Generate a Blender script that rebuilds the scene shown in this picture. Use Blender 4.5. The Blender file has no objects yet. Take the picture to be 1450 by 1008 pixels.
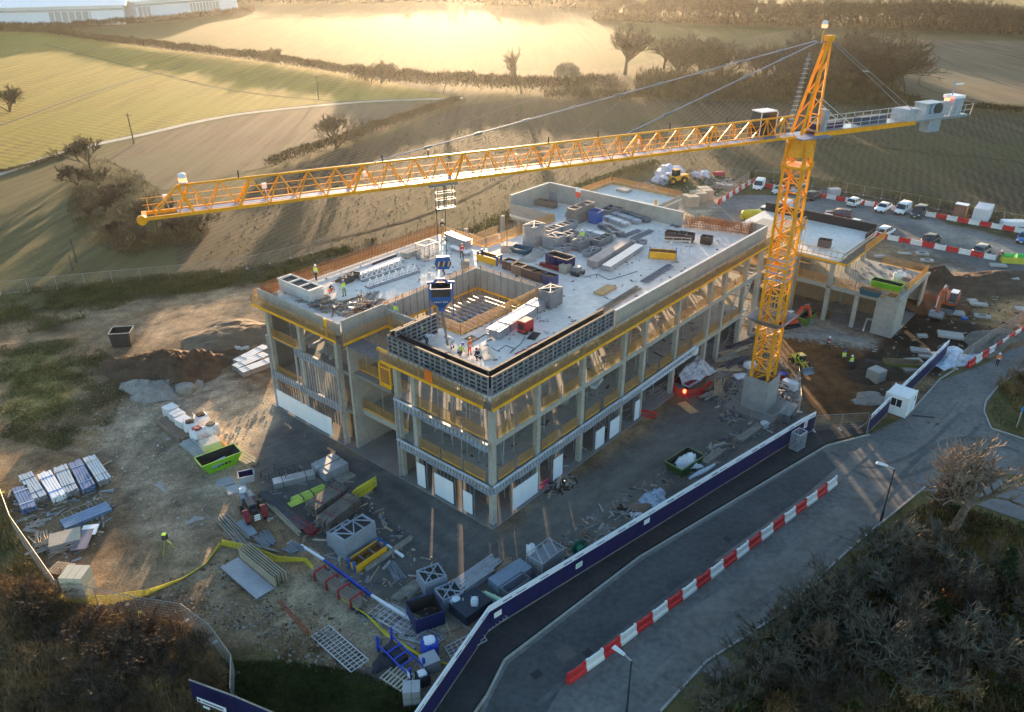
import bpy, bmesh, math, random
import numpy as np
from mathutils import Vector, Matrix, Euler

S = bpy.context.scene
COL = S.collection
R = math.radians
# ------------------------------------------------------------------ camera, world, sun, exposure
CAM_H, FOC, PITCH = 45.5, 1140.0, R(27.5)
cam = bpy.data.cameras.new('camera'); camo = bpy.data.objects.new('camera', cam); COL.objects.link(camo)
camo.location = (0, 0, CAM_H); camo.rotation_euler = (R(90) - PITCH, 0, 0)
cam.sensor_width = 36; cam.lens = 36 * FOC / 1450; cam.clip_end = 9000; cam.clip_start = .5
S.camera = camo
SUN_AZ, SUN_EL = R(-4.0), R(4.0)
HAZE_D, HAZE_G = .000042, .74
w = bpy.data.worlds.new('World'); S.world = w; w.use_nodes = True
nt = w.node_tree; nt.nodes.clear()
sky = nt.nodes.new('ShaderNodeTexSky'); sky.sky_type = 'NISHITA'; sky.sun_disc = False
sky.sun_elevation = SUN_EL; sky.sun_rotation = SUN_AZ; sky.air_density = 1.0; sky.dust_density = .6; sky.ozone_density = 2.0
bg = nt.nodes.new('ShaderNodeBackground'); bg.inputs[1].default_value = .15
out = nt.nodes.new('ShaderNodeOutputWorld')
nt.links.new(sky.outputs[0], bg.inputs[0]); nt.links.new(bg.outputs[0], out.inputs[0])
sl = bpy.data.lights.new('sun', 'SUN'); sl.energy = 4.5; sl.angle = R(.6); sl.color = (1, .69, .40)
so = bpy.data.objects.new('sun', sl); COL.objects.link(so)
SUNV = Vector((math.sin(SUN_AZ) * math.cos(SUN_EL), math.cos(SUN_AZ) * math.cos(SUN_EL), math.sin(SUN_EL)))
so.rotation_euler = (-SUNV).to_track_quat('-Z', 'Y').to_euler(); so.location = (-60, 200, 90)
vs = S.view_settings; vs.view_transform = 'Standard'; vs.look = 'None'; vs.gamma = 1; vs.exposure = 2.4; vs.use_curve_mapping = False
S.cycles.use_denoising = True; S.cycles.denoising_input_passes = 'RGB_ALBEDO_NORMAL'; S.cycles.denoising_prefilter = 'ACCURATE'
try: S.cycles.denoiser = 'OPENIMAGEDENOISE'
except Exception: pass
S.cycles.max_bounces = 6; S.cycles.diffuse_bounces = 3; S.cycles.glossy_bounces = 2; S.cycles.transparent_max_bounces = 6
S.cycles.volume_bounces = 0; S.cycles.sample_clamp_indirect = 6
S.cycles.volume_max_steps = 64
random.seed(7); rnd = random.random
def U(a, b): return a + (b - a) * rnd()

# ------------------------------------------------------------------ coordinates
cP, sP = math.cos(PITCH), math.sin(PITCH)
def G(px, py, z=0.0):
    """photograph pixel -> the point of the place at height z that stands there"""
    dx, dy = (px - 725) / FOC, (504 - py) / FOC
    d = (dx, cP + dy * sP, -sP + dy * cP); t = (CAM_H - z) / -d[2]
    return Vector((d[0] * t, d[1] * t, z))
AZ = R(40.46); BR = R(90) - AZ            # the building's long side; its rotation about z
BO = G(697, 744)                          # its near corner
DX = Vector((math.sin(AZ), math.cos(AZ), 0)); DY = Vector((-math.cos(AZ), math.sin(AZ), 0))
def B(a, b, z=0.0): return BO + DX * a + DY * b + Vector((0, 0, z))
def LB(px, py, z=0.0):
    v = G(px, py, z) - BO; return v.dot(DX), v.dot(DY)
def ang(p, q): return math.atan2(q.y - p.y, q.x - p.x)

# ------------------------------------------------------------------ materials
MATS = {}
def M(name, col=None, rough=.65, metal=0., var=.18, sc=.8, fine=6., bump=.0, spec=.4, emit=0., sub=None, trans=0.):
    if name in MATS: return MATS[name]
    m = bpy.data.materials.new(name); m.use_nodes = True; t = m.node_tree; b = t.nodes['Principled BSDF']
    b.inputs['Roughness'].default_value = rough; b.inputs['Metallic'].default_value = metal
    b.inputs['Specular IOR Level'].default_value = spec
    if trans: b.inputs['Transmission Weight'].default_value = trans
    if emit:
        b.inputs['Emission Color'].default_value = (*col, 1); b.inputs['Emission Strength'].default_value = emit
    g = t.nodes.new('ShaderNodeNewGeometry')
    n1 = t.nodes.new('ShaderNodeTexNoise'); n1.inputs['Scale'].default_value = sc; n1.inputs['Detail'].default_value = 5
    n2 = t.nodes.new('ShaderNodeTexNoise'); n2.inputs['Scale'].default_value = fine; n2.inputs['Detail'].default_value = 4
    t.links.new(g.outputs['Position'], n1.inputs['Vector']); t.links.new(g.outputs['Position'], n2.inputs['Vector'])
    ad = t.nodes.new('ShaderNodeMath'); ad.operation = 'ADD'
    t.links.new(n1.outputs[0], ad.inputs[0]); t.links.new(n2.outputs[0], ad.inputs[1])
    mr = t.nodes.new('ShaderNodeMapRange'); mr.inputs[1].default_value = .7; mr.inputs[2].default_value = 1.3
    t.links.new(ad.outputs[0], mr.inputs[0])
    mx = t.nodes.new('ShaderNodeMix'); mx.data_type = 'RGBA'
    c2 = sub or tuple(min(1, c * (1 + var)) for c in col)
    mx.inputs[6].default_value = (*[c * (1 - var) for c in col], 1); mx.inputs[7].default_value = (*c2, 1)
    t.links.new(mr.outputs[0], mx.inputs[0]); t.links.new(mx.outputs[2], b.inputs['Base Color'])
    if bump:
        bp = t.nodes.new('ShaderNodeBump'); bp.inputs['Strength'].default_value = bump; bp.inputs['Distance'].default_value = .05
        t.links.new(n2.outputs[0], bp.inputs['Height']); t.links.new(bp.outputs[0], b.inputs['Normal'])
    MATS[name] = m; return m
conc = M('concrete', (.36, .34, .30), .8, var=.16, sc=.7, fine=3, bump=.15)
conc_new = M('concrete_slab', (.69, .645, .575), .7, var=.17, sc=.22, fine=1.6)
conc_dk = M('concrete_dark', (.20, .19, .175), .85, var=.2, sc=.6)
galv = M('galvanised', (.47, .50, .54), .42, .55, var=.2, sc=1.5, fine=9)
galv_dk = M('galvanised_dull', (.22, .24, .27), .5, .5, var=.25, sc=1.5, fine=9)
alu = M('aluminium', (.47, .47, .48), .38, .6, var=.16, sc=1.2, fine=8)
steel_dk = M('dark_steel', (.075, .078, .09), .5, .4, var=.3)
form_gr = M('formwork_grey', (.29, .30, .325), .6, .2, var=.25, sc=1.1, fine=7)
form_dk = M('formwork_face', (.035, .032, .03), .7, var=.3)
crane_y = M('crane_yellow', (.88, .34, .010), .5, var=.22, sc=1.1, fine=7, spec=.4)
safe_y = M('safety_yellow', (.90, .42, .015), .6, var=.2, sc=.9)
mesh_y = M('mesh_yellow', (.40, .22, .07), .7, var=.25)
rust = M('rust', (.22, .085, .03), .85, var=.35, sc=2)
ply = M('plywood', (.50, .31, .14), .75, var=.2, sc=.8, fine=4)
ply_dk = M('plywood_old', (.23, .16, .11), .85, var=.3)
timber = M('timber', (.44, .33, .21), .8, var=.3, sc=1.5, fine=8)
timber_gr = M('timber_weathered', (.27, .24, .20), .85, var=.3, sc=1.5, fine=8)
white_p = M('white_paint', (.80, .80, .80), .5, var=.06)
board_w = M('white_board', (.74, .76, .80), .6, var=.05)
navy = M('navy_board', (.012, .014, .075), .55, var=.15)
blue_p = M('blue_paint', (.02, .10, .34), .5, var=.2)
blue_lt = M('blue_walkway', (.16, .22, .36), .55, .3, var=.15)
teal_p = M('teal_paint', (.02, .10, .16), .6, var=.2)
green_p = M('green_paint', (.16, .42, .02), .5, var=.25)
green_dk = M('dark_green_paint', (.03, .10, .03), .6, var=.25)
red_p = M('red_plastic', (.55, .03, .03), .5, var=.18)
red_dk = M('dark_red_paint', (.22, .02, .03), .55, var=.3)
barr_w = M('white_plastic', (.72, .70, .66), .55, var=.12)
orange_p = M('orange_paint', (.75, .17, .02), .5, var=.15)
black_r = M('black_rubber', (.02, .02, .022), .8, var=.2)
glass = M('vehicle_glass', (.02, .03, .035), .12, var=.1, spec=.7)
lamp_r = M('red_lens', (.5, .02, .02), .3, var=.05)
lamp_w = M('clear_lens', (.75, .75, .72), .2, var=.05)
plastic_s = M('plastic_sheet', (.62, .66, .72), .25, var=.2, sc=2)
bag_w = M('white_bag', (.70, .71, .73), .8, var=.12, sc=1.5)
soil = M('soil', (.085, .052, .03), .95, var=.45, sc=.9, fine=5, bump=.9)
soil_dk = M('dark_soil', (.05, .033, .02), .95, var=.4, sc=.9, fine=5, bump=.9)
rubble_m = M('rubble', (.26, .24, .21), .9, var=.35, sc=1.2, fine=6, bump=.7)
skin = M('skin', (.45, .26, .18), .6, var=.05)
hivis = M('hi_vis_yellow', (.55, .85, .06), .6, var=.08)
hivis_o = M('hi_vis_orange', (.90, .16, .02), .6, var=.08)
cloth_dk = M('dark_cloth', (.025, .028, .04), .85, var=.2)
cloth_gr = M('grey_cloth', (.45, .46, .48), .85, var=.1)

# ------------------------------------------------------------------ mesh helpers
CUBE_F = ((0, 3, 2, 1), (4, 5, 6, 7), (0, 1, 5, 4), (1, 2, 6, 5), (2, 3, 7, 6), (3, 0, 4, 7))
class MB:
    def __init__(s): s.v = []; s.f = []; s.mi = []
    def add(s, vs, fs, mi=0):
        o = len(s.v); s.v += [tuple(v) for v in vs]; s.f += [tuple(i + o for i in f) for f in fs]; s.mi += [mi] * len(fs); return s
    def box(s, c, d, rz=0., mi=0, top=(1, 1)):
        x, y, z = d[0] / 2, d[1] / 2, d[2] / 2; ca, sa = math.cos(rz), math.sin(rz); p = []
        for zz in (-1, 1):
            kx, ky = (x * top[0], y * top[1]) if zz > 0 else (x, y)
            for sx, sy in ((-1, -1), (1, -1), (1, 1), (-1, 1)):
                X, Y = sx * kx, sy * ky; p.append((c[0] + X * ca - Y * sa, c[1] + X * sa + Y * ca, c[2] + zz * z))
        return s.add(p, CUBE_F, mi)
    def bar(s, p, q, w, h=None, mi=0):
        p, q = Vector(p), Vector(q); h = h or w; d = q - p; L = d.length
        if L < 1e-6: return s
        m = d.to_track_quat('X', 'Z').to_matrix(); c = (p + q) / 2; v = []
        for zz in (-h / 2, h / 2):
            for sx, sy in ((-1, -1), (1, -1), (1, 1), (-1, 1)): v.append(c + m @ Vector((sx * L / 2, sy * w / 2, zz)))
        return s.add(v, CUBE_F, mi)
    def tube(s, p, q, r, r2=None, n=6, mi=0, caps=True):
        p, q = Vector(p), Vector(q); r2 = r if r2 is None else r2; d = q - p
        if d.length < 1e-6: return s
        m = d.to_track_quat('Z', 'Y').to_matrix(); v = []; f = []
        for P, rr in ((p, r), (q, r2)):
            for k in range(n):
                a = 2 * math.pi * k / n; v.append(P + m @ Vector((rr * math.cos(a), rr * math.sin(a), 0)))
        for k in range(n): f.append((k, (k + 1) % n, n + (k + 1) % n, n + k))
        if caps: f += [tuple(range(n - 1, -1, -1)), tuple(range(n, 2 * n))]
        return s.add(v, f, mi)
    def prism(s, pts, z0, z1, mi=0):
        n = len(pts); v = [(x, y, z0) for x, y in pts] + [(x, y, z1) for x, y in pts]
        f = [tuple(range(n - 1, -1, -1)), tuple(range(n, 2 * n))] + [(k, (k + 1) % n, n + (k + 1) % n, n + k) for k in range(n)]
        return s.add(v, f, mi)
    def side(s, prof, y0, y1, mi=0, k=1.):
        """profile in x,z extruded along y"""
        n = len(prof); v = [(x, y0, z) for x, z in prof] + [(x, y1, z) for x, z in prof]
        f = [tuple(range(n)), tuple(range(2 * n - 1, n - 1, -1))] + [(n + i, n + (i + 1) % n, (i + 1) % n, i) for i in range(n)]
        return s.add(v, f, mi)
    def lathe(s, prof, c=(0, 0, 0), n=12, mi=0):
        v = []; f = []
        for r, z in prof:
            for k in range(n): a = 2 * math.pi * k / n; v.append((c[0] + r * math.cos(a), c[1] + r * math.sin(a), c[2] + z))
        for i in range(len(prof) - 1):
            for k in range(n): f.append((i * n + k, i * n + (k + 1) % n, (i + 1) * n + (k + 1) % n, (i + 1) * n + k))
        f += [tuple(range(n - 1, -1, -1)), tuple(range((len(prof) - 1) * n, len(prof) * n))]
        return s.add(v, f, mi)
    def tub(s, Lt, Wt, Lb, Wb, h, th=.06, z=0, mi=0, mi2=None, skew=0):
        """open-topped tapering container"""
        mi2 = mi if mi2 is None else mi2
        def ring(L, W, zz, o=0): return [(-L / 2 + o, -W / 2, zz), (L / 2 + o, -W / 2, zz), (L / 2 + o, W / 2, zz), (-L / 2 + o, W / 2, zz)]
        v = ring(Lb, Wb, z) + ring(Lt, Wt, z + h, skew) + ring(Lt - 2 * th, Wt - 2 * th, z + h, skew) + ring(Lb - 2 * th, Wb - 2 * th, z + th)
        f = [(3, 2, 1, 0)]
        for k in range(4):
            j = (k + 1) % 4; f += [(k, j, 4 + j, 4 + k), (4 + k, 4 + j, 8 + j, 8 + k)]
        s.add(v, f, mi)
        return s.add(v, [(8 + k, 8 + (k + 1) % 4, 12 + (k + 1) % 4, 12 + k) for k in range(4)] + [(12, 13, 14, 15)], mi2)
    def mesh(s, name, mats, smooth=False):
        me = bpy.data.meshes.new(name); me.from_pydata(s.v, [], s.f)
        for m in (mats if isinstance(mats, (list, tuple)) else [mats]): me.materials.append(m)
        if any(s.mi): me.polygons.foreach_set('material_index', s.mi)
        if smooth: me.polygons.foreach_set('use_smooth', [True] * len(s.f))
        me.update(); return me
    def build(s, name, mats, parent=None, smooth=False, loc=None, rz=0):
        o = bpy.data.objects.new(name, s.mesh(name, mats, smooth)); COL.objects.link(o)
        if parent: o.parent = parent
        if loc is not None: o.location = loc
        if rz: o.rotation_euler = (0, 0, rz)
        return o
def tag(o, label=None, cat=None, group=None, kind=None):
    if label: o['label'] = label
    if cat: o['category'] = cat
    if group: o['group'] = group
    if kind: o['kind'] = kind
    return o
def thing(name, label, cat, loc=(0, 0, 0), rz=0, group=None):
    o = bpy.data.objects.new(name, None); COL.objects.link(o); o.empty_display_size = .3
    o.location = loc; o.rotation_euler = (0, 0, rz); return tag(o, label, cat, group)
def inst(name, me, parent=None, loc=(0, 0, 0), rz=0, sc=None, rot=None):
    o = bpy.data.objects.new(name, me); COL.objects.link(o)
    if parent: o.parent = parent
    o.location = loc; o.rotation_euler = rot or (0, 0, rz)
    if sc is not None: o.scale = sc
    return o
UC = {}
def ucube(m):
    if m.name not in UC: UC[m.name] = MB().box((0, 0, 0), (1, 1, 1)).mesh('piece_' + m.name, m)
    return UC[m.name]
def piece(name, p, q, wd, ht, m, parent=None):
    """a straight member between two points, one object sharing one mesh per material"""
    p, q = Vector(p), Vector(q); d = q - p
    o = bpy.data.objects.new(name, ucube(m)); COL.objects.link(o)
    if parent: o.parent = parent
    o.location = (p + q) / 2; o.rotation_mode = 'XYZ'; o.rotation_euler = d.to_track_quat('X', 'Z').to_euler()
    o.scale = (d.length, wd, ht); return o
def block(name, c, d, m, parent=None, rz=0):
    o = bpy.data.objects.new(name, ucube(m)); COL.objects.link(o)
    if parent: o.parent = parent
    o.location = c; o.scale = d; o.rotation_euler = (0, 0, rz); return o
def copy_tree(o, parent=None):
    c = o.copy(); COL.objects.link(c)
    if parent: c.parent = parent
    for ch in list(o.children): copy_tree(ch, c)
    return c
ORD = 'first second third fourth fifth sixth seventh eighth ninth tenth eleventh twelfth thirteenth fourteenth fifteenth sixteenth seventeenth eighteenth nineteenth twentieth'.split()
# ------------------------------------------------------------------ land: base sheet, fields, site
def field_mat(name, c1, c2, stripe_ang, spacing, amt, c3=None, sc3=.02):
    m = bpy.data.materials.new(name); m.use_nodes = True; t = m.node_tree; b = t.nodes['Principled BSDF']
    b.inputs['Roughness'].default_value = .95; b.inputs['Specular IOR Level'].default_value = .1
    g = t.nodes.new('ShaderNodeNewGeometry'); mp = t.nodes.new('ShaderNodeMapping'); mp.inputs['Rotation'].default_value = (0, 0, stripe_ang)
    t.links.new(g.outputs['Position'], mp.inputs['Vector'])
    wv = t.nodes.new('ShaderNodeTexWave'); wv.inputs['Scale'].default_value = .314 / spacing; wv.inputs['Distortion'].default_value = 9
    wv.inputs['Detail'].default_value = 4; wv.inputs['Detail Scale'].default_value = .25; wv.inputs['Detail Roughness'].default_value = .65
    t.links.new(mp.outputs[0], wv.inputs['Vector'])
    mp2 = t.nodes.new('ShaderNodeMapping'); mp2.inputs['Rotation'].default_value = (0, 0, stripe_ang); mp2.inputs['Scale'].default_value = (.42, .018, 1)
    t.links.new(g.outputs['Position'], mp2.inputs['Vector'])
    n = t.nodes.new('ShaderNodeTexNoise'); n.inputs['Scale'].default_value = 1; n.inputs['Detail'].default_value = 8; n.inputs['Roughness'].default_value = .7
    t.links.new(mp2.outputs[0], n.inputs['Vector'])
    nb = t.nodes.new('ShaderNodeTexNoise'); nb.inputs['Scale'].default_value = sc3; nb.inputs['Detail'].default_value = 6; nb.inputs['Roughness'].default_value = .65
    t.links.new(g.outputs['Position'], nb.inputs['Vector'])
    nf = t.nodes.new('ShaderNodeTexNoise'); nf.inputs['Scale'].default_value = 1.6; nf.inputs['Detail'].default_value = 8; nf.inputs['Roughness'].default_value = .75
    t.links.new(g.outputs['Position'], nf.inputs['Vector'])
    def math_(op, a, bb):
        x = t.nodes.new('ShaderNodeMath'); x.operation = op
        for i, v in ((0, a), (1, bb)):
            if isinstance(v, (int, float)): x.inputs[i].default_value = v
            else: t.links.new(v, x.inputs[i])
        return x.outputs[0]
    f = math_('ADD', math_('MULTIPLY', wv.outputs[0], amt), math_('MULTIPLY', n.outputs[0], 1.0 - amt * .5))
    f = math_('ADD', math_('MULTIPLY', f, .6), math_('MULTIPLY', nf.outputs[0], .45))
    mr = t.nodes.new('ShaderNodeMapRange'); mr.inputs[1].default_value = .44; mr.inputs[2].default_value = .665; t.links.new(f, mr.inputs[0])
    mx = t.nodes.new('ShaderNodeMix'); mx.data_type = 'RGBA'; mx.inputs[6].default_value = (*c1, 1); mx.inputs[7].default_value = (*c2, 1)
    t.links.new(mr.outputs[0], mx.inputs[0]); src = mx.outputs[2]
    if c3:
        mr2 = t.nodes.new('ShaderNodeMapRange'); mr2.inputs[1].default_value = .42; mr2.inputs[2].default_value = .62; mr2.inputs[4].default_value = .75; t.links.new(nb.outputs[0], mr2.inputs[0])
        mx2 = t.nodes.new('ShaderNodeMix'); mx2.data_type = 'RGBA'; mx2.inputs[7].default_value = (*c3, 1)
        t.links.new(mr2.outputs[0], mx2.inputs[0]); t.links.new(src, mx2.inputs[6]); src = mx2.outputs[2]
    t.links.new(src, b.inputs['Base Color'])
    bp = t.nodes.new('ShaderNodeBump'); bp.inputs['Strength'].default_value = .5; bp.inputs['Distance'].default_value = .07
    t.links.new(f, bp.inputs['Height']); t.links.new(bp.outputs[0], b.inputs['Normal'])
    return m
def sheet(name, pix, z, m, kind='structure', dens=None):
    pts = [G(x, y)[:2] if not isinstance(x, str) else y for x, y in pix]
    bm = bmesh.new(); vs_ = [bm.verts.new((x, y, z)) for x, y in pts]; f = bm.faces.new(vs_); f.normal_update()
    if f.normal.z < 0: f.normal_flip()
    bmesh.ops.triangulate(bm, faces=bm.faces[:], ngon_method='EAR_CLIP')
    for f in bm.faces:
        f.normal_update()
        if f.normal.z < 0: f.normal_flip()
    me = bpy.data.meshes.new(name); bm.to_mesh(me); bm.free(); me.materials.append(m)
    o = bpy.data.objects.new(name, me); COL.objects.link(o); o['kind'] = kind; return o
fm_plough = field_mat('field_ploughed', (.03, .022, .013), (.135, .10, .058), R(24), 1.5, .16, (.085, .08, .028), .012)
fm_brown = field_mat('field_brown', (.05, .034, .02), (.23, .16, .10), R(62), 1.9, .12, (.15, .13, .07), .02)
fm_green = field_mat('field_stubble', (.12, .085, .015), (.42, .29, .05), R(118), 2.6, .2, (.25, .21, .03), .015)
fm_far = field_mat('field_grass', (.055, .06, .015), (.115, .11, .03), R(80), 3.5, .1, (.075, .08, .022), .008)
fm_right = field_mat('field_tilled', (.07, .048, .03), (.22, .155, .095), R(-30), 3.0, .14, (.17, .15, .09), .01)
fm_verge = field_mat('rough_verge', (.065, .06, .024), (.18, .145, .06), R(10), 3, .1, (.105, .088, .036), .03)
g = MB(); g.add([(-3200, -400, 0), (3200, -400, 0), (3200, 4200, 0), (-3200, 4200, 0)], [(0, 1, 2, 3)])
g.build('ground', fm_verge)['kind'] = 'structure'
sheet('stubble_field', [(-200, 302), (0, 245), (110, 208), (200, 188), (330, 160), (480, 143), (640, 138), (520, 108), (350, 84), (200, 66), (70, 46), (-200, 40), (-500, 60)], .02, fm_green)
sheet('far_field', [(90, 46), (330, 22), (600, 20), (850, 32), (1130, 40), (1010, 62), (880, 96), (740, 100), (530, 106), (360, 80)], .02, fm_far)
sheet('distant_field', [(-400, -12), (320, 2), (860, 8), (1500, 22), (1900, 10), (1500, -40), (700, -50), (-200, -45)], .02, fm_far)
sheet('brown_field', [(230, 270), (150, 225), (200, 196), (330, 167), (480, 150), (650, 145), (560, 178), (480, 207), (380, 236)], .034, fm_brown)
sheet('ploughed_field', [(250, 330), (330, 290), (400, 238), (500, 205), (650, 150), (760, 136), (1000, 142), (1290, 146), (1560, 156), (1900, 250), (1750, 420), (1450, 345), (1250, 300), (1060, 262), (940, 236), (820, 262), (640, 345), (375, 402), (250, 390)], .024, fm_plough)
sheet('tilled_field', [(1230, 112), (1180, 56), (1460, 58), (1900, 60), (1900, 190), (1560, 152), (1290, 142)], .028, fm_right)
track_m = M('track_stone', (.50, .43, .33), .95, var=.2, sc=.3, fine=2)
def strip(name, pix, wd, z, m, kind='structure', zf=None):
    P = [G(x, y) for x, y in pix]; g = MB(); L = []
    # resample for a smooth bend
    Q = []
    for i in range(len(P) - 1):
        for k in range(4):
            t = k / 4; p0 = P[max(i - 1, 0)]; p1 = P[i]; p2 = P[i + 1]; p3 = P[min(i + 2, len(P) - 1)]
            Q.append(.5 * ((2 * p1) + (-p0 + p2) * t + (2 * p0 - 5 * p1 + 4 * p2 - p3) * t * t + (-p0 + 3 * p1 - 3 * p2 + p3) * t ** 3))
    Q.append(P[-1])
    for i, p in enumerate(Q):
        d = (Q[min(i + 1, len(Q) - 1)] - Q[max(i - 1, 0)]).normalized(); n = Vector((-d.y, d.x, 0)) * wd / 2
        L += [(p.x + n.x, p.y + n.y, z), (p.x - n.x, p.y - n.y, z)]
    g.add(L, [(2 * i + 1, 2 * i + 3, 2 * i + 2, 2 * i) for i in range(len(Q) - 1)])
    return tag(g.build(name, m), kind=kind)
strip('farm_track', [(-120, 285), (0, 246), (110, 211), (200, 191), (330, 163), (480, 147), (560, 142), (655, 139)], 2.6, .05, track_m)
for k, pl in enumerate([[(-300, 275), (0, 178), (140, 128), (260, 94)], [(60, 62), (200, 98), (330, 128), (470, 143)], [(620, 150), (560, 165), (510, 180), (440, 205)],
                        [(760, 139), (700, 158), (650, 178), (600, 190)], [(1450, 130), (1350, 92), (1300, 62)], [(1250, 75), (1330, 80), (1300, 120), (1420, 150)], [(880, 142), (800, 200), (640, 290), (420, 352)], [(1450, 230), (1200, 205), (1000, 195), (700, 215)]]):
    for off in (-1, 1):
        strip('wheel_rut', [(x + off * (.9 if y > 120 else .5), y) for x, y in pl], .55, .06 + .004 * k, M('rut_earth', (.085, .068, .042), .95, var=.25, sc=.2), )

# site ground: a fine grid with its own relief; colour per zone of soil, stone and grass, one patch coloured as sunlit
def pip(X, Y, poly):
    r = np.zeros(X.shape, bool); n = len(poly)
    for i in range(n):
        x0, y0 = poly[i]; x1, y1 = poly[(i + 1) % n]
        c = ((y0 > Y) != (y1 > Y))
        with np.errstate(divide='ignore', invalid='ignore'): xi = (x1 - x0) * (Y - y0) / (y1 - y0 + 1e-12) + x0
        r ^= c & (X < xi)
    return r
def vnoise(X, Y, s, seed):
    """smooth value noise"""
    rs = np.random.RandomState(seed); T = rs.rand(128, 128)
    x = X / s + 1000; y = Y / s + 1000; xi = np.floor(x).astype(int); yi = np.floor(y).astype(int); fx = x - xi; fy = y - yi
    fx = fx * fx * (3 - 2 * fx); fy = fy * fy * (3 - 2 * fy)
    a = T[xi % 128, yi % 128]; b = T[(xi + 1) % 128, yi % 128]; c = T[xi % 128, (yi + 1) % 128]; d = T[(xi + 1) % 128, (yi + 1) % 128]
    return (a * (1 - fx) + b * fx) * (1 - fy) + (c * (1 - fx) + d * fx) * fy
def fbm(X, Y, s, seed, o=4): return sum(vnoise(X, Y, s / 2 ** k, seed + k) / 2 ** k for k in range(o)) / sum(1 / 2 ** k for k in range(o))
X0, X1, Y0, Y1, ST = -78., 112., 33., 158., .5
gx = np.arange(X0, X1 + .01, ST); gy = np.arange(Y0, Y1 + .01, ST); GX, GY = np.meshgrid(gx, gy)
WX = GX + (fbm(GX, GY, 6, 1) - .5) * 4.5; WY = GY + (fbm(GX, GY, 6, 9) - .5) * 4.5
def blur(a, n):
    for _ in range(n):
        a = (np.pad(a, ((1, 1), (0, 0)), 'edge')[:-2] + a * 2 + np.pad(a, ((1, 1), (0, 0)), 'edge')[2:]) / 4
        a = (np.pad(a, ((0, 0), (1, 1)), 'edge')[:, :-2] + a * 2 + np.pad(a, ((0, 0), (1, 1)), 'edge')[:, 2:]) / 4
    return a
def zone(pix, soft=2, warp=True):
    poly = [tuple(G(x, y)[:2]) for x, y in pix]
    return blur(pip(WX if warp else GX, WY if warp else GY, poly).astype(float), soft)
ca = np.zeros(GX.shape + (3,)); ca[:] = (.075, .065, .032)
def paint(mask, col, amt=1.):
    global ca
    k = (mask * amt)[..., None]; ca = ca * (1 - k) + np.array(col) * k
SITE = [(-40, 470), (60, 445), (200, 425), (390, 400), (640, 345), (830, 265), (930, 235), (1060, 255), (1270, 295), (1470, 345), (1600, 420), (1470, 500), (1350, 545), (1290, 600), (1150, 620), (900, 775), (690, 900), (620, 1010), (330, 1000), (240, 880), (90, 845), (0, 700), (-60, 600)]
mS = zone(SITE, 3)
paint(mS, (.20, .142, .092))
paint(zone([(0, 500), (70, 490), (120, 520), (105, 570), (60, 600), (0, 590)]), (.14, .13, .045), .8)
paint(zone([(120, 440), (390, 405), (400, 470), (320, 480), (200, 500), (100, 470)], 4), (.24, .18, .125), .8)
paint(zone([(150, 500), (330, 470), (330, 540), (160, 560)], 4), (.12, .09, .06), .7)
paint(zone([(170, 560), (280, 530), (400, 560), (400, 640), (300, 720), (200, 700), (150, 620)], 5), (.30, .27, .23), .85)
paint(zone([(290, 570), (400, 560), (420, 600), (370, 700), (310, 700)], 4), (.40, .32, .23), .8)  # warm pale patch of dirt beside the building, sunlight put into its colour
paint(zone([(190, 690), (280, 660), (330, 730), (260, 800), (180, 760)], 4), (.22, .19, .155), .8)
paint(zone([(140, 800), (330, 770), (430, 830), (520, 900), (540, 960), (420, 960), (300, 900), (150, 850)], 3), (.24, .205, .155), .8)
paint(zone([(300, 930), (520, 940), (560, 1010), (320, 1010)], 3), (.075, .075, .03), .9)
paint(zone([(30, 680), (150, 650), (170, 760), (60, 800)], 4), (.14, .115, .085), .6)
paint(zone([(400, 820), (520, 790), (650, 870), (640, 1000), (560, 960), (470, 880)], 3), (.20, .185, .16), .8)
YARD = [(390, 575), (410, 570), (500, 630), (700, 755), (1010, 545), (1060, 500), (1140, 590), (1130, 610), (900, 780), (690, 880), (640, 890), (560, 850), (470, 800), (390, 730), (350, 700), (365, 640)]
paint(zone(YARD, 3), (.115, .112, .105), .95)
paint(zone([(700, 765), (1000, 570), (1060, 590), (980, 670), (800, 780), (740, 800)], 6), (.17, .155, .13), .7)
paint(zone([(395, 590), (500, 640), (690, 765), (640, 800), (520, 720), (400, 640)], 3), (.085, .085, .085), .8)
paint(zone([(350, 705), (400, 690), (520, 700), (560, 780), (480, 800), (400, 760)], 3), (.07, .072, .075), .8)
paint(zone([(1090, 475), (1260, 490), (1310, 450), (1240, 545), (1232, 600), (1145, 592), (1130, 540)], 3), (.125, .064, .028), .95)
paint(zone([(1230, 520), (1290, 450), (1310, 400), (1450, 380), (1450, 470), (1330, 540)], 4), (.045, .032, .02), .85)
paint(zone([(1290, 440), (1390, 450), (1420, 500), (1330, 540), (1240, 520)], 3), (.028, .02, .014), .9)
paint(zone([(1300, 370), (1370, 380), (1450, 400), (1450, 350), (1240, 335)], 4), (.20, .155, .11), .8)
paint(zone([(1380, 440), (1450, 420), (1450, 470), (1400, 470)], 4), (.30, .20, .11), .8)
paint(zone([(1110, 440), (1260, 480), (1245, 500), (1090, 470)], 2), (.24, .23, .215), .85)
paint(zone([(1210, 520), (1260, 500), (1310, 500), (1240, 600)], 2), (.055, .045, .035), .9)
paint(zone([(870, 300), (880, 262), (940, 238), (1060, 255), (1040, 290), (1000, 330), (900, 330)], 4), (.31, .27, .215), .9)
paint(zone([(990, 315), (1065, 258), (1130, 262), (1260, 292), (1460, 345), (1520, 380), (1460, 410), (1365, 397), (1235, 330), (1150, 325), (1050, 345)], 2), (.19, .18, .17), .95)
paint(zone([(1250, 310), (1330, 330), (1450, 375), (1450, 395), (1360, 390), (1300, 345)], 4), (.12, .12, .118), .7)
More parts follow.
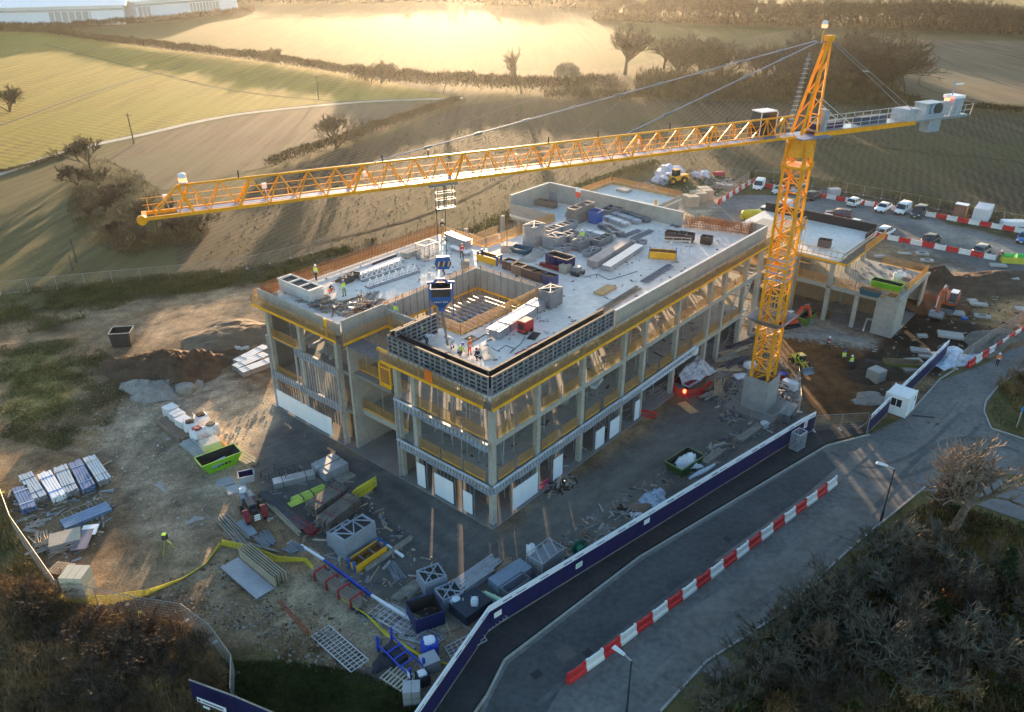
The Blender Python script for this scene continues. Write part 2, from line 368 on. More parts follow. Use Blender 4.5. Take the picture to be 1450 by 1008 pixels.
paint(zone([(1260, 300), (1350, 345), (1450, 360), (1440, 350), (1340, 320)], 3), (.34, .30, .24), .5)
# wheel tracks worn into the yard and the dirt
def dist_line(pts):
    D = np.full(GX.shape, 1e9)
    for (ax, ay), (bx, by) in zip(pts[:-1], pts[1:]):
        vx, vy = bx - ax, by - ay; t = np.clip(((GX - ax) * vx + (GY - ay) * vy) / (vx * vx + vy * vy + 1e-9), 0, 1)
        D = np.minimum(D, np.hypot(GX - ax - t * vx, GY - ay - t * vy))
    return D
rut = np.zeros(GX.shape)
for pl, amt, col in [([(540, 690), (620, 750), (690, 790), (780, 770), (900, 690), (1010, 600)], .5, (.19, .175, .155)), ([(520, 720), (600, 790), (700, 820), (830, 760), (1000, 640)], .45, (.09, .088, .085)),
                     ([(180, 590), (250, 560), (340, 540), (400, 560)], .6, (.33, .29, .24)), ([(120, 620), (220, 640), (300, 600), (370, 570)], .5, (.30, .26, .21)), ([(160, 700), (200, 640), (260, 580), (330, 555)], .5, (.12, .10, .08)),
                     ([(130, 480), (250, 440), (390, 420)], .5, (.13, .10, .07)), ([(110, 500), (230, 470), (390, 440)], .5, (.28, .21, .15)), ([(200, 760), (300, 740), (370, 770)], .4, (.14, .115, .09)),
                     ([(1160, 500), (1190, 540), (1200, 590)], .5, (.12, .07, .035)), ([(1130, 520), (1165, 560), (1180, 595)], .5, (.05, .03, .018)), ([(1440, 440), (1390, 450), (1330, 440)], .5, (.26, .18, .10)),
                     ([(380, 640), (450, 680), (540, 760), (640, 830), (680, 850)], .5, (.15, .145, .135)), ([(420, 620), (520, 700), (640, 790), (720, 790), (840, 720), (960, 630)], .4, (.16, .15, .135))]:
    pts = [tuple(G(x, y)[:2]) for x, y in pl]; D = dist_line(pts)
    for o in (.0, 2.0):
        k = np.exp(-((D - o) / .35) ** 2) * (.5 + fbm(GX, GY, 3, 44) * .9); paint(np.clip(k, 0, 1), col, amt); rut += k * amt
fine = fbm(GX, GY, 5, 70, 5); flat = np.clip(zone(YARD, 6) + zone([(1000, 315), (1065, 258), (1270, 292), (1480, 345), (1480, 410), (1235, 330), (1050, 345)], 4), 0, 1)
ca *= (1 + (1.5 * fine - .75) * (1 - .6 * flat))[..., None] * (1 + (1 - flat)[..., None] * np.array([.12, 0, -.16]))
ca *= (.88 + .24 * np.random.RandomState(3).rand(*GX.shape))[..., None]
edge = np.minimum.reduce([GX - X0, X1 - GX, GY - Y0, Y1 - GY]); edge = np.clip(edge / 3, 0, 1)
hm = (fbm(GX, GY, 7, 21, 5) - .5) * .5 + (fbm(GX, GY, 1.6, 33, 2) - .5) * .12
Z = .075 + hm * (1 - .85 * flat) * .55 - rut * .04 * (1 - .5 * flat)
Z = np.maximum(Z, .034) * edge - .06 * (1 - edge)
road_zone = zone([(600, 1012), (690, 880), (1150, 600), (1280, 590), (1340, 520), (1520, 470), (1520, 1100), (600, 1100)], 1, False)
Z = Z * (1 - road_zone) + .0 * road_zone - .05 * road_zone
ny, nx = GX.shape
vv = np.stack([GX.ravel(), GY.ravel(), Z.ravel()], 1)
idx = np.arange(nx * ny).reshape(ny, nx); ff = np.stack([idx[:-1, :-1].ravel(), idx[:-1, 1:].ravel(), idx[1:, 1:].ravel(), idx[1:, :-1].ravel()], 1)
keep = ((zone(SITE, 8) + zone(YARD, 2)) > .02); kf = keep[:-1, :-1].ravel() & (road_zone[:-1, :-1].ravel() < .99)
me = bpy.data.meshes.new('site_ground'); me.vertices.add(nx * ny); me.vertices.foreach_set('co', vv.ravel())
ff = ff[kf]; me.loops.add(ff.size); me.polygons.add(len(ff)); me.loops.foreach_set('vertex_index', ff.ravel().astype(np.int32))
me.polygons.foreach_set('loop_start', np.arange(0, ff.size, 4, dtype=np.int32)); me.update(calc_edges=True)
at = me.color_attributes.new('soil_colour', 'FLOAT_COLOR', 'POINT'); at.data.foreach_set('color', np.concatenate([ca.reshape(-1, 3), (.65 * flat).reshape(-1, 1)], 1).astype(np.float32).ravel())
sm = bpy.data.materials.new('site_soil'); sm.use_nodes = True; t = sm.node_tree; b = t.nodes['Principled BSDF']; b.inputs['Roughness'].default_value = .92; b.inputs['Specular IOR Level'].default_value = .15
atn = t.nodes.new('ShaderNodeAttribute'); atn.attribute_name = 'soil_colour'; gg = t.nodes.new('ShaderNodeNewGeometry')
n1 = t.nodes.new('ShaderNodeTexNoise'); n1.inputs['Scale'].default_value = 5.5; n1.inputs['Detail'].default_value = 7; n1.inputs['Roughness'].default_value = .75
n0 = t.nodes.new('ShaderNodeTexNoise'); n0.inputs['Scale'].default_value = .45; n0.inputs['Detail'].default_value = 9; n0.inputs['Roughness'].default_value = .7
n2 = t.nodes.new('ShaderNodeTexVoronoi'); n2.inputs['Scale'].default_value = 2.4; n2.inputs['Randomness'].default_value = 1
for n_ in (n0, n1, n2): t.links.new(gg.outputs['Position'], n_.inputs['Vector'])
def mrange(src, a, b_, c, d):
    r_ = t.nodes.new('ShaderNodeMapRange'); r_.inputs[1].default_value, r_.inputs[2].default_value, r_.inputs[3].default_value, r_.inputs[4].default_value = a, b_, c, d; t.links.new(src, r_.inputs[0]); return r_.outputs[0]
def mth(op, a, b_):
    x = t.nodes.new('ShaderNodeMath'); x.operation = op
    for i_, v in ((0, a), (1, b_)):
        if isinstance(v, (int, float)): x.inputs[i_].default_value = v
        else: t.links.new(v, x.inputs[i_])
    return x.outputs[0]
f0 = mth('MULTIPLY', mrange(n1.outputs[0], .3, .7, .45, 1.6), mrange(n0.outputs[0], .3, .7, .5, 1.55))
peb = mrange(n2.outputs['Distance'], .06, .10, 2.1, 1.0); f0 = mth('MULTIPLY', f0, peb)      # scattered pale stones
mf = t.nodes.new('ShaderNodeMix'); mf.data_type = 'FLOAT'; t.links.new(atn.outputs['Alpha'], mf.inputs[0]); t.links.new(f0, mf.inputs[2]); mf.inputs[3].default_value = 1.0
mu = t.nodes.new('ShaderNodeMix'); mu.data_type = 'RGBA'; mu.blend_type = 'MULTIPLY'; mu.inputs[0].default_value = 1
t.links.new(atn.outputs['Color'], mu.inputs[6]); t.links.new(mf.outputs[0], mu.inputs[7]); t.links.new(mu.outputs[2], b.inputs['Base Color'])
bp = t.nodes.new('ShaderNodeBump'); bp.inputs['Strength'].default_value = .7; bp.inputs['Distance'].default_value = .12
t.links.new(n1.outputs[0], bp.inputs['Height']); t.links.new(bp.outputs[0], b.inputs['Normal'])
me.materials.append(sm); so_ = bpy.data.objects.new('site_ground', me); COL.objects.link(so_); so_['kind'] = 'structure'

# road, footway and kerbs
def road_mat(name, c1, c2, dust):
    m = M(name, c1, .85, var=.2, sc=.25, fine=2.2, sub=c2); return m
asph = road_mat('asphalt', (.105, .104, .10), (.18, .175, .162), 0)
asph_new = road_mat('asphalt_new', (.018, .019, .021), (.036, .037, .038), 0)
asph_mid = road_mat('asphalt_lane', (.050, .052, .055), (.085, .085, .084), 0)
sheet('road', [(640, 1100), (690, 985), (715, 935), (905, 790), (1170, 632), (1230, 616), (1282, 590), (1330, 540), (1400, 513), (1475, 470), (1620, 380), (1640, 420), (1500, 500), (1415, 545), (1392, 580), (1402, 608), (1450, 624), (1600, 640), (1600, 690), (1400, 668), (1310, 690), (1210, 770), (1100, 870), (1000, 935), (930, 1010), (880, 1100)], .02, asph)
sheet('road_lane', [(650, 1100), (694, 990), (720, 940), (905, 796), (1165, 638), (1190, 670), (1170, 690), (1030, 785), (880, 900), (800, 965), (720, 1100)], .028, asph_mid)
K = [(560, 1120), (690, 985), (715, 935), (905, 790), (1170, 632), (1228, 616)]
IN = [(612, 1008), (690, 897), (760, 842), (900, 760), (1140, 612), (1150, 604), (1232, 600), (1228, 614)]
fw = MB(); pts = [G(x, y)[:2] for x, y in [(520, 1100)] + [(614, 1006), (694, 894), (900, 756), (1143, 612), (1152, 604), (1236, 598), (1233, 612), (1170, 628), (905, 786), (714, 931), (686, 983), (600, 1100)]]
bm = bmesh.new(); top = bm.faces.new([bm.verts.new((x, y, .125)) for x, y in pts]); top.normal_update(); ex = bmesh.ops.extrude_face_region(bm, geom=[top])
for v in ex['geom']:
    if isinstance(v, bmesh.types.BMVert): v.co.z = -.05
bmesh.ops.recalc_face_normals(bm, faces=bm.faces); [f.normal_update() for f in bm.faces]; bmesh.ops.triangulate(bm, faces=bm.faces[:], ngon_method='EAR_CLIP')
me = bpy.data.meshes.new('footway'); bm.to_mesh(me); bm.free(); me.materials.append(asph_new); o = bpy.data.objects.new('footway', me); COL.objects.link(o); o['kind'] = 'structure'
kerb_m = M('kerb_stone', (.30, .295, .28), .85, var=.2)
def kerb(pix, name='kerb', step=.92, h=.14):
    """kerb: every stone an object of its own"""
    P = [G(x, y) for x, y in pix]; root = bpy.data.objects.new(name, None); COL.objects.link(root); root['kind'] = 'structure'
    for p, q in zip(P[:-1], P[1:]):
        n = max(1, int((q - p).length / step))
        for k in range(n):
            a = p.lerp(q, k / n); b_ = p.lerp(q, (k + 1) / n); d = (b_ - a).normalized() * .012
            piece('kerb_stone', a + d + Vector((0, 0, h / 2)), b_ - d + Vector((0, 0, h / 2)), .16, h + U(-.006, .006), kerb_m, root)
kerb([(645, 1050), (690, 985), (715, 935), (905, 790), (1170, 632), (1231, 616)])
kerb([(1283, 591), (1331, 537), (1352, 524)])
kerb([(1475, 507), (1415, 545), (1396, 568), (1393, 583), (1403, 607), (1452, 623), (1500, 628)], 'island_kerb')
kerb([(1310, 690), (1210, 772), (1100, 873), (1000, 938), (935, 1008)], 'roadside_kerb')
sheet('grass_island', [(1500, 497), (1416, 548), (1399, 570), (1397, 583), (1406, 604), (1452, 619), (1600, 628), (1700, 500)], .06, fm_verge)
sheet('footpath', [(1310, 695), (1400, 674), (1600, 720), (1600, 800), (1440, 735), (1340, 700)], .05, M('path_tarmac', (.16, .15, .145), .9, var=.2))
line_m = M('road_grit', (.30, .29, .27), .9, var=.25)
patch_m = M('road_patch', (.03, .031, .033), .85, var=.2)
def patch(name, px, py, w_, h_, rz, m, z=.034): return tag(MB().box((0, 0, 0), (w_, h_, .004)).build(name, m, loc=G(px, py, z), rz=rz), kind='structure')
RD = ang(G(905, 790), G(1170, 632))
for px, py, a_, b_ in ((833, 925, .7, .7), (760, 955, .8, .6), (1030, 763, .5, .6), (1210, 652, .6, .6), (1060, 690, .5, .5)): patch('manhole_cover', px, py, a_, b_, RD, patch_m)
patch('tarmac_patch', 800, 925, 1.3, 1.2, RD, M('patch_brown', (.10, .09, .08), .9))
for px, py, l in ((1312, 590, 3), (1325, 600, 1.6), (1420, 590, 1.2)): patch('tarmac_patch', px, py, l, .35, U(-.4, .2), patch_m)

# dust and tyre marks on the road
for k, (pl, wd, c_) in enumerate([([(1150, 1040), (980, 900), (1100, 810), (1240, 690), (1330, 610)], 2.2, 1), ([(900, 980), (1040, 860), (1180, 740), (1290, 630), (1360, 560)], .5, 1), ([(940, 990), (1080, 870), (1210, 750), (1310, 640), (1375, 565)], .5, 1),
        ([(1176, 640), (1230, 660), (1300, 640), (1360, 585)], .45, 0), ([(1190, 655), (1250, 680), (1330, 655), (1390, 600)], .45, 0), ([(1236, 618), (1290, 630), (1345, 590), (1375, 545)], .4, 1), ([(760, 1000), (900, 880), (1050, 770), (1160, 690)], .4, 0), ([(1240, 625), (1200, 660), (1130, 720), (1020, 800)], 1.2, 1), ([(1445, 640), (1370, 620), (1310, 640), (1240, 720)], .5, 0)]):
    strip('tyre_mark', pl, wd, .036 + .0015 * k, M(('rubber_mark', 'road_dust')[c_], ((.092, .092, .09), (.155, .145, .13))[c_], .9, var=.3, sc=.4, fine=1.5))
# ------------------------------------------------------------------ the main concrete frame
L1, L2, RF = 4.3, 8.6, 12.9               # storey levels (top of slab)
bld = thing('concrete_frame_building', 'three storey concrete frame under construction with formwork round its roof slab', 'building', BO, BR)
def bx(name, a0, a1, b0, b1, z0, z1, m=conc, parent=None): return block(name, ((a0 + a1) / 2, (b0 + b1) / 2, (z0 + z1) / 2), (abs(a1 - a0), abs(b1 - b0), z1 - z0), m, parent or bld)
# floors
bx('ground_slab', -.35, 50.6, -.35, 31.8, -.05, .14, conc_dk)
bx('kerb_upstand', -.55, -.36, -.5, 31.8, -.05, .20, conc_dk); bx('kerb_upstand', -.36, 50.6, -.55, -.36, -.05, .20, conc_dk)
for zt, nm in ((L1, 'floor_slab'), (L2, 'floor_slab')):
    bx(nm, .1, 47.6, .1, 11.4, zt - .3, zt, conc); bx(nm, 1.1, 47.6, 11.402, 31.4, zt - .302, zt - .002, conc)
    bx(nm, .1, 1.098, 18.3, 31.4, zt - .3, zt, conc_dk)
rs = dict(m=conc_new)
bx('roof_slab', .0, 51, -.05, 9.5, RF - .32, RF, **rs); bx('roof_slab', .0, 6.7, 9.502, 12.2, RF - .322, RF, **rs)
bx('roof_slab', 18.5, 47.6, 9.502, 23.6, RF - .322, RF, **rs); bx('roof_slab', 0, 25.6, 18.6, 31.5, RF - .318, RF + .002, **rs)
bx('roof_slab', 38.8, 47.598, 23.602, 31.3, RF - .9, RF - .6, **rs)
bx('terrace_slab', 25.8, 38.7, 23.7, 33.5, 8.9, 9.2, conc_dk)
# columns
RA = (.2, 6.1, 12.7, 19.6, 23.4, 30.0, 37.1, 40.5, 46.0)
for a in RA:
    bx('column', a - .24, a + .24, -.18, .3, .14, RF - .33)
bx('column', 49.6, 50.1, -.18, .3, .14, RF - .33)
for b_ in (9.0, 11.25, 19.6, 25.4, 30.8): bx('column', -.19, .3, b_ - .24, b_ + .24, .14, RF - .33)
for a in RA[1:]:
    for b_ in (8.6, 19.0, 25.4, 31.0):
        if not (6.7 < a < 18 and 9 < b_ < 18): bx('column', a - .22, a + .22, b_ - .22, b_ + .22, .14, RF - .34)
# edge beams on the long side
for i in range(len(RA) - 1):
    bx('edge_beam', RA[i] + .25, RA[i + 1] - .25, -.16, .26, L2 - .42, L2 + .12)
    if i > 4: bx('edge_beam', RA[i] + .25, RA[i + 1] - .25, -.16, .26, L1 - .42, L1 + .12)
bx('edge_beam', 46.25, 49.6, -.16, .26, L2 - .42, L2 + .12)
# entrance recess on the short side: shear wall and two concrete beams
bx('shear_wall', .1, 5.0, 18.0, 18.28, .14, RF - .33)
for zt in (L1, L2): bx('recess_beam', 1.12, 1.7, 11.5, 17.98, zt - .62, zt + .02, conc)
bx('shear_wall', .32, 4.0, 11.38, 11.6, .14, L1 - .31, conc_dk)
bx('landing_slab', .4, 5.1, 12.6, 17.98, L2 - .3, L2 + .02, conc_dk)
# corner parapets and walls on the roof
def wall(a0, b0, a1, b1, z0, z1, t=.22, m=conc, nm='parapet_wall'):
    p, q = Vector((a0, b0, (z0 + z1) / 2)), Vector((a1, b1, (z0 + z1) / 2)); n = max(1, round((q - p).length / 2.7)); d = (q - p).normalized() * .012
    for k in range(n): piece(nm, p.lerp(q, k / n) + d, p.lerp(q, (k + 1) / n) - d, t + U(-.012, .012), z1 - z0 + U(-.02, .02), m, bld)
wall(17.6, .06, 50.4, .06, RF + .002, RF + 1.55); wall(50.5, .3, 50.5, 2.2, RF, RF + 1.55)
wall(47.45, 9.9, 47.45, 31.2, RF - .9, RF + 1.95); wall(47.34, 31.25, 39.0, 31.25, RF - .9, RF + 1.95, .24)
wall(39.0, 31.1, 39.0, 23.8, RF - 1.3, RF + .9, .2)
wall(41.5, 23.9, 46.9, 23.9, RF - .6, RF + .5, .18)
# courtyard upstands
wall(5.2, 18.5, 18.3, 18.5, RF - 1.4, RF + .95, .18); wall(18.45, 18.6, 18.45, 9.7, RF - 1.4, RF + .95, .18)
wall(-.1, 18.35, 5.1, 18.35, RF - .3, RF + 1.25, .2); wall(5.3, 12.4, 5.3, 18.3, RF - 1.5, RF + .7, .2)
wall(-.25, 18.5, -.25, 31.5, RF - .3, RF + .95, .2)
wall(.2, 12.3, 5.2, 12.3, RF - .3, RF - .02, .2)
ledge = M('parapet_cap', (.62, .61, .60), .8)
piece('parapet_cap', (17.6, .06, RF + 1.575), (50.4, .06, RF + 1.575), .26, .04, ledge, bld); piece('parapet_cap', (47.45, 9.9, RF + 1.97), (47.45, 31.2, RF + 1.97), .26, .05, ledge, bld)
piece('parapet_cap', (47.3, 31.25, RF + 1.97), (39.0, 31.25, RF + 1.97), .28, .05, ledge, bld)
# wall formwork panels on the near corner: steel frames with ribs
def fw_mesh():
    m = MB(); m.box((0, .02, 1.0), (1.32, .03, 2.0), mi=1)
    for z in (.05, .42, .8, 1.18, 1.56, 1.95): m.box((0, -.06, z), (1.32, .12, .07))
    for x in (-.63, -.1, .63): m.box((x, -.065, 1.0), (.07, .13, 2.0))
    return m.mesh('formwork_panel', [form_gr, form_dk])
FWM = fw_mesh(); FWB = MB().box((0, 0, .02), (1.32, .2, .05)).mesh('formwork_cap', form_dk)
def fw_row(p, q, flip=False, sz=1.):
    p, q = Vector(p), Vector(q); n = round((q - p).length / 1.36); d = (q - p) / n; az = math.atan2(d.y, d.x) + (math.pi if flip else 0)
    for k in range(n):
        c = p + d * (k + .5); o = inst('formwork_panel', FWM, bld, c, az, (1, 1, sz)); c2 = inst('top_rail', FWB, o, (0, -.02, 2.0))
fw_row((.25, .12, RF - .3), (17.4, .12, RF - .3)); fw_row((.12, 12.1, RF - .3), (.12, .25, RF - .3))
fw_row((1.0, 1.05, RF), (17.2, 1.05, RF), True, .8); fw_row((1.05, 12.0, RF), (1.05, 1.2, RF), True, .8)
fw_row((5.1, 12.25, RF - .2), (.4, 12.25, RF - .2)); fw_row((.6, 11.7, RF), (5.6, 11.7, RF), False)
# push-pull props inside the formwork
for k in range(8): piece('raking_prop', (2.2 + k * 2.0, 1.15, RF + 1.5), (2.2 + k * 2.0 + .2, 2.7, RF + .05), .06, .06, galv_dk if k % 3 else red_dk, bld)
for k in range(4): piece('raking_prop', (1.15, 2.4 + k * 2.3, RF + 1.5), (2.6, 2.6 + k * 2.3, RF + .05), .06, .06, galv_dk, bld)
# safety decks under the parapet, toe boards, mesh barriers
def barrier_mesh(L=2.5, h=1.08):
    m = MB(); m.bar((-L / 2, 0, h), (L / 2, 0, h), .04); m.bar((-L / 2, 0, h * .5), (L / 2, 0, h * .5), .025)
    for k in range(13): x = -L / 2 + L * k / 12; m.bar((x, 0, .05), (x, 0, h), .026 if k % 12 else .05)
    for k in range(1, 8): m.bar((-L / 2, 0, h * k / 8), (L / 2, 0, h * k / 8), .03)
    m.box((0, 0, .07), (L, .03, .10), mi=1); return m.mesh('barrier_panel', [mesh_y, safe_y])
BAR = barrier_mesh(); BARO = BAR.copy(); BARO.materials[0] = M('mesh_orange', (.62, .27, .05), .7)
POST = MB().box((0, 0, .6), (.05, .05, 1.2)).mesh('guard_post', galv_dk)
def guard(p, q, parent=None, me=None, L=2.5, rail=True):
    p, q = Vector(p), Vector(q); n = max(1, round((q - p).length / L)); d = (q - p) / n; az = math.atan2(d.y, d.x); s = d.length / L
    for k in range(n):
        o = inst('barrier_panel', me or BAR, parent or bld, p + d * (k + .5), az, (s * .985, 1, 1)); inst('guard_post', POST, o, (-L / 2 + .02, .05, 0))
def deck(a0, b0, a1, b1, z, wd, side, nm='safety_deck'):
    """plank deck hung outside the slab edge with a yellow toe board on its outer edge"""
    p, q = Vector((a0, b0, z)), Vector((a1, b1, z)); d = (q - p).normalized(); n = Vector((-d.y, d.x, 0)) * side
    c = n * (wd / 2); N = max(1, round((q - p).length / 2.4))
    for k in range(N):
        s_ = p.lerp(q, k / N) + c + d * .01; e_ = p.lerp(q, (k + 1) / N) + c - d * .01
        o = piece(nm, s_, e_, wd, .05, ply_dk, bld)
        piece('toe_board', s_ + n * (wd / 2 + .02) + Vector((0, 0, .08)), e_ + n * (wd / 2 + .02) + Vector((0, 0, .08)), .04, .24, safe_y, bld)
        piece('deck_bracket', (s_ + e_) / 2 - c - Vector((0, 0, .75)), (s_ + e_) / 2 + c - Vector((0, 0, .06)), .06, .06, galv_dk, bld)
    guard(p + n * (wd + .0) + Vector((0, 0, .1)), q + n * (wd + .0) + Vector((0, 0, .1)))
deck(-.9, -.12, 50.5, -.12, RF - .55, .85, -1); deck(-.12, 12.2, -.12, -.1, RF - .55, .85, -1)
deck(-.3, 31.6, -.3, 18.0, RF - .55, .85, -1); deck(-1.1, 17.9, 4.9, 17.9, RF - .55, .85, -1); deck(5.0, 17.0, 5.0, 12.4, RF - .55, .8, -1)
# right-hand continuation to the link
deck(50.6, -.3, 59.5, -.3, RF - .75, .9, -1)
for k in range(20): piece('guard_baluster', (50.8 + k * .44, -1.2, RF - .6), (50.8 + k * .44, -1.2, RF + .75), .05, .05, timber, bld)
piece('hand_rail', (50.6, -1.2, RF + .8), (59.5, -1.2, RF + .8), .07, .09, timber, bld); bx('link_slab', 51.0, 59.4, -.4, 4.5, RF - .95, RF - .6, conc)
# guards at the storey edges
for zt in (L1, L2):
    for i in range(len(RA) - 1): guard((RA[i] + .3, -.06, zt + .12), (RA[i + 1] - .3, -.06, zt + .12), L=3.2)
    guard((-.06, 8.7, zt + .12), (-.06, .5, zt + .12), L=2.8); guard((-.06, 30.4, zt), (-.06, 26, zt)); guard((1.2, 17.8, zt + .02), (1.2, 11.6, zt + .02), L=2.1)
# courtyard rails
guard((6.7, 9.62, RF + .05), (18.3, 9.62, RF + .05), me=BARO); guard((18.75, 18.2, RF + .02), (18.75, 9.7, RF + .02)); guard((5.3, 18.85, RF + .02), (18.3, 18.85, RF + .02), me=BARO)
guard((6.75, 12.2, RF + .02), (6.75, 9.7, RF + .02), me=BARO)
for k in range(9): piece('toe_board', (5.3 + k * 1.44, 18.30, RF - 1.3), (5.3 + k * 1.44 + 1.42, 18.30, RF - 1.3), .05, .22, safe_y, bld)
for k in range(6): piece('toe_board', (18.24, 9.8 + k * 1.45, RF - 1.3), (18.24, 9.8 + k * 1.45 + 1.42, RF - 1.3), .05, .22, safe_y, bld)
for k in range(14): piece('tie_bar', (5.6 + k * .95, 18.28, RF - 1.2), (5.6 + k * .95, 18.28, RF + 1.5), .03, .03, rust, bld)
for k in range(9): piece('tie_bar', (18.22, 9.9 + k * .98, RF - 1.2), (18.22, 9.9 + k * .98, RF + 1.5), .03, .03, rust, bld)
# lower deck of the courtyard: props and joist grid
bx('courtyard_deck', 5.4, 18.3, 9.7, 18.3, L2 + .04, L2 + .10, ply_dk)
for k in range(16): piece('formwork_joist', (6.2 + k * .76, 9.9, 11.2), (6.2 + k * .76, 17.6, 11.2), .12, .2, galv, bld)
for k in range(7): piece('formwork_bearer', (5.9, 10.1 + k * 1.2, 10.99), (17.8, 10.1 + k * 1.2, 10.99), .12, .2, galv, bld)
for i in range(9):
    for j in range(6): piece('prop', (6.0 + i * 1.5, 9.9 + j * 1.6, L2 + .1), (6.0 + i * 1.5, 9.9 + j * 1.6, 10.88 if j < 5 else RF - .4), .06, .06, galv if (i + j) % 3 else rust, bld)
for i in range(16): piece('prop', (5.8 + i * .82, 18.05, L2 + .1), (5.8 + i * .82, 18.05, RF - 1.3), .06, .06, timber, bld)
for i in range(10): piece('prop', (18.05, 9.9 + i * .85, L2 + .1), (18.05, 9.9 + i * .85, RF - 1.3), .06, .06, timber, bld)
# joists and props carrying the roof slab on the long side
for k in range(52): piece('joist', (15.5 + k * .5, -.62, RF - .66 - .02 * (k % 2)), (15.5 + k * .5, 1.6, RF - .62), .09, .17, steel_dk, bld)
for k in range(24): piece('joist', (-.75, 18.6 - .04 - k * .28 + .0, RF - .72), (1.2, 18.6 - .04 - k * .28, RF - .72), .09, .16, galv_dk, bld)
def frame_mesh():
    m = MB()
    for x in (-.8, .8): m.tube((x, 0, 0), (x, 0, 3.55), .04, n=5)
    for z in (1.6, 3.3): m.tube((-.8, 0, z), (.8, 0, z), .03, n=4)
    m.tube((-.8, 0, 1.6), (.8, 0, 3.3), .025, n=4); m.tube((.8, 0, 1.6), (-.8, 0, 3.3), .025, n=4); m.tube((0, 0, 1.6), (0, 0, 3.3), .025, n=4); return m.mesh('shoring_frame', galv)
SHF = frame_mesh()
for a, b_, r_ in [(.9, 2.4, 90), (.9, 6.2, 90), (2.6, 1.0, 0), (.9, 4.4, 90), (8.2, 1, 0), (15, 1, 0), (4.6, 14.2, 90), (4.6, 16.4, 90), (2.4, 17.4, 0), (21.5, 1, 0), (26.5, 1, 0), (33, 1, 0), (4.6, 12.9, 90), (1, 22, 90), (1, 27.8, 90)]:
    inst('shoring_frame', SHF, bld, (a, b_, L2 + .01), R(r_))
for a in [x * 1.9 + 1.6 for x in range(24)]:
    for zt in (L2,): piece('prop', (a, 2.6, zt), (a, 2.6, zt + 3.98), .07, .07, galv, bld)
for i, a in enumerate([2.3, 3.3, 5.0, 8.0, 9.4, 11.2, 14.4, 16.2, 18, 21.5, 25, 27.4, 33, 35]): piece('prop', (a, 1.8, L1), (a, 1.8, L2 - .31), .06, .06, galv, bld)
for b_ in (2.0, 3.2, 4.6, 6.4, 7.7, 13.2, 15.8): piece('prop', (1.9, b_, L1), (1.9, b_, L2 - .31), .06, .06, galv, bld)
for a in (9.6, 11.2, 13.6, 25, 26.6, 28.4): piece('prop', (a, 1.3, .14), (a, 1.3, L1 - .31), .06, .06, galv, bld)
for zt, zc in ((L1, L2 - .31), (.14, L1 - .31), (L2, RF - .33)):
    for k in range(26):
        a = 1.2 + k * 1.8 + U(-.3, .3); b_ = U(3.4, 8.2); piece('prop', (a, b_, zt), (a, b_, zc), .07, .07, (galv, galv, timber)[k % 3], bld)
    for k in range(5): piece('prop', (U(2.5, 4.5), 1.4 + k * 2 + U(-.3, .3), zt), (U(2.5, 4.5), 1.4 + k * 2, zc), .07, .07, galv, bld)
# wall boards and studs on the ground floor
for a0, a1, hh in ((2.5, 6.0, 2.55), (8.3, 9.7, 2.6), (15.1, 16.6, 2.3), (17.6, 19.3, 2.3), (22.2, 23.1, 2.5)):
    nb_ = max(1, round((a1 - a0) / 1.2))
    for q in range(nb_): bx('wall_board', a0 + (a1 - a0) * q / nb_ + .012, a0 + (a1 - a0) * (q + 1) / nb_ - .012, -.27 + U(-.012, .012), -.20, .24, hh + U(-.02, .02), board_w)
    n = max(2, round((a1 - a0 + .3) / .45))
    for k in range(n + 1): a = a0 - .15 + (a1 - a0 + .3) * k / n; bx('stud', a - .035, a + .035, -.19, -.06, .14, L1 - .35, galv_dk)
for b0, b1, hh in ((8.0, 9.05, 2.75), (4.4, 6.8, 2.6), (2.1, 3.2, 2.4)):
    nb_ = max(1, round((b1 - b0) / 1.2))
    for q in range(nb_): bx('wall_board', -.27 + U(-.012, .012), -.20, b0 + (b1 - b0) * q / nb_ + .012, b0 + (b1 - b0) * (q + 1) / nb_ - .012, .24, hh + U(-.02, .02), board_w)
    n = max(2, round((b1 - b0 + .3) / .42))
    for k in range(n + 1): b_ = b0 - .15 + (b1 - b0 + .3) * k / n; bx('stud', -.19, -.06, b_ - .035, b_ + .035, .14, L1 - .35, galv_dk)
# galvanised channel with wrapping round the first floor, and on the short side at the second floor
def channel(p, q, z, n):
    p, q = Vector(p), Vector(q); d = (q - p).normalized(); nn = Vector((d.y, -d.x, 0))
    for k in range(n):
        s_, e_ = p.lerp(q, k / n), p.lerp(q, (k + 1) / n); wv = .06 * math.sin(k * 2.1)
        for dz, hh in ((.36, .05), (-.34, .05)): piece('channel_flange', s_ + Vector((0, 0, z + dz + wv)) + nn * .12, e_ + Vector((0, 0, z + dz + wv)) + nn * .12, .26, hh, galv, bld)
        o = piece('channel_web', s_ + Vector((0, 0, z + wv)) + d * .01, e_ + Vector((0, 0, z + wv)) - d * .01, .04, .66, galv, bld)
        m_ = max(1, round((e_ - s_).length / .42))
        for j in range(m_):
            c = s_.lerp(e_, (j + .5) / m_) + nn * .03; piece('channel_stiffener', c + Vector((0, 0, z + wv - .3)), c + Vector((0, 0, z + wv + .3)), .05, .1, galv_dk, bld)
channel((-.3, -.3, 0), (19.2, -.3, 0), 4.0, 12); channel((19.25, -.3, 0), (33.4, -.3, 0), 4.0, 1)
channel((-.3, 11.3, 0), (-.3, -.3, 0), 4.0, 6); channel((-.3, 11.3, 0), (-.3, -.0, 0), 8.3, 6)
piece('plastic_wrap', (-.2, -.46, 4.42), (19, -.46, 4.42), .22, .05, plastic_s, bld); piece('plastic_wrap', (23, -.45, 3.72), (33.8, -.45, 3.72), .3, .06, plastic_s, bld)
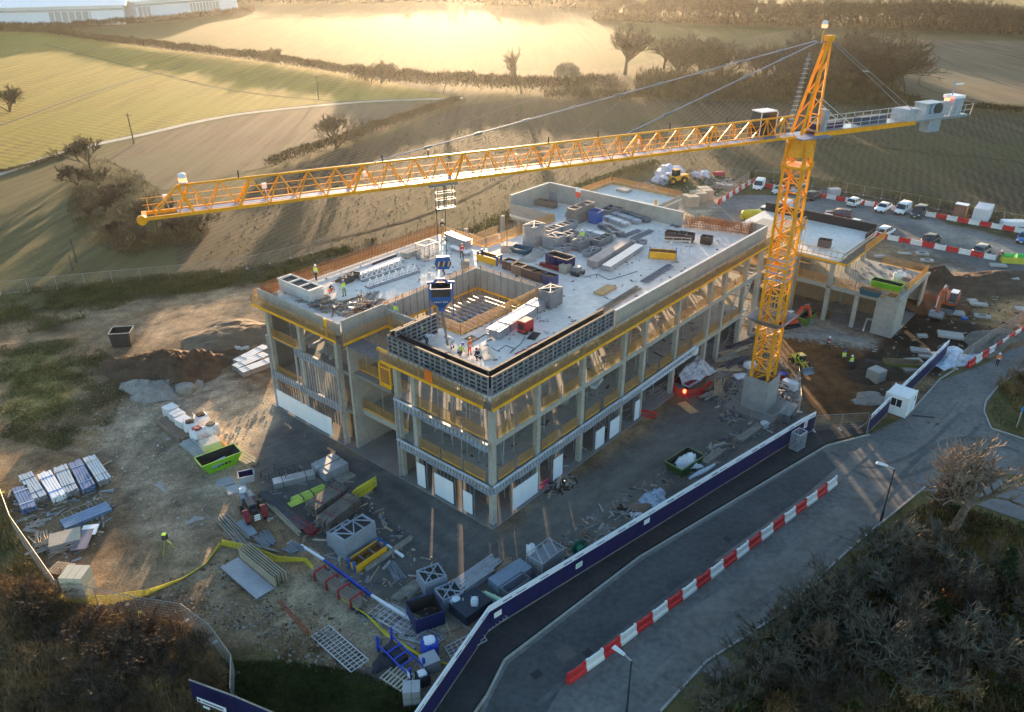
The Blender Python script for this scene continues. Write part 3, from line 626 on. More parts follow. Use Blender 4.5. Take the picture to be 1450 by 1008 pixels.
piece('plastic_wrap', (-.46, 11.3, 4.42), (-.46, 0, 4.42), .22, .05, plastic_s, bld); piece('plastic_wrap', (-.46, 11.3, 8.72), (-.46, 8, 8.72), .22, .05, plastic_s, bld)
piece('plastic_wrap', (19.2, -.46, 4.3), (33.9, -.46, 4.5), .12, .3, plastic_s, bld); block('plastic_bundle', (33.9, -.5, 4.1), (.7, .5, .9), plastic_s, bld)
# far left bay: light steel studs, channels and a white board
for q in range(8): bx('wall_board', -.30 + U(-.012, .012), -.22, 21.5 + q * 1.175 + .01, 21.5 + (q + 1) * 1.175 - .01, .25, 2.35 + U(-.015, .015), board_w)
for b_ in np.arange(19.9, 31.1, .43): bx('stud', -.20, -.06, b_ - .035, b_ + .035, 2.0, L1 - .2, galv_dk)
for b_ in np.arange(20.1, 26.2, .41): bx('stud', -.20, -.06, b_ - .04, b_ + .04, L1 + .4, L2 - .2, galv)
channel((-.2, 31, 0), (-.2, 19.6, 0), 4.35, 4); channel((-.2, 26.2, 0), (-.2, 19.6, 0), 8.45, 3)
for k in range(4): piece('steel_beam', (-.3, 20.5 + k * 1.6, 9.6 + .1 * k), (3.2, 20.8 + k * 1.6, 9.6 + .1 * k), .18, .28, galv, bld)
for b_ in (19.45, 31.0): piece('steel_post', (-.34, b_, .2), (-.34, b_, 8.8), .14, .2, galv, bld)
piece('steel_post', (-.34, 26.2, 2.4), (-.34, 26.2, 8.8), .14, .16, galv, bld); piece('steel_post', (-.36, 11.3, .2), (-.36, 11.3, 8.9), .14, .16, galv, bld)
for k in range(4): bx('plywood_sheet', .6, .66, 27.0 + k * 1.05, 27.95 + k * 1.05, 2.4, 4.6, ply)
bx('plywood_sheet', .9, .96, 19.9, 21.3, .2, 3.4, ply); bx('plywood_sheet', .9, .96, 20, 21.2, L1, L1 + 1.6, ply)
for k, b_ in enumerate((12.6, 13.5, 14.2, 15.0)): bx('plywood_sheet', 3.6, 3.66, b_, b_ + .55, L1, L1 + (3.2, 1.4, 2.9, 2.2)[k], ply)
# scaffolding bits inside the recess, yellow loading gate
gate = [(-.05, 12.75), (-.05, 14.25)]
for b_ in (12.75, 14.2): piece('gate_post', (.55, b_, L2 + .02), (.55, b_, RF - .35), .14, .16, safe_y, bld)
piece('gate_rail', (.55, 12.75, RF - .4), (.55, 14.2, RF - .4), .12, .14, safe_y, bld); piece('gate_rail', (.55, 12.75, L2 + .1), (.55, 14.2, L2 + .1), .1, .2, safe_y, bld)
inst('gate_mesh', BARO, bld, (.55, 13.47, L2 + .2), R(90), (.55, 1, 1.6)); inst('gate_mesh', BARO, bld, (.55, 13.47, L2 + 1.9), R(90), (.55, 1, 1.6))
bx('safety_post', -.95, -.8, 19.6, 19.9, RF - .5, RF + 1.3, safe_y); bx('orange_tarpaulin', -1.0, -.93, 5.6, 6.5, RF - .55, RF + .75, orange_p)
# reinforcement bars standing up from the edges
def rebar(p, q, h=1.35, s=.22, nm='rebar', m=rust, rows=2):
    p, q = Vector(p), Vector(q); d = (q - p).normalized(); n = Vector((-d.y, d.x, 0)) * .18; N = int((q - p).length / s); mb = MB()
    for r_ in range(rows):
        for k in range(N + 1):
            c = p + d * (k * s) + n * r_; mb.bar(c, c + Vector((U(-.03, .03), U(-.03, .03), h * U(.9, 1.1))), .035)
        for z in np.arange(.15, h * .9, .3): mb.bar(p + n * r_ + Vector((0, 0, z)), q + n * r_ + Vector((0, 0, z)), .03)
    return tag(mb.build(nm, m, bld), kind='stuff')
rebar((0, 31.2, RF), (25.4, 31.2, RF), 1.5); rebar((.1, 28.5, RF), (.1, 31.2, RF), 1.2); rebar((47.5, 9.6, RF), (50.4, 1.4, RF), 1.7, .18); guard((-.6, 31.8, RF - .3), (25.6, 31.8, RF - .3), me=BARO)
rebar((48.0, 9.2, RF), (50.6, 2.2, RF), 1.3, .2); guard((51.2, 9.4, RF - .3), (51.2, 1, RF - .3), me=BARO)
guard((25.75, 31.2, RF), (25.75, 23.9, RF), me=BARO); guard((26.0, 23.75, RF), (38.7, 23.75, RF), me=BARO); guard((25.9, 33.3, 9.2), (38.6, 33.3, 9.2)); guard((25.95, 33.2, 9.2), (25.95, 24.2, 9.2), me=BARO)
for k in range(5): piece('timber_strip', (26.3, 25 + k * 1.6, 9.3), (38, 25 + k * 1.6, 9.3), .1, .12, timber, bld)
bx('safety_post', 29.6, 29.85, 31.5, 31.75, 9.2, 11.8, safe_y); bx('safety_post', 34.8, 35.05, 25.0, 25.25, 9.2, 12.2, safe_y)
def crumbs(name, n, ar, zt, mats, par, smin=.08, smax=.7):
    """offcuts, tins and small rubbish lying about: nobody could count them"""
    m_ = MB()
    for _ in range(n):
        a, b_ = U(ar[0], ar[1]), U(ar[2], ar[3]); l_ = smin + (smax - smin) * rnd() ** 3; m_.box((a, b_, zt + .05), (l_, U(.06, .2), U(.04, .12)), U(0, 3.1), int(U(0, len(mats))))
    return tag(m_.build(name, mats, par), kind='stuff')
CM = [timber_gr, timber, galv_dk, ply_dk, conc, galv, steel_dk]
crumbs('floor_offcuts', 260, (.5, 46, .5, 8.5), L2, CM, bld, .1, 1.6); crumbs('floor_offcuts', 260, (.5, 46, .5, 8.5), L1, CM, bld, .1, 1.6); crumbs('floor_offcuts', 160, (.5, 46, .5, 8.5), .14, CM, bld, .1, 1.6)
crumbs('roof_offcuts', 60, (19, 47, 1.4, 9.4), RF, CM, bld, .08, .9); crumbs('roof_offcuts', 90, (19, 47, 9.5, 23), RF, CM, bld, .08, .9); crumbs('roof_offcuts', 90, (.6, 25, 19, 31), RF, CM, bld, .08, 1.0); crumbs('roof_offcuts', 50, (1.4, 18, 1.6, 9.2), RF, CM, bld, .08, .8)
crumbs('roof_offcuts', 90, (61, 72.5, -13.5, -6.2), 5.1, CM, bld, .1, 1.2); crumbs('courtyard_offcuts', 120, (5.6, 18, 10, 18), L2 + .12, CM, bld, .1, 1.4)
for k in range(14):
    a = U(1.5, 44); zt = (L1, L2)[k % 2]; block('stacked_boards', (a, U(2.5, 7), zt + .3), (U(.8, 2.4), U(.5, 1.2), U(.3, .6)), (ply, timber_gr, conc, bag_w, galv)[k % 5], bld, U(0, 1.5))
# far side: blockwork infill on the lower storeys leaves gaps the low sun shines through
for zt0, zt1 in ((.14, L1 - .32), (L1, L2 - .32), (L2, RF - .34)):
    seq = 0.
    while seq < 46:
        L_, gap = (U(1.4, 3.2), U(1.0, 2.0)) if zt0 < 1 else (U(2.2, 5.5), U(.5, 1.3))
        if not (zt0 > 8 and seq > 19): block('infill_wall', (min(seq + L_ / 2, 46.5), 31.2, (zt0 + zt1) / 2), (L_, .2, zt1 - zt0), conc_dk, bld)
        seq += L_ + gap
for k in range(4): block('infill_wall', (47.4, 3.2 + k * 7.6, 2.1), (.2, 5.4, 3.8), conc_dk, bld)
# steel stairs at the far end
st = thing('steel_stair', 'galvanised steel stair flights in the open bay at the far end of the long facade', 'stair', B(47.8, .9, 0), BR)
for f_, (x0, z0, x1, z1) in enumerate([(-1.2, .2, 1.5, 4.3), (-1.2, 4.4, 1.5, 8.5)]):
    for y in (-.6, .6): piece('stringer', (x0, y, z0), (x1, y, z1), .06, .28, galv, st)
    for k in range(14): t_ = k / 13; block('tread', (x0 + (x1 - x0) * t_, 0, z0 + (z1 - z0) * t_ + .05), (.26, 1.15, .04), galv, st)
    for y in (-.6, .6): piece('handrail', (x0, y, z0 + 1), (x1, y, z1 + 1), .05, .05, galv, st)
# low rear block seen over the back wall
rb = thing('rear_block', 'low concrete block with timber edged roof slab behind the main roof wall', 'building', BO, BR)
bx('wall', 48.6, 70.6, 23.2, 36, .0, 8.6, conc, rb); bx('roof_slab', 48.4, 70.8, 23.0, 36.2, 8.61, 8.9, conc_new, rb)
for p, q in (((70.6, 23.1), (70.6, 36)), ((48.6, 36), (70.6, 36)), ((48.6, 23.1), (70.6, 23.1))):
    piece('edge_upstand', (*p, 9.15), (*q, 9.15), .2, .5, conc if p[1] < 24 and q[1] < 24 else ply, rb)
guard((70.9, 23, 8.9), (70.9, 36, 8.9), rb, BARO); guard((50, 36.3, 8.9), (70.7, 36.3, 8.9), rb, BARO); bx('roof_hatch', 67.3, 69, 31, 33, 8.9, 9.35, conc, rb); bx('safety_post', 62.6, 62.85, 22.7, 22.95, 8.6, 10.6, safe_y, rb)
# ------------------------------------------------------------------ second frame on the right
sb = thing('second_frame_building', 'smaller concrete frame with a grey roof slab beside the excavated ground', 'building', BO, BR)
def sx(n, *a, m=conc): return bx(n, *a, m, sb)
HZ, LZ = 8.7, 5.1
sx('ground_slab', 60.4, 74, -14.3, 10, -.05, .1, m=conc_dk)
sx('roof_slab', 60.0, 74.2, -6.0, 10.5, HZ - .35, HZ, m=conc_new); sx('first_floor_slab', 60.6, 73.5, -5.8, 10, LZ - .34, LZ - .04); sx('low_roof_slab', 60.7, 73.0, -14.2, -5.82, LZ - .3, LZ)
for a in (60.4, 66.5, 72.6):
    for b_ in (-5.4, -.6, 4.4, 9.4):
        sx('column', a - .25, a + .25, b_ - .25, b_ + .25, .1, LZ - .345); sx('column', a - .25, a + .25, b_ - .25, b_ + .25, LZ - .03, HZ - .36)
for b0, b1 in ((-5.1, -.9), (-.3, 4.1), (4.7, 9.1)): sx('edge_beam', 60.2, 60.6, b0, b1, LZ - .5, LZ + .1)
sx('edge_beam', 60.2, 60.6, -13.7, -5.7, LZ - .5, LZ + .1)
sx('wall', 60.3, 60.6, -14.2, -11.6, .1, LZ - .01); sx('column', 60.2, 60.6, -9.4, -8.9, .1, LZ - .51)
sx('wall', 60.7, 64.2, -14.2, -13.95, .1, LZ - .31, m=conc); sx('wall', 71.6, 72.9, -14.2, -13.95, .1, LZ - .31); sx('edge_beam', 60.62, 73.0, -14.35, -14.0, LZ - .05, LZ + .25)
sx('back_wall', 72.7, 72.95, -13.9, -7.0, .1, LZ - .31); sx('back_wall', 72.9, 73.1, -4.9, -1.2, .1, LZ - .4, m=conc_dk); sx('back_wall', 72.9, 73.1, .2, 3.8, .1, LZ - .4, m=conc_dk)
blackp = M('black_membrane', (.018, .018, .022), .6, var=.2)
sx('parapet_wall', 73.9, 74.15, -5.9, 10.4, HZ, HZ + 1.3, m=blackp); sx('parapet_wall', 70.2, 73.88, -6.0, -5.8, HZ, HZ + .9, m=blackp)
piece('toe_board', (59.85, 10.4, HZ - .3), (59.85, -7.2, HZ - .3), .05, .26, safe_y, sb); piece('toe_board', (59.9, -7.3, HZ - .3), (66, -7.3, HZ - .3), .05, .26, safe_y, sb)
sx('edge_deck', 59.9, 60.9, -7.2, 10.4, HZ - .46, HZ - .40, m=ply_dk); sx('edge_deck', 60.9, 74, -7.3, -6.1, HZ - .46, HZ - .40, m=ply_dk)
for k in range(22): piece('guard_baluster', (60.2, 10 - k * .78, HZ - .3), (60.8, 10 - k * .78, HZ + .75), .06, .08, timber, sb)
piece('hand_rail', (60.85, 10.3, HZ + .8), (60.85, -6.6, HZ + .8), .06, .1, timber, sb); piece('hand_rail', (60.2, 10.3, HZ + .25), (60.2, -6.6, HZ + .25), .05, .08, timber, sb)
for k in range(18): piece('wall_starter', (61.4 + k * .66, -6.0, HZ), (61.4 + k * .66, -6.7, HZ + 1.1), .05, .08, form_gr, sb)
piece('hand_rail', (61.2, -6.75, HZ + 1.1), (73.4, -6.75, HZ + 1.1), .06, .08, form_gr, sb); guard((66, -7.35, HZ - .3), (74, -7.35, HZ - .3), sb, BARO)
guard((72.8, -13.8, LZ + .02), (72.8, -8, LZ + .02), sb); guard((64, -14.0, LZ + .25), (72.7, -14.0, LZ + .25), sb, BARO); guard((60.5, -14, LZ + .1), (60.5, -6, LZ + .1), sb, BARO)
for k in range(10): piece('prop', (61.2 + (k % 5) * 1.1, -6.4 - (k // 5) * 1.3, LZ), (61.3 + (k % 5) * 1.1, -6.3 - (k // 5) * 1.3, HZ - .5), .06, .06, galv, sb)
for k in range(14): piece('prop', (60.9 + (k % 7) * 1.7, -4.4 + (k // 7) * 9, LZ), (60.9 + (k % 7) * 1.7, -4.4 + (k // 7) * 9, HZ - .37), .06, .06, timber, sb)
for k in range(5): piece('prop', (61.0, -3.5 + k * 1.0, LZ), (61.1, -3.3 + k * 1.0, HZ - .5), .05, .05, timber, sb); piece('raking_brace', (61.0, -4.2 + k * 2.4, LZ), (61.0, -2.6 + k * 2.4, HZ - .6), .05, .05, timber, sb)
sx('sunlit_floor', 52.0, 60.3, -4.5, 9.5, -.04, .06, m=M('sunlit_floor_tan', (.42, .33, .20), .9, var=.12)); sx('edge_beam', 58.9, 59.3, 2.5, 9.5, 4.3, 5.2)  # tan floor: sunlight falling through the frame is put into its colour

# scaffold and timber rails where the long facade runs on to the second frame
for k in range(9):
    a = 51.2 + k * 1.05
    for b_ in (-1.3, .6): piece('scaffold_tube', (a, b_, .1), (a, b_, 13.6 + U(-.5, .4)), .06, .06, (timber, galv, safe_y)[k % 3], bld)
for z in (6.4, 8.4, 10.4, 12.2, 13.0):
    for b_ in (-1.3, .6): piece('scaffold_ledger', (51.0, b_, z), (59.9, b_, z + U(-.1, .1)), .06, .07, safe_y if z > 9 else timber, bld)
    piece('scaffold_board', (51.0, -.35, z - .2), (59.8, -.35, z - .2), 1.5, .05, ply, bld)
for k in range(7): piece('scaffold_brace', (51.3 + k * 1.2, -1.34, 6.4 + (k % 3) * 2), (52.5 + k * 1.2, -1.34, 8.4 + (k % 3) * 2), .05, .05, timber, bld)
sx('infill_wall', 66.2, 66.5, -5.2, 9.2, .1, LZ - .4, m=M('wall_reflected_tan', (.33, .25, .17), .85, var=.2)); sx('infill_wall', 66.2, 66.5, -10.5, -5.6, .1, LZ - .32, m=MATS['wall_reflected_tan']); sx('infill_wall', 66.3, 66.5, -.3, 9.2, LZ, HZ - .4, m=MATS['wall_reflected_tan'])  # walls added to darken and warm the underside; tan imitates reflected light
for b0, b1 in ((-5.1, -.9), (-.3, 4.1), (4.7, 9.1)): sx('roof_beam', 60.1, 60.6, b0, b1, HZ - .75, HZ - .36)
guard((60.55, -5.6, LZ + .05), (60.55, 9.3, LZ + .05), sb, BARO)
# ------------------------------------------------------------------ tower crane
CB = Vector((26.7, 75.1, 0)); CR = R(25.85); JZ = 29.4
crane = thing('tower_crane', 'tall yellow tower crane with a long lattice jib over the concrete frame', 'crane', CB, CR)
cu, cv = Vector((math.cos(CR), math.sin(CR), 0)), Vector((-math.sin(CR), math.cos(CR), 0))
mast = bpy.data.objects.new('mast', None); COL.objects.link(mast); mast.parent = crane; mast.rotation_euler = (0, 0, BR - CR)
def cp(nm, p, q, wd, ht=None, m=crane_y, par=None): return piece(nm, p, q, wd, ht or wd, m, par or crane)
HS = .92
for sx_, sy_ in ((-1, -1), (1, -1), (1, 1), (-1, 1)):
    for k in range(6): cp('mast_leg', (sx_ * HS, sy_ * HS, 3.4 + k * 4.1), (sx_ * HS, sy_ * HS, 3.4 + k * 4.1 + 4.08), .22, .22, crane_y, mast)
corners = [(-HS, -HS), (HS, -HS), (HS, HS), (-HS, HS)]
for k in range(17):
    z = 3.6 + k * 1.43
    for i in range(4):
        a, b_ = corners[i], corners[(i + 1) % 4]; a2, b2 = (a, b_) if (k + i) % 2 else (b_, a)
        cp('mast_brace', (*a2, z), (*b2, z + 1.43), .10, .10, crane_y, mast); cp('mast_strut', (*a, z), (*b_, z), .09, .09, crane_y, mast)
for k in range(9): cp('ladder', (.3, -.5, 3.6 + k * 2.7), (.3, -.5, 3.6 + k * 2.7 + 2.68), .4, .05, galv, mast)
# base box, fan deck round the mast, enclosed bay
base = MB()
for s in ((0, -1.35, 2.6, .08), (0, 1.35, 2.6, .08)): base.box((s[0], s[1], 2.1), (2.78, .08, 4.2))
for x in (-1.35, 1.35): base.box((x, 0, 2.1), (.08, 2.62, 4.2))
base.build('base_enclosure', M('grey_ply', (.30, .29, .29), .8, var=.2), mast); block('foundation', (0, 0, .2), (5.5, 5.5, .5), conc_dk, mast)
fan = MB(); zf = 10.2
for i in range(4):
    a, b_ = corners[i], corners[(i + 1) % 4]; k = 2.15
    fan.add([(a[0] * 1.15, a[1] * 1.15, zf), (b_[0] * 1.15, b_[1] * 1.15, zf), (b_[0] * k, b_[1] * k, zf + .8), (a[0] * k, a[1] * k, zf + .8),
             (a[0] * 1.15, a[1] * 1.15, zf + .06), (b_[0] * 1.15, b_[1] * 1.15, zf + .06), (b_[0] * k, b_[1] * k, zf + .86), (a[0] * k, a[1] * k, zf + .86)], CUBE_F)
fan.build('climbing_guard', M('grey_ply2', (.25, .24, .25), .8, var=.3), mast)
net = M('pale_net', (.40, .36, .38), .8)
for i in range(4):
    a, b_ = corners[i], corners[(i + 1) % 4]
    for z in (15.3, 16.0, 16.7, 17.4): cp('net_band', (a[0] * 1.12, a[1] * 1.12, z), (b_[0] * 1.12, b_[1] * 1.12, z), .03, .16, net, mast)
# top of the mast and slewing ring
t_ = MB()
for a in corners: t_.tube((a[0], a[1], 26.6), (a[0] * .95, a[1] * .95, 28.7), .17, n=6)
t_.box((0, 0, 26.5), (2.3, 2.3, .25)); t_.lathe([(1.25, 27.5), (1.1, 28.75), (1.3, 28.75), (1.3, 29.2), (.9, 29.25)], n=16); t_.build('slewing_ring', crane_y, mast)
for a in corners: cp('mast_collar', (a[0], a[1], 26.2), (a[0] * 1.02, a[1] * 1.02, 26.9), .34, .34, crane_y, mast)
pl = MB(); pl.box((.4, -.1, JZ - .12), (3.6, 2.9, .08)); pl.build('slewing_platform', blue_lt, crane)
# jib
XT, NB = -56.2, 28; bay = (XT + 1.6) / NB; HW = .66; TH = 1.75
for i in range(14):
    xa, xb = -1.4 + (XT + 1.4) * i / 14, -1.4 + (XT + 1.4) * (i + 1) / 14
    for y in (-HW, HW): cp('bottom_chord', (xa, y, JZ), (xb + .02, y, JZ), .16, .22)
    xt = max(xb, -53.9); cp('top_chord', (xa, 0, JZ + TH), (xt + .02, 0, JZ + TH), .14, .14)
for k in range(NB - 1):
    x0 = -1.5 + bay * k; x1 = x0 + bay; xm = x0 + bay / 2
    for y in (-HW, HW):
        cp('jib_brace', (x0, y, JZ), (xm, 0, JZ + TH), .07); cp('jib_brace', (xm, 0, JZ + TH), (x1, y, JZ), .07 if k % 4 else .13)
    cp('cross_strut', (x0, -HW, JZ), (x0, HW, JZ), .09)
    for y in (-.22, .22): cp('jib_walkway', (x0, y, JZ + .06), (x1 - .04, y, JZ + .06), .36, .05, blue_lt)
xe = -1.5 + bay * (NB - 1)
for y in (-HW, HW): cp('jib_brace', (XT + .5, y, JZ), (-53.9, 0, JZ + TH), .1); cp('jib_brace', (-53.9, 0, JZ + TH), (-53.2, y, JZ), .12)
cp('end_beam', (XT, -HW - .1, JZ), (XT, HW + .1, JZ), .3, .3); e_ = MB(); e_.lathe([(.32, -.12), (.32, .12)], n=12); o = e_.build('end_sheave', crane_y, crane, loc=(XT - .2, -HW, JZ - .05)); o.rotation_euler = (R(90), 0, 0)
for z in (.45, .9): cp('walkway_rail', (-3, HW + .35, JZ + z), (-30, HW + .35, JZ + z), .03, .03, safe_y); cp('walkway_rail', (-30, HW + .35, JZ + z), (XT, HW + .35, JZ + z), .03, .03, safe_y)
for k in range(18): cp('rail_post', (-4 - k * 3.05, HW + .35, JZ), (-4 - k * 3.05, HW + .35, JZ + .92), .035, .035, safe_y)
for x in (-50, -40, -36.5, -26.5, -22, -15, -9): cp('marker_post', (x, 0, JZ + TH), (x, 0, JZ + TH + .55), .08, .08, steel_dk)
for x in (-54.6, -48.2, -41.0, -29.0, -17.5): cp('lamp_arm', (x, HW, JZ + .1), (x - .1, HW, JZ + .75), .06, .06, galv); block('floodlight', (x - .12, HW, JZ + .9), (.3, .26, .34), white_p, crane)
def beacon(x, y, z, glow=0):
    m = MB(); m.lathe([(.22, 0), (.28, .08), (.22, .16)], n=10, mi=0); m.lathe([(.24, .16), (.26, .34)], n=10, mi=1); m.lathe([(.26, .34), (.24, .62), (.1, .68)], n=10, mi=0)
    return m.build('aviation_beacon', [white_p, M('beacon_red', (1, .12, .03), .4, emit=glow)] , crane, loc=(x, y, z))
beacon(-53.5, 0, JZ + TH + .1, 2.5)
# cat head with ties
AX, AZ_ = 1.35, 37.5
for y in (-.62, .62):
    cp('head_leg', (-.75, y, JZ + .1), (AX - .15, y * .25, AZ_), .2); cp('head_leg', (1.1, y, JZ + .1), (AX + .1, y * .25, AZ_), .17)
    for k in range(5):
        f0, f1 = k / 5, (k + 1) / 5
        p = Vector((-.75, y, JZ + .1)).lerp(Vector((AX - .15, y * .25, AZ_)), f0); q = Vector((1.1, y, JZ + .1)).lerp(Vector((AX + .1, y * .25, AZ_)), f1); cp('head_brace', p, q, .09)
for f in (.2, .45, .7, .9):
    for x0, x1 in ((-.75, AX - .15), (1.1, AX + .1)):
        x = x0 + (x1 - x0) * f; y = .62 - .46 * f; z = JZ + .1 + (AZ_ - JZ - .1) * f; cp('head_strut', (x, -y, z), (x, y, z), .09)
block('head_block', (AX, 0, AZ_ + .1), (.7, .6, .5), crane_y, crane); cp('beacon_mast', (AX - .9, 0, AZ_ - .3), (AX - .8, 0, AZ_ + .9), .06, .06, safe_y); beacon(AX - .8, 0, AZ_ + .9, 6.); cp('head_arm', (AX - 1, 0, AZ_ - .25), (AX, 0, AZ_ - .1), .1, .1, galv_dk)
tie_m = M('tie_bar_steel', (.33, .33, .42), .5, .3)
def tie(p, q, n, r=.075):
    p, q = Vector(p), Vector(q)
    for k in range(n):
        a, b_ = p.lerp(q, k / n), p.lerp(q, (k + 1) / n); cp('tie_bar', a, b_, r, r, tie_m)
        if k: d = (b_ - a).normalized() * .3; cp('tie_link', a - d, a + d, r * 2, r * 2.2, galv_dk)
tie((-.0, -.15, AZ_ - .1), (-19.3, 0, JZ + TH + .1), 5); tie((-.0, .15, AZ_ - .05), (-40.6, 0, JZ + TH + .1), 10)
for y in (-.5, .5): cp('counter_tie', (AX + .3, y * .4, AZ_ - .05), (13.6, y * 1.4, JZ + 1.0), .06, .06, galv_dk); cp('counter_tie', (1.1, y, JZ + 3.2), (5.6, y * 1.6, JZ + .3), .07, .07, galv)
cp('tie_spreader', (6.6, -.42, JZ + 5.12), (6.6, .42, JZ + 5.12), .06, .08, galv)
for dx_ in (-.25, 0, .25):
    cp('ladder_rail', (-1.25 + dx_, .5, JZ + .5), (-.35 + dx_ * .5, .3, AZ_ - 1), .04, .04, galv_dk)
for k in range(16): f = k / 16; cp('ladder_hoop', (-1.55 + .9 * f, .5 - .2 * f, JZ + .6 + 6.3 * f), (-.95 + .9 * f, .5 - .2 * f, JZ + .6 + 6.3 * f), .3, .03, galv_dk)
# cab
cab = MB(); cab.side([(-1.0, .0), (.9, 0), (1.0, 1.1), (.75, 2.0), (-.9, 2.0), (-1.1, 1.0)], -.65, .65, 0); cb = cab.build('cab', M('cab_dark', (.03, .03, .035), .4), crane, loc=(-3.4, 1.5, JZ + .1))
block('cab_roof', (-.1, 0, 2.06), (1.8, 1.36, .1), white_p, cb); block('cab_glass', (-.1, -.66, 1.2), (1.4, .03, 1.1), glass, cb)
for x in (-1, .85): block('cab_frame', (x, -.68, 1.0), (.08, .05, 2.0), white_p, cb)
# counter jib
for y in (-.75, .75): cp('counter_beam', (.8, y, JZ - .02), (13.8, y, JZ - .02), .18, .42); cp('counter_beam', (13.85, y, JZ + .08), (21.2, y, JZ + .08), .14, .22, M('blue_grey_paint', (.22, .28, .36), .5))
for k in range(10): block('deck_plate', (1.9 + k * 2, 0, JZ + .24), (1.96, 1.5 if k < 6 else 1.9, .05), galv, crane)
for y in (-.95, .95):
    for z in (.75, 1.2): cp('hand_rail', (1.6, y, JZ + z), (13, y, JZ + z), .04, .04, galv)
    for k in range(11): cp('rail_post', (1.7 + k * 1.12, y, JZ + .2), (1.7 + k * 1.12, y, JZ + 1.22), .045, .045, galv)
    for k in range(4): cp('rail_post', (18 + k * 1.05, y * 1.15, JZ + .2), (18.1 + k * 1.05, y * 1.2, JZ + 1.3), .045, .045, galv)
    for z in (.75, 1.25): cp('hand_rail', (17.5, y * 1.17, JZ + z), (21.3, y * 1.2, JZ + z), .04, .04, galv)
block('control_cabinet', (1.9, -.3, JZ + 1.2), (.45, .9, 1.9), M('pale_blue_grey', (.26, .33, .40), .5), crane)
pb = MATS['pale_blue_grey']
w1 = MB(); w1.box((0, 0, .7), (2.0, 1.9, 1.0)); w1.tube((-.3, -1.0, .8), (-.3, 1.0, .8), .42, n=12); w1.box((0, 0, 1.25), (1.7, 1.5, .12)); w1.build('counterweight', M('weight_white', (.40, .41, .44), .7, var=.3), crane, loc=(13.2, 0, JZ))
w2 = MB(); w2.box((0, 0, .3), (2.8, 1.7, .5)); w2.tube((0, -.7, .95), (0, .7, .95), .5, n=14); w2.box((-.9, 0, .95), (.5, 1.4, 1.0)); w2.box((.95, 0, .95), (.6, 1.4, .8)); w2.box((0, 0, 1.5), (2.5, 1.5, .1)); w2.build('hoist_winch', pb, crane, loc=(16.2, 0, JZ + .1))
tube = MB(); tube.tube((0, -.62, .95), (0, .62, .95), .56, n=14); tube.build('rope_drum', steel_dk, crane, loc=(16.7, -.2, JZ + .12))
block('weight_block', (17, 0, JZ - .7), (1.7, 1.0, 1.1), pb, crane); block('electric_cabinet', (19.7, 0, JZ + 1.0), (1.3, 1.3, 1.6), pb, crane); block('electric_cabinet', (19.8, .1, JZ + 1.9), (1.5, 1.4, .3), white_p, crane)
cp('anemometer_pole', (19.3, 0, JZ + 1.9), (19.3, 0, JZ + 3.5), .09, .09, pb); cp('warning_arm', (19.3, 0, JZ + 3.1), (21.0, .3, JZ + 3.0), .1, .14, white_p); beacon(18.7, 0, JZ + 1.5, 1.5)
block('toolbox', (3.0, .2, JZ + .55), (3.4, 1.0, .5), navy, crane); block('cable_bundle', (8.5, .1, JZ + .6), (3.4, .9, .7), M('dark_blue_grey', (.06, .07, .11), .6), crane)
# trolley, ropes, hook block
TX = -35.7; tr = bpy.data.objects.new('trolley', None); COL.objects.link(tr); tr.parent = crane; tr.location = (TX, 0, JZ)
for x in (-.95, .95): piece('trolley_beam', (x, -.85, -.2), (x, .85, -.2), .18, .2, blue_lt, tr)
for y in (-.8, .8): piece('trolley_beam', (-1.1, y, -.2), (1.1, y, -.2), .14, .16, galv_dk, tr)
for x in (-.7, 0, .7):
    for y in (-1.3, -.75): piece('basket_bar', (x, y, -.2), (x * .9, y, -1.9), .05, .05, galv_dk, tr)
for z in (-.7, -1.2, -1.85):
    for y in (-1.3, -.75): piece('basket_bar', (-.75, y, z), (.75, y, z), .04, .04, galv_dk, tr)
    for x in (-.72, .72): piece('basket_bar', (x, -1.3, z), (x, -.75, z), .04, .04, galv_dk, tr)
block('basket_floor', (0, -1.02, -1.88), (1.4, .6, .05), galv, tr)
for y in (-.3, .3): piece('trolley_rope', (-.9, y, -.25), (XT - TX + 1, y, -.15), .02, .02, steel_dk, tr)
HK = CB + cu * TX; ZH = 22.7
hb = thing('hook_block', 'blue crane hook block with black and yellow hazard stripes hanging from the trolley', 'crane hook', HK + Vector((0, 0, ZH)), R(10))
hb.scale = (.82, .82, .82)
m = MB(); m.side([(-.55, -.5), (.55, -.5), (.8, 0), (.6, .75), (-.6, .75), (-.8, 0)], -.22, .22); m.build('side_plate', blue_p, hb)
for k in range(5): piece('hazard_stripe', (-.5 + k * .24, -.235, -.22), (-.36 + k * .24, -.235, .3), .02, .12, (safe_y, form_dk)[k % 2], hb)
m = MB(); m.tube((0, 0, -.5), (0, 0, -.85), .1); m.tube((0, 0, -.85), (.15, 0, -1.05), .09); m.tube((.15, 0, -1.05), (0, 0, -1.2), .08); m.build('hook', red_dk, hb)
for x, y in ((-.35, -.1), (.35, -.1), (-.35, .1), (.35, .1)): piece('hoist_rope', (x, y, .7), (x * 1.3, y * 3, (JZ - ZH - .2) / .82), .035, .035, steel_dk, hb)
bk = thing('concrete_skip_bucket', 'blue concrete skip hanging from the crane hook with a pouring hose to the slab', 'concrete skip', HK + Vector((-.25, 0, 18.7)), R(4))
bk.scale = (.84, .84, .84)
m = MB(); m.tub(2.0, 1.7, 2.0, 1.7, 1.15, .06, 1.4, 0, 1); m.build('hopper', [blue_p, form_dk], bk)
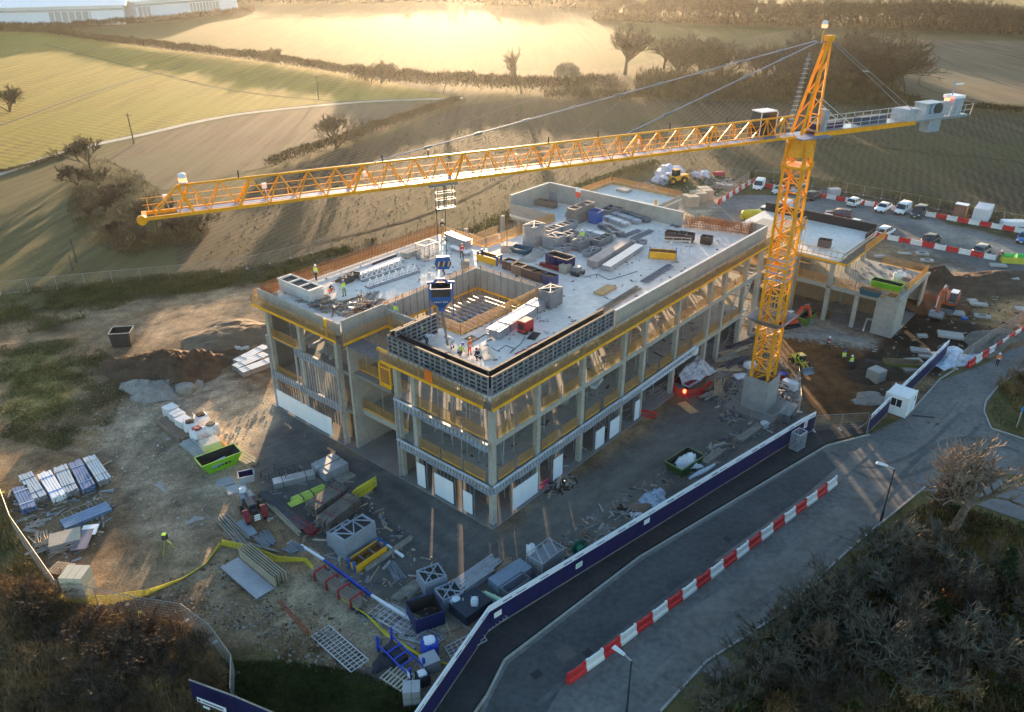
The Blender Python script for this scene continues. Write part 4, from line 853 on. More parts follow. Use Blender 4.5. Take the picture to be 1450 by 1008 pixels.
m = MB(); m.add([(-1, -.85, 1.4), (1, -.85, 1.4), (1, .85, 1.4), (-1, .85, 1.4), (-.28, -.28, .35), (.28, -.28, .35), (.28, .28, .35), (-.28, .28, .35)], [(4, 5, 1, 0), (5, 6, 2, 1), (6, 7, 3, 2), (7, 4, 0, 3), (7, 6, 5, 4)]); m.lathe([(.3, -.05), (.3, .4)], n=10); m.build('cone', blue_p, bk)
for x in (-1.12, 1.12):
    piece('frame_post', (x, 0, -.3), (x, 0, 2.9), .12, .12, blue_p, bk); piece('frame_leg', (x, -.6, -.3), (x, .6, -.3), .1, .1, blue_p, bk); piece('frame_leg', (x, -.5, -.3), (x, 0, 1.2), .07, .07, blue_p, bk)
m = MB(); m.side([(-1.3, 2.75), (-.6, 2.8), (-.3, 3.1), (.3, 3.1), (.6, 2.8), (1.3, 2.75), (1.3, 2.95), (.7, 3.0), (.4, 3.28), (-.4, 3.28), (-.7, 3.0), (-1.3, 2.95)], -.12, .12); m.build('lifting_bail', blue_p, bk)
m = MB(); m.box((0, -.87, 2.1), (1.75, .02, .75)); m.build('opening', form_dk, bk)
for k, wl in enumerate((.16, .13, .15, .09, .05, .13, .16, .12)): block('lettering', (-.62 + k * .17, -.80 + .0, 1.18), (wl * .7, .02, .09), white_p, bk, 0).rotation_euler = (R(-32), 0, 0)
piece('sling', (0, 0, 3.2), (.3, 0, (ZH - 18.7 - .95) / .84), .05, .05, steel_dk, bk)
PX = G(634, 488, RF + .25)
piece('pouring_hose', (0, 0, 0), Matrix.Rotation(-R(4), 3, 'Z') @ (PX - bk.location) / .84, .22, .22, M('hose_grey', (.25, .24, .24), .7), bk)
# ------------------------------------------------------------------ hoarding, barriers, fences, lamps
def hoarding(label, pix, h, gaps=(), header=True, lw=1.22):
    P = [G(x, y) for x, y in pix]; root = thing('site_hoarding', label, 'hoarding', P[0]); n_ = 0
    def lo(v): return v - P[0]
    for p, q in zip(P[:-1], P[1:]):
        L_ = (q - p).length; n = max(1, round(L_ / lw)); d = (q - p) / n; dn = d.normalized(); nn = Vector((dn.y, -dn.x, 0))
        if nn.y > 0: nn = -nn
        for k in range(n):
            a, b_ = lo(p + d * k + dn * .008), lo(p + d * (k + 1) - dn * .008); z = Vector((0, 0, h / 2 + .06 + U(-.012, .012)))
            piece('hoarding_panel', a + z, b_ + z, .03, h, navy, root)
            if header: piece('header_board', a + nn * .03 + Vector((0, 0, h - .18)), b_ + nn * .03 + Vector((0, 0, h - .18)), .025, .44, board_w, root)
            if k % 2 == 0: piece('support_post', a - nn * .09 + Vector((0, 0, 0)), a - nn * .09 + Vector((0, 0, h)), .09, .09, timber_gr, root); piece('raking_strut', a - nn * .1 + Vector((0, 0, h * .7)), a - nn * 1.1, .06, .08, timber_gr, root)
            piece('bottom_rail', a + nn * .03 + Vector((0, 0, .14)), b_ + nn * .03 + Vector((0, 0, .14)), .03, .10, timber_gr, root)
            piece('top_capping', a + Vector((0, 0, h + .09)), b_ + Vector((0, 0, h + .09)), .10, .05, board_w if header else timber_gr, root)
            if header and n_ % 5 in (0, 1, 3):     # small navy lettering runs on the white header
                x_ = .08
                while x_ < .9:
                    wl = U(.05, .13); c = a + dn * x_ + nn * .046 + Vector((0, 0, h - .18)); piece('lettering', c, c + dn * wl, .008, .11 if n_ % 5 else .17, navy, root); x_ += wl + .05
            n_ += 1
    return root
H1 = hoarding('long navy site hoarding with white header strip between the footway and the yard', [(575, 1068), (693, 893), (1131, 621), (1150, 611)], 2.3)
sign_m = M('sign_white', (.75, .78, .76), .5, var=.04); sign_g = M('sign_green', (.1, .45, .2), .5)
def notice(root, px, py, z, wd, ht, a, m=sign_m, mk=None):
    p = G(px, py, z) - root.location; d = Vector((math.cos(a), math.sin(a), 0)); piece('notice_board', p - d * wd / 2, p + d * wd / 2, .02, ht, m, root)
    if mk:
        n = Vector((d.y, -d.x, 0)) * .014
        if n.y > 0: n = -n
        for k in range(3): c = p + n + Vector((0, 0, ht * (.25 - .25 * k))); piece('notice_line', c - d * wd * .36, c + d * wd * .36, .006, ht * .13, mk, root)
HA = ang(G(693, 893), G(1131, 621))
for px, py, mk in ((705, 869, None), (820, 800, sign_g), (916, 738, None), (1093, 624, None)): notice(H1, px, py, 1.5, .7, .5, HA, sign_m, mk)
notice(H1, 1141, 601, 1.5, .55, .75, ang(G(1131, 621), G(1150, 611)), sign_m, red_p)
H2 = hoarding('short run of blue hoarding with white banners behind the small white cabin', [(1228, 614), (1262, 580), (1338, 505)], 2.2, header=True)
for px, py, l in ((1297, 531, 3.6), (1318, 511, 2.0)): notice(H2, px, py, 1.0, l, 1.1, ang(G(1262, 580), G(1338, 505)), board_w)
H3 = hoarding('navy hoarding corner with a white banner and dark emblem by the bramble bank', [(276, 996), (340, 1020), (420, 1055)], 2.2, header=False)
a3 = ang(G(276, 996), G(340, 1020)); o3 = Vector((math.sin(a3), -math.cos(a3), 0)) * .05
p0, p1 = G(280, 989, 1.9) - H3.location, G(321, 1005, 1.9) - H3.location; piece('banner', p0 + o3, p1 + o3, .02, .42, board_w, H3)
block('emblem', p0 + (p1 - p0) * .08 + o3 * 1.4, (.18, .01, .2), navy, H3, a3)
x_ = .18
while x_ < .92: wl = U(.02, .05); block('lettering', p0 + (p1 - p0) * (x_ + wl / 2) + o3 * 1.4, ((p1 - p0).length * wl, .008, .13), navy, H3, a3); x_ += wl + .016
for k in range(3): block('emblem_mark', p0 + (p1 - p0) * (.2 + .08 * k) + o3 * 1.2 - Vector((0, 0, .5)), (.16, .01, .22), sign_m, H3, a3)
def barrier_shape(m, L=1.72):
    b_ = MB(); pr = [(-.24, 0), (.24, 0), (.22, .22), (.10, .34), (.09, .82), (-.09, .82), (-.10, .34), (-.22, .22)]
    v = []; 
    for sx_ in (-1, 1):
        for y, z in pr: v.append((sx_ * L / 2, y, z))
    n = len(pr); b_.add(v, [tuple(range(n - 1, -1, -1)), tuple(range(n, 2 * n))] + [(k, (k + 1) % n, n + (k + 1) % n, n + k) for k in range(n)])
    b_.box((-L / 2 + .18, 0, .85), (.26, .17, .12)); b_.box((L / 2 - .1, 0, .86), (.16, .16, .18)); b_.tube((0, -.04, .8), (0, -.04, .88), .08)
    return b_.mesh('plastic_barrier', m)
BM = [barrier_shape(red_p), barrier_shape(barr_w)]
def barrier_row(pix, first, where, grp, start):
    P = [G(x, y) for x, y in pix]; cnt = [0, 0]; i = first
    for p, q in zip(P[:-1], P[1:]):
        n = max(1, round((q - p).length / 1.78)); d = (q - p) / n
        for k in range(n):
            c = p + d * (k + .5); c.z = .03; j = i % 2; nm = ('red', 'white')[j]
            o = inst('plastic_barrier', BM[j], None, c, ang(p, q) + U(-.04, .04)); tag(o, '%s %s barrier from %s, row %s' % (ORD[min(cnt[j], 19)], nm, start, where), 'barrier', grp)
            cnt[j] += 1; i += 1
barrier_row([(803, 968), (1183, 685)], 0, 'along the road', 'barriers along the middle of the road', 'the lower street lamp')
barrier_row([(1017, 289), (1066, 258)], 0, 'left of the car park', 'barriers beside the compound', 'the stone pallets')
barrier_row([(1082, 265), (1170, 281), (1452, 331), (1500, 340)], 0, 'along the field side of the car park', 'barriers along the field side', 'the mini van')
barrier_row([(1240, 336), (1410, 369)], 0, 'behind the excavated ground', 'barriers above the excavation', 'the grey slab building')
barrier_row([(1369, 521), (1452, 468), (1490, 440)], 0, 'beside the haul road walker', 'barriers on the haul road', 'the road end')
def fence_mesh(L=3.4, h=1.95):
    m = MB()
    for x in (-L / 2, L / 2): m.tube((x, 0, 0), (x, 0, h), .03, n=5)
    for z in (.1, h): m.tube((-L / 2, 0, z), (L / 2, 0, z), .028, n=5)
    for k in range(1, 18): m.bar((-L / 2 + L * k / 18, 0, .1), (-L / 2 + L * k / 18, 0, h), .010)
    for k in range(1, 7): m.bar((-L / 2, 0, .1 + (h - .1) * k / 7), (L / 2, 0, .1 + (h - .1) * k / 7), .010)
    return m.mesh('fence_panel', M('fence_wire', (.34, .32, .29), .5, .3))
FNC = fence_mesh(); FFT = MB().box((0, 0, .07), (.7, .23, .14)).mesh('fence_foot', [M('foot_concrete', (.42, .41, .38), .85)]); FFY = MB().box((0, 0, .09), (.6, .3, .2)).mesh('fence_foot_block', [M('foot_yellow', (.62, .55, .04), .7)])
def fence(label, pix, yel=()):
    P = [G(x, y) for x, y in pix]; root = thing('mesh_fence', label, 'fence', P[0]); i = 0
    for p, q in zip(P[:-1], P[1:]):
        n = max(1, round((q - p).length / 3.45)); d = (q - p) / n
        for k in range(n):
            inst('fence_panel', FNC, root, p + d * (k + .5) - P[0], ang(p, q), ((d.length - .03) / 3.4, 1, 1)); inst('fence_foot', FFY if i in yel else FFT, root, p + d * k - P[0], ang(p, q) + 1.57); i += 1
    return root
fence('wire mesh fence across the rough grass behind the dirt ground', [(-60, 425), (0, 417), (160, 401), (240, 394), (350, 381), (470, 352)], (1,))
fence('mesh fence with pale top rail curving round the bramble bank', [(-30, 640), (2, 700), (22, 755), (86, 848), (196, 872), (262, 882), (302, 912), (333, 955), (332, 1003)], (3, 8, 10))
fence('mesh fence panels closing the site gateway beside the navy hoarding', [(1152, 611), (1226, 607)])
fence('mesh fence enclosing the foot of the tower crane', [(1016, 577), (1062, 600), (1090, 612), (1131, 584), (1128, 540), (1092, 522)])
fence('thin wire fence along the ploughed field behind the parked cars', [(1068, 253), (1150, 264), (1300, 291), (1452, 322), (1500, 332)])
fence('mesh fence between the compound and the barrier row', [(1000, 300), (1060, 256), (1030, 250)])
fence('mesh fence along the haul road beside the red and white barriers', [(1352, 522), (1395, 492), (1455, 452)])
# yellow netting trailed across the dirt
netm = M('yellow_netting', (.62, .50, .03), .7, var=.2)
def netting(label, pix, h=.75):
    P = [G(x, y) for x, y in pix]; m = MB(); Q = []
    for p, q in zip(P[:-1], P[1:]):
        n = max(1, int((q - p).length / .3)); Q += [p.lerp(q, k / n) for k in range(n)]
    Q.append(P[-1]); hs = [h * (.55 + .45 * math.sin(i * .13) * math.sin(i * .041 + 1)) for i in range(len(Q))]
    for i in range(len(Q) - 1):
        lean = Vector((.25 * math.sin(i * .07), .25 * math.cos(i * .05), 0))
        for k in range(7):
            f = k / 6; a = Q[i] + lean * f + Vector((0, 0, .05 + hs[i] * f)); b_ = Q[i + 1] + lean * f + Vector((0, 0, .05 + hs[i + 1] * f)); m.bar(a, b_, .05 if k in (0, 6) else .035)
        m.bar(Q[i] + Vector((0, 0, .05)), Q[i] + lean + Vector((0, 0, .05 + hs[i])), .035)
    return tag(m.build('barrier_netting', netm), label, 'netting')
netting('yellow barrier netting sagging from the fence corner to the orange peak', [(92, 852), (150, 858), (205, 846), (255, 823), (290, 800), (313, 772)])
netting('yellow netting fallen along the stony ground beside the red racks', [(314, 772), (345, 781), (390, 797), (430, 796), (455, 822), (485, 850), (522, 872), (552, 900), (600, 930), (640, 945)], .55)
# street lamps
def street_lamp(px, py, h, az, label):
    t_ = thing('street_lamp', label, 'street lamp', G(px, py)); m = MB(); m.tube((0, 0, 0), (0, 0, h), .085, .05, n=8); m.tube((0, 0, 0), (0, 0, 1.1), .12, n=8); m.build('lamp_post', M('lamp_post_green', (.03, .055, .06), .5, .3), t_)
    d = Vector((math.cos(az), math.sin(az), 0)); piece('bracket_arm', (0, 0, h - .02), d * .7 + Vector((0, 0, h + .12)), .06, .06, galv, t_)
    m = MB(); m.add([(.55, -.10, -.05), (.55, .10, -.05), (1.5, .17, -.03), (1.5, -.17, -.03), (.55, -.06, .08), (.55, .06, .08), (1.4, .12, .13), (1.4, -.12, .13)], [(3, 2, 1, 0), (4, 5, 6, 7), (0, 1, 5, 4), (1, 2, 6, 5), (2, 3, 7, 6), (3, 0, 4, 7)])
    l = m.build('lamp_head', M('lamp_head_grey', (.62, .66, .70), .4), t_, loc=(0, 0, h + .1), rz=az); return l
street_lamp(1247, 738, 5.6, R(150), 'street lamp beside the large bare tree at the road bend')
street_lamp(886, 1022, 5.6, R(135), 'street lamp at the bottom of the photo beside the first barriers')
t_ = thing('road_sign', 'blue road sign on a grey post standing on the grass island', 'road sign', G(1439, 606)); piece('sign_post', (0, 0, 0), (0, 0, 2.4), .08, .08, galv, t_)
m = MB(); m.lathe([(.3, -.015), (.3, .015)], n=14); o = m.build('sign_disc', M('sign_blue', (.03, .2, .45), .5), t_, loc=(0, -.06, 2.35)); o.rotation_euler = (R(90), 0, R(20))
for px, py, h, lb in ((190, 204, 7.5, 'wooden utility pole beside the farm track bend, the nearer of two'), (451, 140, 7, 'thin wooden utility pole far along the farm track'), (109, 372, 4, 'short pale post in the rough grass behind the mesh fence'), (103, 383, 2.5, 'stubby dark post beside the pale post in the grass')):
    m = MB(); p = G(px, py); m.tube((0, 0, 0), (U(-.2, .2), 0, h), .16, .11, n=7); m.tube((-.8, 0, h - .6), (.8, 0, h - .6), .06, n=5) if h > 6 else None; tag(m.build('utility_pole', M('pole_wood', (.10, .075, .055), .9), loc=p), lb, 'pole')
# small white cabin and the steel containers
def cabin(name, label, cat, p, rz, L, W_, H_, m, ribs=True):
    t_ = thing(name, label, cat, p, rz); m_ = MB(); m_.box((0, 0, H_ / 2 + .06), (L, W_, H_ - .02)); m_.build('shell', m, t_)
    for x in (-L / 2, L / 2):
        for y in (-W_ / 2, W_ / 2): block('corner_post', (x, y, H_ / 2 + .07), (.12, .12, H_ + .06), m, t_)
    if ribs:
        n = int(L / .3)
        for k in range(n): block('rib', (-L / 2 + .2 + (L - .4) * k / (n - 1), 0, H_ + .07), (.09, W_ - .1, .05), m, t_)
    return t_
ca_ = ang(G(1232, 606), G(1290, 548)); cbn = cabin('security_cabin', 'small white security cabin with one dark window beside the road', 'cabin', G(1271, 581, .12), ca_, 2.5, 2.3, 2.35, white_p)
block('window', (-1.26, .0, 1.55), (.05, 1.05, .85), glass, cbn); block('window_frame', (-1.285, 0, 1.55), (.03, .06, .85), white_p, cbn); block('door', (.3, -1.16, 1.1), (.85, .04, 1.95), M('door_blue_white', (.62, .70, .78), .5), cbn); block('window', (.9, -1.165, 1.6), (.3, .03, .5), glass, cbn)
cx_ = cabin('storage_container', 'white steel storage container with double doors behind the barriers', 'container', G(1389, 311), ang(G(1380, 313), G(1390, 299)), 4.6, 2.5, 2.5, M('container_white', (.66, .66, .68), .6, var=.1))
for s in (-1, 1):
    block('door', (-2.33, s * .6, 1.25), (.05, 1.12, 2.3), MATS['container_white'], cx_)
    for k in (-.35, .2): piece('locking_bar', (-2.38, s * .6 + k, .2), (-2.38, s * .6 + k, 2.3), .04, .04, galv, cx_)
lk = cabin('brown_locker', 'narrow brown upright locker with white top beside the container', 'locker', G(1358, 308), ang(G(1345, 308), G(1372, 313)), 1.9, 1.3, 2.4, M('locker_brown', (.22, .13, .09), .7), False); block('top_sheet', (0, 0, 2.55), (2.1, 1.5, .1), white_p, lk)
gt = cabin('green_toilet', 'pair of green roofed yellow welfare units at the right edge of the car park', 'welfare unit', G(1434, 372), R(-10), 3.6, 1.4, .95, M('yellow_green', (.50, .48, .06), .6), False)
for x in (-.95, .95):
    m = MB(); m.tube((x - .7, 0, 1.15), (x + .7, 0, 1.15), .42, n=10); m.build('green_roof', M('bright_green', (.05, .42, .08), .5), gt)
# warehouses far off
def warehouse(label, p, q, h, dep, bays):
    P, Q = G(*p), G(*q); a = ang(P, Q); L_ = (Q - P).length; t_ = thing('warehouse', label, 'warehouse', P, a); wt = M('cladding_white', (.78, .82, .88), .5, var=.05); gy_ = M('cladding_grey', (.42, .43, .42), .6, var=.08)
    block('wall', (L_ / 2, dep / 2, h / 2), (L_, dep, h), wt, t_)
    m = MB(); m.add([(-2, -1, h), (L_ + 2, -1, h), (L_ + 2, dep / 2, h + 3.2), (-2, dep / 2, h + 3.2), (-2, dep, h), (L_ + 2, dep, h), (-2, -1, h - .6), (L_ + 2, -1, h - .6), (L_ + 2, dep, h - .6), (-2, dep, h - .6)], [(0, 1, 2, 3), (3, 2, 5, 4), (6, 7, 1, 0), (0, 3, 4, 9, 6), (1, 7, 8, 5, 2)]); m.build('roof', white_p, t_)
    block('fascia', (L_ / 2, -.3, h - 2.2), (L_, .5, 1.0), gy_, t_)
    for f0, f1 in bays:
        block('grey_bay', (L_ * (f0 + f1) / 2, -.25, h * .36), (L_ * (f1 - f0), .4, h * .7), gy_, t_); n = int((f1 - f0) * 60)
        for k in range(n): block('cladding_rib', (L_ * (f0 + (f1 - f0) * (k + .5) / n), -.5, h * .36), (.5, .2, h * .7), wt if k % 2 else gy_, t_)
warehouse('white warehouse with a ribbed grey bay at the top left corner', (-110, 43), (178, 34), 10.5, 60, [(.0, .3), (.62, .83)])
warehouse('pale warehouse farther along the field edge, nearest the sun glow', (196, 30), (338, 17), 11, 55, [(.02, .12), (.5, .8)])
# ------------------------------------------------------------------ stacked materials: builders
def at(px, py, z): return G(px, py, z)
def bundle(name, label, cat, p, q, z, wd, ht, m, ny=6, nz=3, strap=steel_dk, group=None, rnd_=.0, bear=True, rise=0):
    """long pieces strapped together, lying from pixel p to pixel q"""
    P, Q = G(*p, z), G(*q, z); L_ = (Q - P).length; t_ = thing(name, label, cat, (P + Q) / 2, ang(P, Q), group); m_ = MB(); z0 = .1 if bear else 0
    for j in range(nz):
        for i in range(ny):
            y = -wd / 2 + wd * (i + .5) / ny; o = U(-rnd_, rnd_); m_.box((o, y, z0 + ht * (j + .5) / nz), (L_, wd / ny * .86, ht / nz * .88), U(-.02, .02) if rnd_ else 0)
    tag(m_.build('lengths', m, t_), kind='stuff')
    if bear:
        for f in (-.35, .35): block('bearer', (f * L_, 0, .05), (.1, wd * 1.05, .1), timber_gr, t_)
    if strap:
        for f in (-.28, .28): block('strap', (f * L_, 0, z0 + ht / 2), (.07, wd + .03, ht + .03), strap, t_)
    return t_
def panel_unit(m, f=form_dk):
    b_ = MB()
    for y in (-.47, .47): b_.box((0, y, 0), (1, .06, 1))
    for x in (-.47, .47): b_.box((x, 0, 0), (.06, .88, 1))
    for x in (-.16, .16): b_.box((x, 0, 0), (.03, .88, .9))
    b_.box((0, 0, -.3), (.9, .9, .2), mi=1); return b_.mesh('frame_panel', [m, f])
PU = {}
def stack(name, label, cat, px, py, z, L_, W_, n, th, rz, m=form_gr, top='x', group=None, face=form_dk, posts=False):
    t_ = thing(name, label, cat, G(px, py, z), rz, group)
    if m.name not in PU: PU[m.name] = panel_unit(m, face)
    for k in range(n): inst('frame_panel', PU[m.name], t_, (U(-.03, .03), U(-.03, .03), .1 + th * (k + .5)), U(-.015, .015), (L_, W_, th * .9))
    for x in (-.35, .35): block('bearer', (x * L_, 0, .05), (.1, W_ * .95, .1), timber_gr, t_)
    h = .1 + th * n
    if top == 'x':
        piece('diagonal', (-L_ / 2 + .1, -W_ / 2 + .1, h), (L_ / 2 - .1, W_ / 2 - .1, h), .09, .08, m, t_); piece('diagonal', (-L_ / 2 + .1, W_ / 2 - .1, h + .01), (L_ / 2 - .1, -W_ / 2 + .1, h + .01), .09, .08, m, t_)
    if top == 'z':
        for k in range(3): s = -1 if k % 2 else 1; piece('diagonal', (-L_ / 2 + L_ * k / 3, s * W_ * .45, h), (-L_ / 2 + L_ * (k + 1) / 3, -s * W_ * .45, h), .09, .08, m, t_)
    if posts:
        for x in (-.5, .5):
            for y in (-.5, .5): block('corner_post', (x * L_, y * W_, h / 2), (.08, .08, h + .12), m, t_)
    return t_
def tub_thing(name, label, cat, px, py, z, dims, h, rz, m, m2=None, ribs=0, rim=None, group=None):
    t_ = thing(name, label, cat, G(px, py, z), rz, group); Lt, Wt, Lb, Wb = dims; m_ = MB(); m_.tub(Lt, Wt, Lb, Wb, h, .05, .05, 0, 1); m_.build('body', [m, m2 or m], t_)
    for y in (-Wt / 2, Wt / 2): piece('rim', (-Lt / 2, y, h + .06), (Lt / 2, y, h + .06), .09, .08, rim or m, t_)
    for x in (-Lt / 2, Lt / 2): piece('rim', (x, -Wt / 2 + .05, h + .06), (x, Wt / 2 - .05, h + .06), .09, .08, rim or m, t_)
    for k in range(ribs):
        f = -.5 + (k + .5) / ribs
        for s in (-1, 1): piece('rib', (f * Lb, s * (Wb / 2 + .03), .1), (f * Lt, s * (Wt / 2 + .03), h), .08, .05, m, t_)
    return t_
def heap(name, label, cat, px, py, z, rx, ry, h, m, rz=0, seed=0, sub=28, rough_=.5, parent=None, group=None, kind=None):
    """an uneven mound; scrap and debris are heaped sticks, sheets and lumps instead"""
    if name in ('scrap_heap', 'debris', 'spoil'):
        t_ = thing(name, label, cat, G(px, py, z), rz, group); b_ = MB(); mats = [m, m, timber_gr, galv_dk, rubble_m]; n = int(26 + 22 * rx * ry)
        for _ in range(n):
            a, r_ = U(0, 6.28), math.sqrt(rnd()); zz = h * (1 - r_) * rnd() + .06; l_ = U(.25, 1.5) if rnd() < .6 else U(.2, .6); c = Vector((rx * r_ * math.cos(a), ry * r_ * math.sin(a), zz)); d = Vector((math.cos(U(0, 6.28)), math.sin(U(0, 6.28)), U(-.25, .25))) * l_ / 2
            b_.bar(c - d, c + d, U(.05, .3), U(.04, .1), int(U(0, 5)))
        tag(b_.build('pieces', mats, t_), kind='stuff'); return t_
    m_ = MB(); rs_ = np.random.RandomState(seed); n = sub; v = []; ph = rs_.rand(8) * 6
    for i in range(n + 1):
        for j in range(n + 1):
            x, y = i / n * 2 - 1, j / n * 2 - 1; r_ = math.hypot(x, y); e = 1 + .22 * math.sin(3 * math.atan2(y, x) + ph[0]) + .13 * math.sin(5 * math.atan2(y, x) + ph[1])
            f = max(0, 1 - (r_ / .95 * e) ** 1.6); k = (math.sin(x * 5 + ph[2]) * math.sin(y * 4 + ph[3]) * .25 + math.sin(x * 11 + ph[4]) * math.sin(y * 12 + ph[5]) * .12 + rs_.rand() * .34 - .18) * rough_
            v.append((x * rx, y * ry, h * f * (1 + k) + (0 if f else -.1)))
    m_.add(v, [(i * (n + 1) + j, (i + 1) * (n + 1) + j, (i + 1) * (n + 1) + j + 1, i * (n + 1) + j + 1) for i in range(n) for j in range(n)])
    o = m_.build(name, m, parent, True, loc=G(px, py, z) if parent is None else (px, py, z), rz=rz); return tag(o, label, cat, group, kind)
def lump(name, m, d, parent=None, loc=(0, 0, 0), seed=0, rz=0, j=.12, lev=2):
    """a rounded sack, bag or stone"""
    bm = bmesh.new(); bmesh.ops.create_cube(bm, size=1); bmesh.ops.subdivide_edges(bm, edges=bm.edges[:], cuts=lev, use_grid_fill=True); rs_ = np.random.RandomState(seed)
    for v in bm.verts:
        c = v.co; r_ = c.length; k = .5 / r_ * .55 + .45; c *= k; c += Vector(rs_.rand(3) - .5) * j; c.x *= d[0]; c.y *= d[1]; c.z = (c.z + .42) * d[2]
    me = bpy.data.meshes.new(name); bm.to_mesh(me); bm.free(); me.materials.append(m); o = bpy.data.objects.new(name, me); COL.objects.link(o)
    if parent: o.parent = parent
    o.location = loc; o.rotation_euler = (0, 0, rz); return o
def bag(label, px, py, z, s=1.0, rz=0, fill=soil_dk, m=bag_w, seed=1, group=None):
    t_ = thing('bulk_bag', label, 'bulk bag', G(px, py, z), rz, group); lump('bag_body', m, (s, s, s * 1.02), t_, seed=seed, lev=3, j=.07)
    o = lump('bag_contents', fill, (s * .62, s * .62, .22), t_, (0, 0, s * .86), seed + 3); 
    for x in (-1, 1):
        for y in (-1, 1): piece('lifting_loop', (x * s * .36, y * s * .36, s * .85), (x * s * .44, y * s * .30, s * 1.12), .06, .03, m, t_)
    return t_
def pallet(label, px, py, z, rz, m=timber, L_=1.2, W_=1.0, parent=None):
    t_ = thing('pallet', label, 'pallet', G(px, py, z), rz)
    for k in range(7): block('slat', (-L_ / 2 + .07 + (L_ - .14) * k / 6, 0, .135), (.11, W_, .025), m, t_)
    for y in (-.44, 0, .44): block('runner', (0, y * W_, .07), (L_, .09, .1), m, t_)
    return t_
def cage(label, px, py, z, d, rz, m=galv, name='wire_cage', cat='cage', n=5):
    t_ = thing(name, label, cat, G(px, py, z), rz); L_, W_, H_ = d; fr = MB(); wr = MB()
    for x in (-.5, .5):
        for y in (-.5, .5): fr.bar((x * L_, y * W_, 0), (x * L_, y * W_, H_), .06)
    for zz in (.08, H_):
        for y in (-.5, .5): fr.bar((-L_ / 2, y * W_, zz), (L_ / 2, y * W_, zz), .06)
        for x in (-.5, .5): fr.bar((x * L_, -W_ / 2, zz), (x * L_, W_ / 2, zz), .06)
    for k in range(1, n):
        f = k / n
        for y in (-.5, .5): wr.bar((-L_ / 2 + L_ * f, y * W_, .08), (-L_ / 2 + L_ * f, y * W_, H_), .025); wr.bar((-L_ / 2, y * W_, H_ * f), (L_ / 2, y * W_, H_ * f), .025)
        for x in (-.5, .5): wr.bar((x * L_, -W_ / 2 + W_ * f, .08), (x * L_, -W_ / 2 + W_ * f, H_), .025); wr.bar((x * L_, -W_ / 2, H_ * f), (x * L_, W_ / 2, H_ * f), .025)
        wr.bar((-L_ / 2 + L_ * f, -W_ / 2, .08), (-L_ / 2 + L_ * f, W_ / 2, .08), .03)
    fr.build('cage_frame', m, t_); wr.build('cage_wire', m, t_); return t_
def flat_frame(name, label, px, py, z, L_, W_, rz, m=galv, nx=4, ny=6, cat='frame', tilt=0):
    t_ = thing(name, label, cat, G(px, py, z), rz); a = MB()
    for y in (-.5, .5): a.bar((-L_ / 2, y * W_, .05), (L_ / 2, y * W_, .05 + tilt), .06)
    a.build('side_rails', m, t_); b_ = MB()
    for k in range(ny + 1): x = -L_ / 2 + L_ * k / ny; zz = .05 + tilt * k / ny; piece('rung', (x, -W_ / 2, zz), (x, W_ / 2, zz), .05, .05, m, t_)
    for k in range(1, nx): b_.bar((-L_ / 2, -W_ / 2 + W_ * k / nx, .05), (L_ / 2, -W_ / 2 + W_ * k / nx, .05 + tilt), .035)
    if nx > 1: b_.build('inner_bars', m, t_)
    return t_
def sheet_thing(name, label, cat, px, py, z, L_, W_, rz, m, th=.025, n=1):
    t_ = thing(name, label, cat, G(px, py, z), rz)
    for k in range(n): block('sheet', (U(-.06, .06) * (k > 0), U(-.06, .06) * (k > 0), .03 + th * (k + .5) * 1.15), (L_, W_, th), m, t_, U(-.05, .05) * (k > 0))
    return t_
def poles(name, label, cat, px, py, z, L_, W_, rz, m, n, layers=2, spread=.1, r=.035, group=None):
    t_ = thing(name, label, cat, G(px, py, z), rz, group); m_ = MB()
    for j in range(layers):
        for i in range(n):
            y = -W_ / 2 + W_ * (i + .5) / n; a = U(-spread, spread); m_.tube((-L_ / 2 + U(-.2, .2), y - a, .05 + j * r * 2.1), (L_ / 2 + U(-.2, .2), y + a, .05 + j * r * 2.1 + U(0, .05)), r, n=5)
    tag(m_.build('lengths', m, t_), kind='stuff'); block('bearer', (-.3 * L_, 0, .02), (.09, W_ * 1.1, .06), timber_gr, t_); block('bearer', (.3 * L_, 0, .02), (.09, W_ * 1.1, .06), timber_gr, t_); return t_
XB = BR                                    # along the long facade
# ---- roof of the main frame
Z = RF + .005
stack('formwork_stack', 'tall grey stack of formwork crates beside the terrace edge of the roof', 'formwork stack', 756, 347, Z, 2.2, 1.7, 9, .28, XB, top='x')
stack('formwork_stack', 'low grey stack behind the tall stack, beside the orange terrace barrier', 'formwork stack', 781, 333, Z, 2.6, 1.3, 5, .18, XB, top=None)
stack('formwork_stack', 'low row of brownish formwork panels leading to the long high stack', 'formwork stack', 802, 326, Z, 3.2, 1.2, 5, .18, XB, top=None)
stack('formwork_stack', 'long high stack of weathered panels beside the sunken plant pit', 'formwork stack', 822, 313, Z, 4.4, 1.3, 12, .17, XB, M('formwork_brown', (.19, .175, .165), .7, var=.3), top=None)
tub_thing('water_tank', 'bright blue plastic tank at the end of the high panel stack', 'tank', 843, 315, Z, (1.6, 1.3, 1.5, 1.2), 1.5, XB, blue_p, ribs=3)
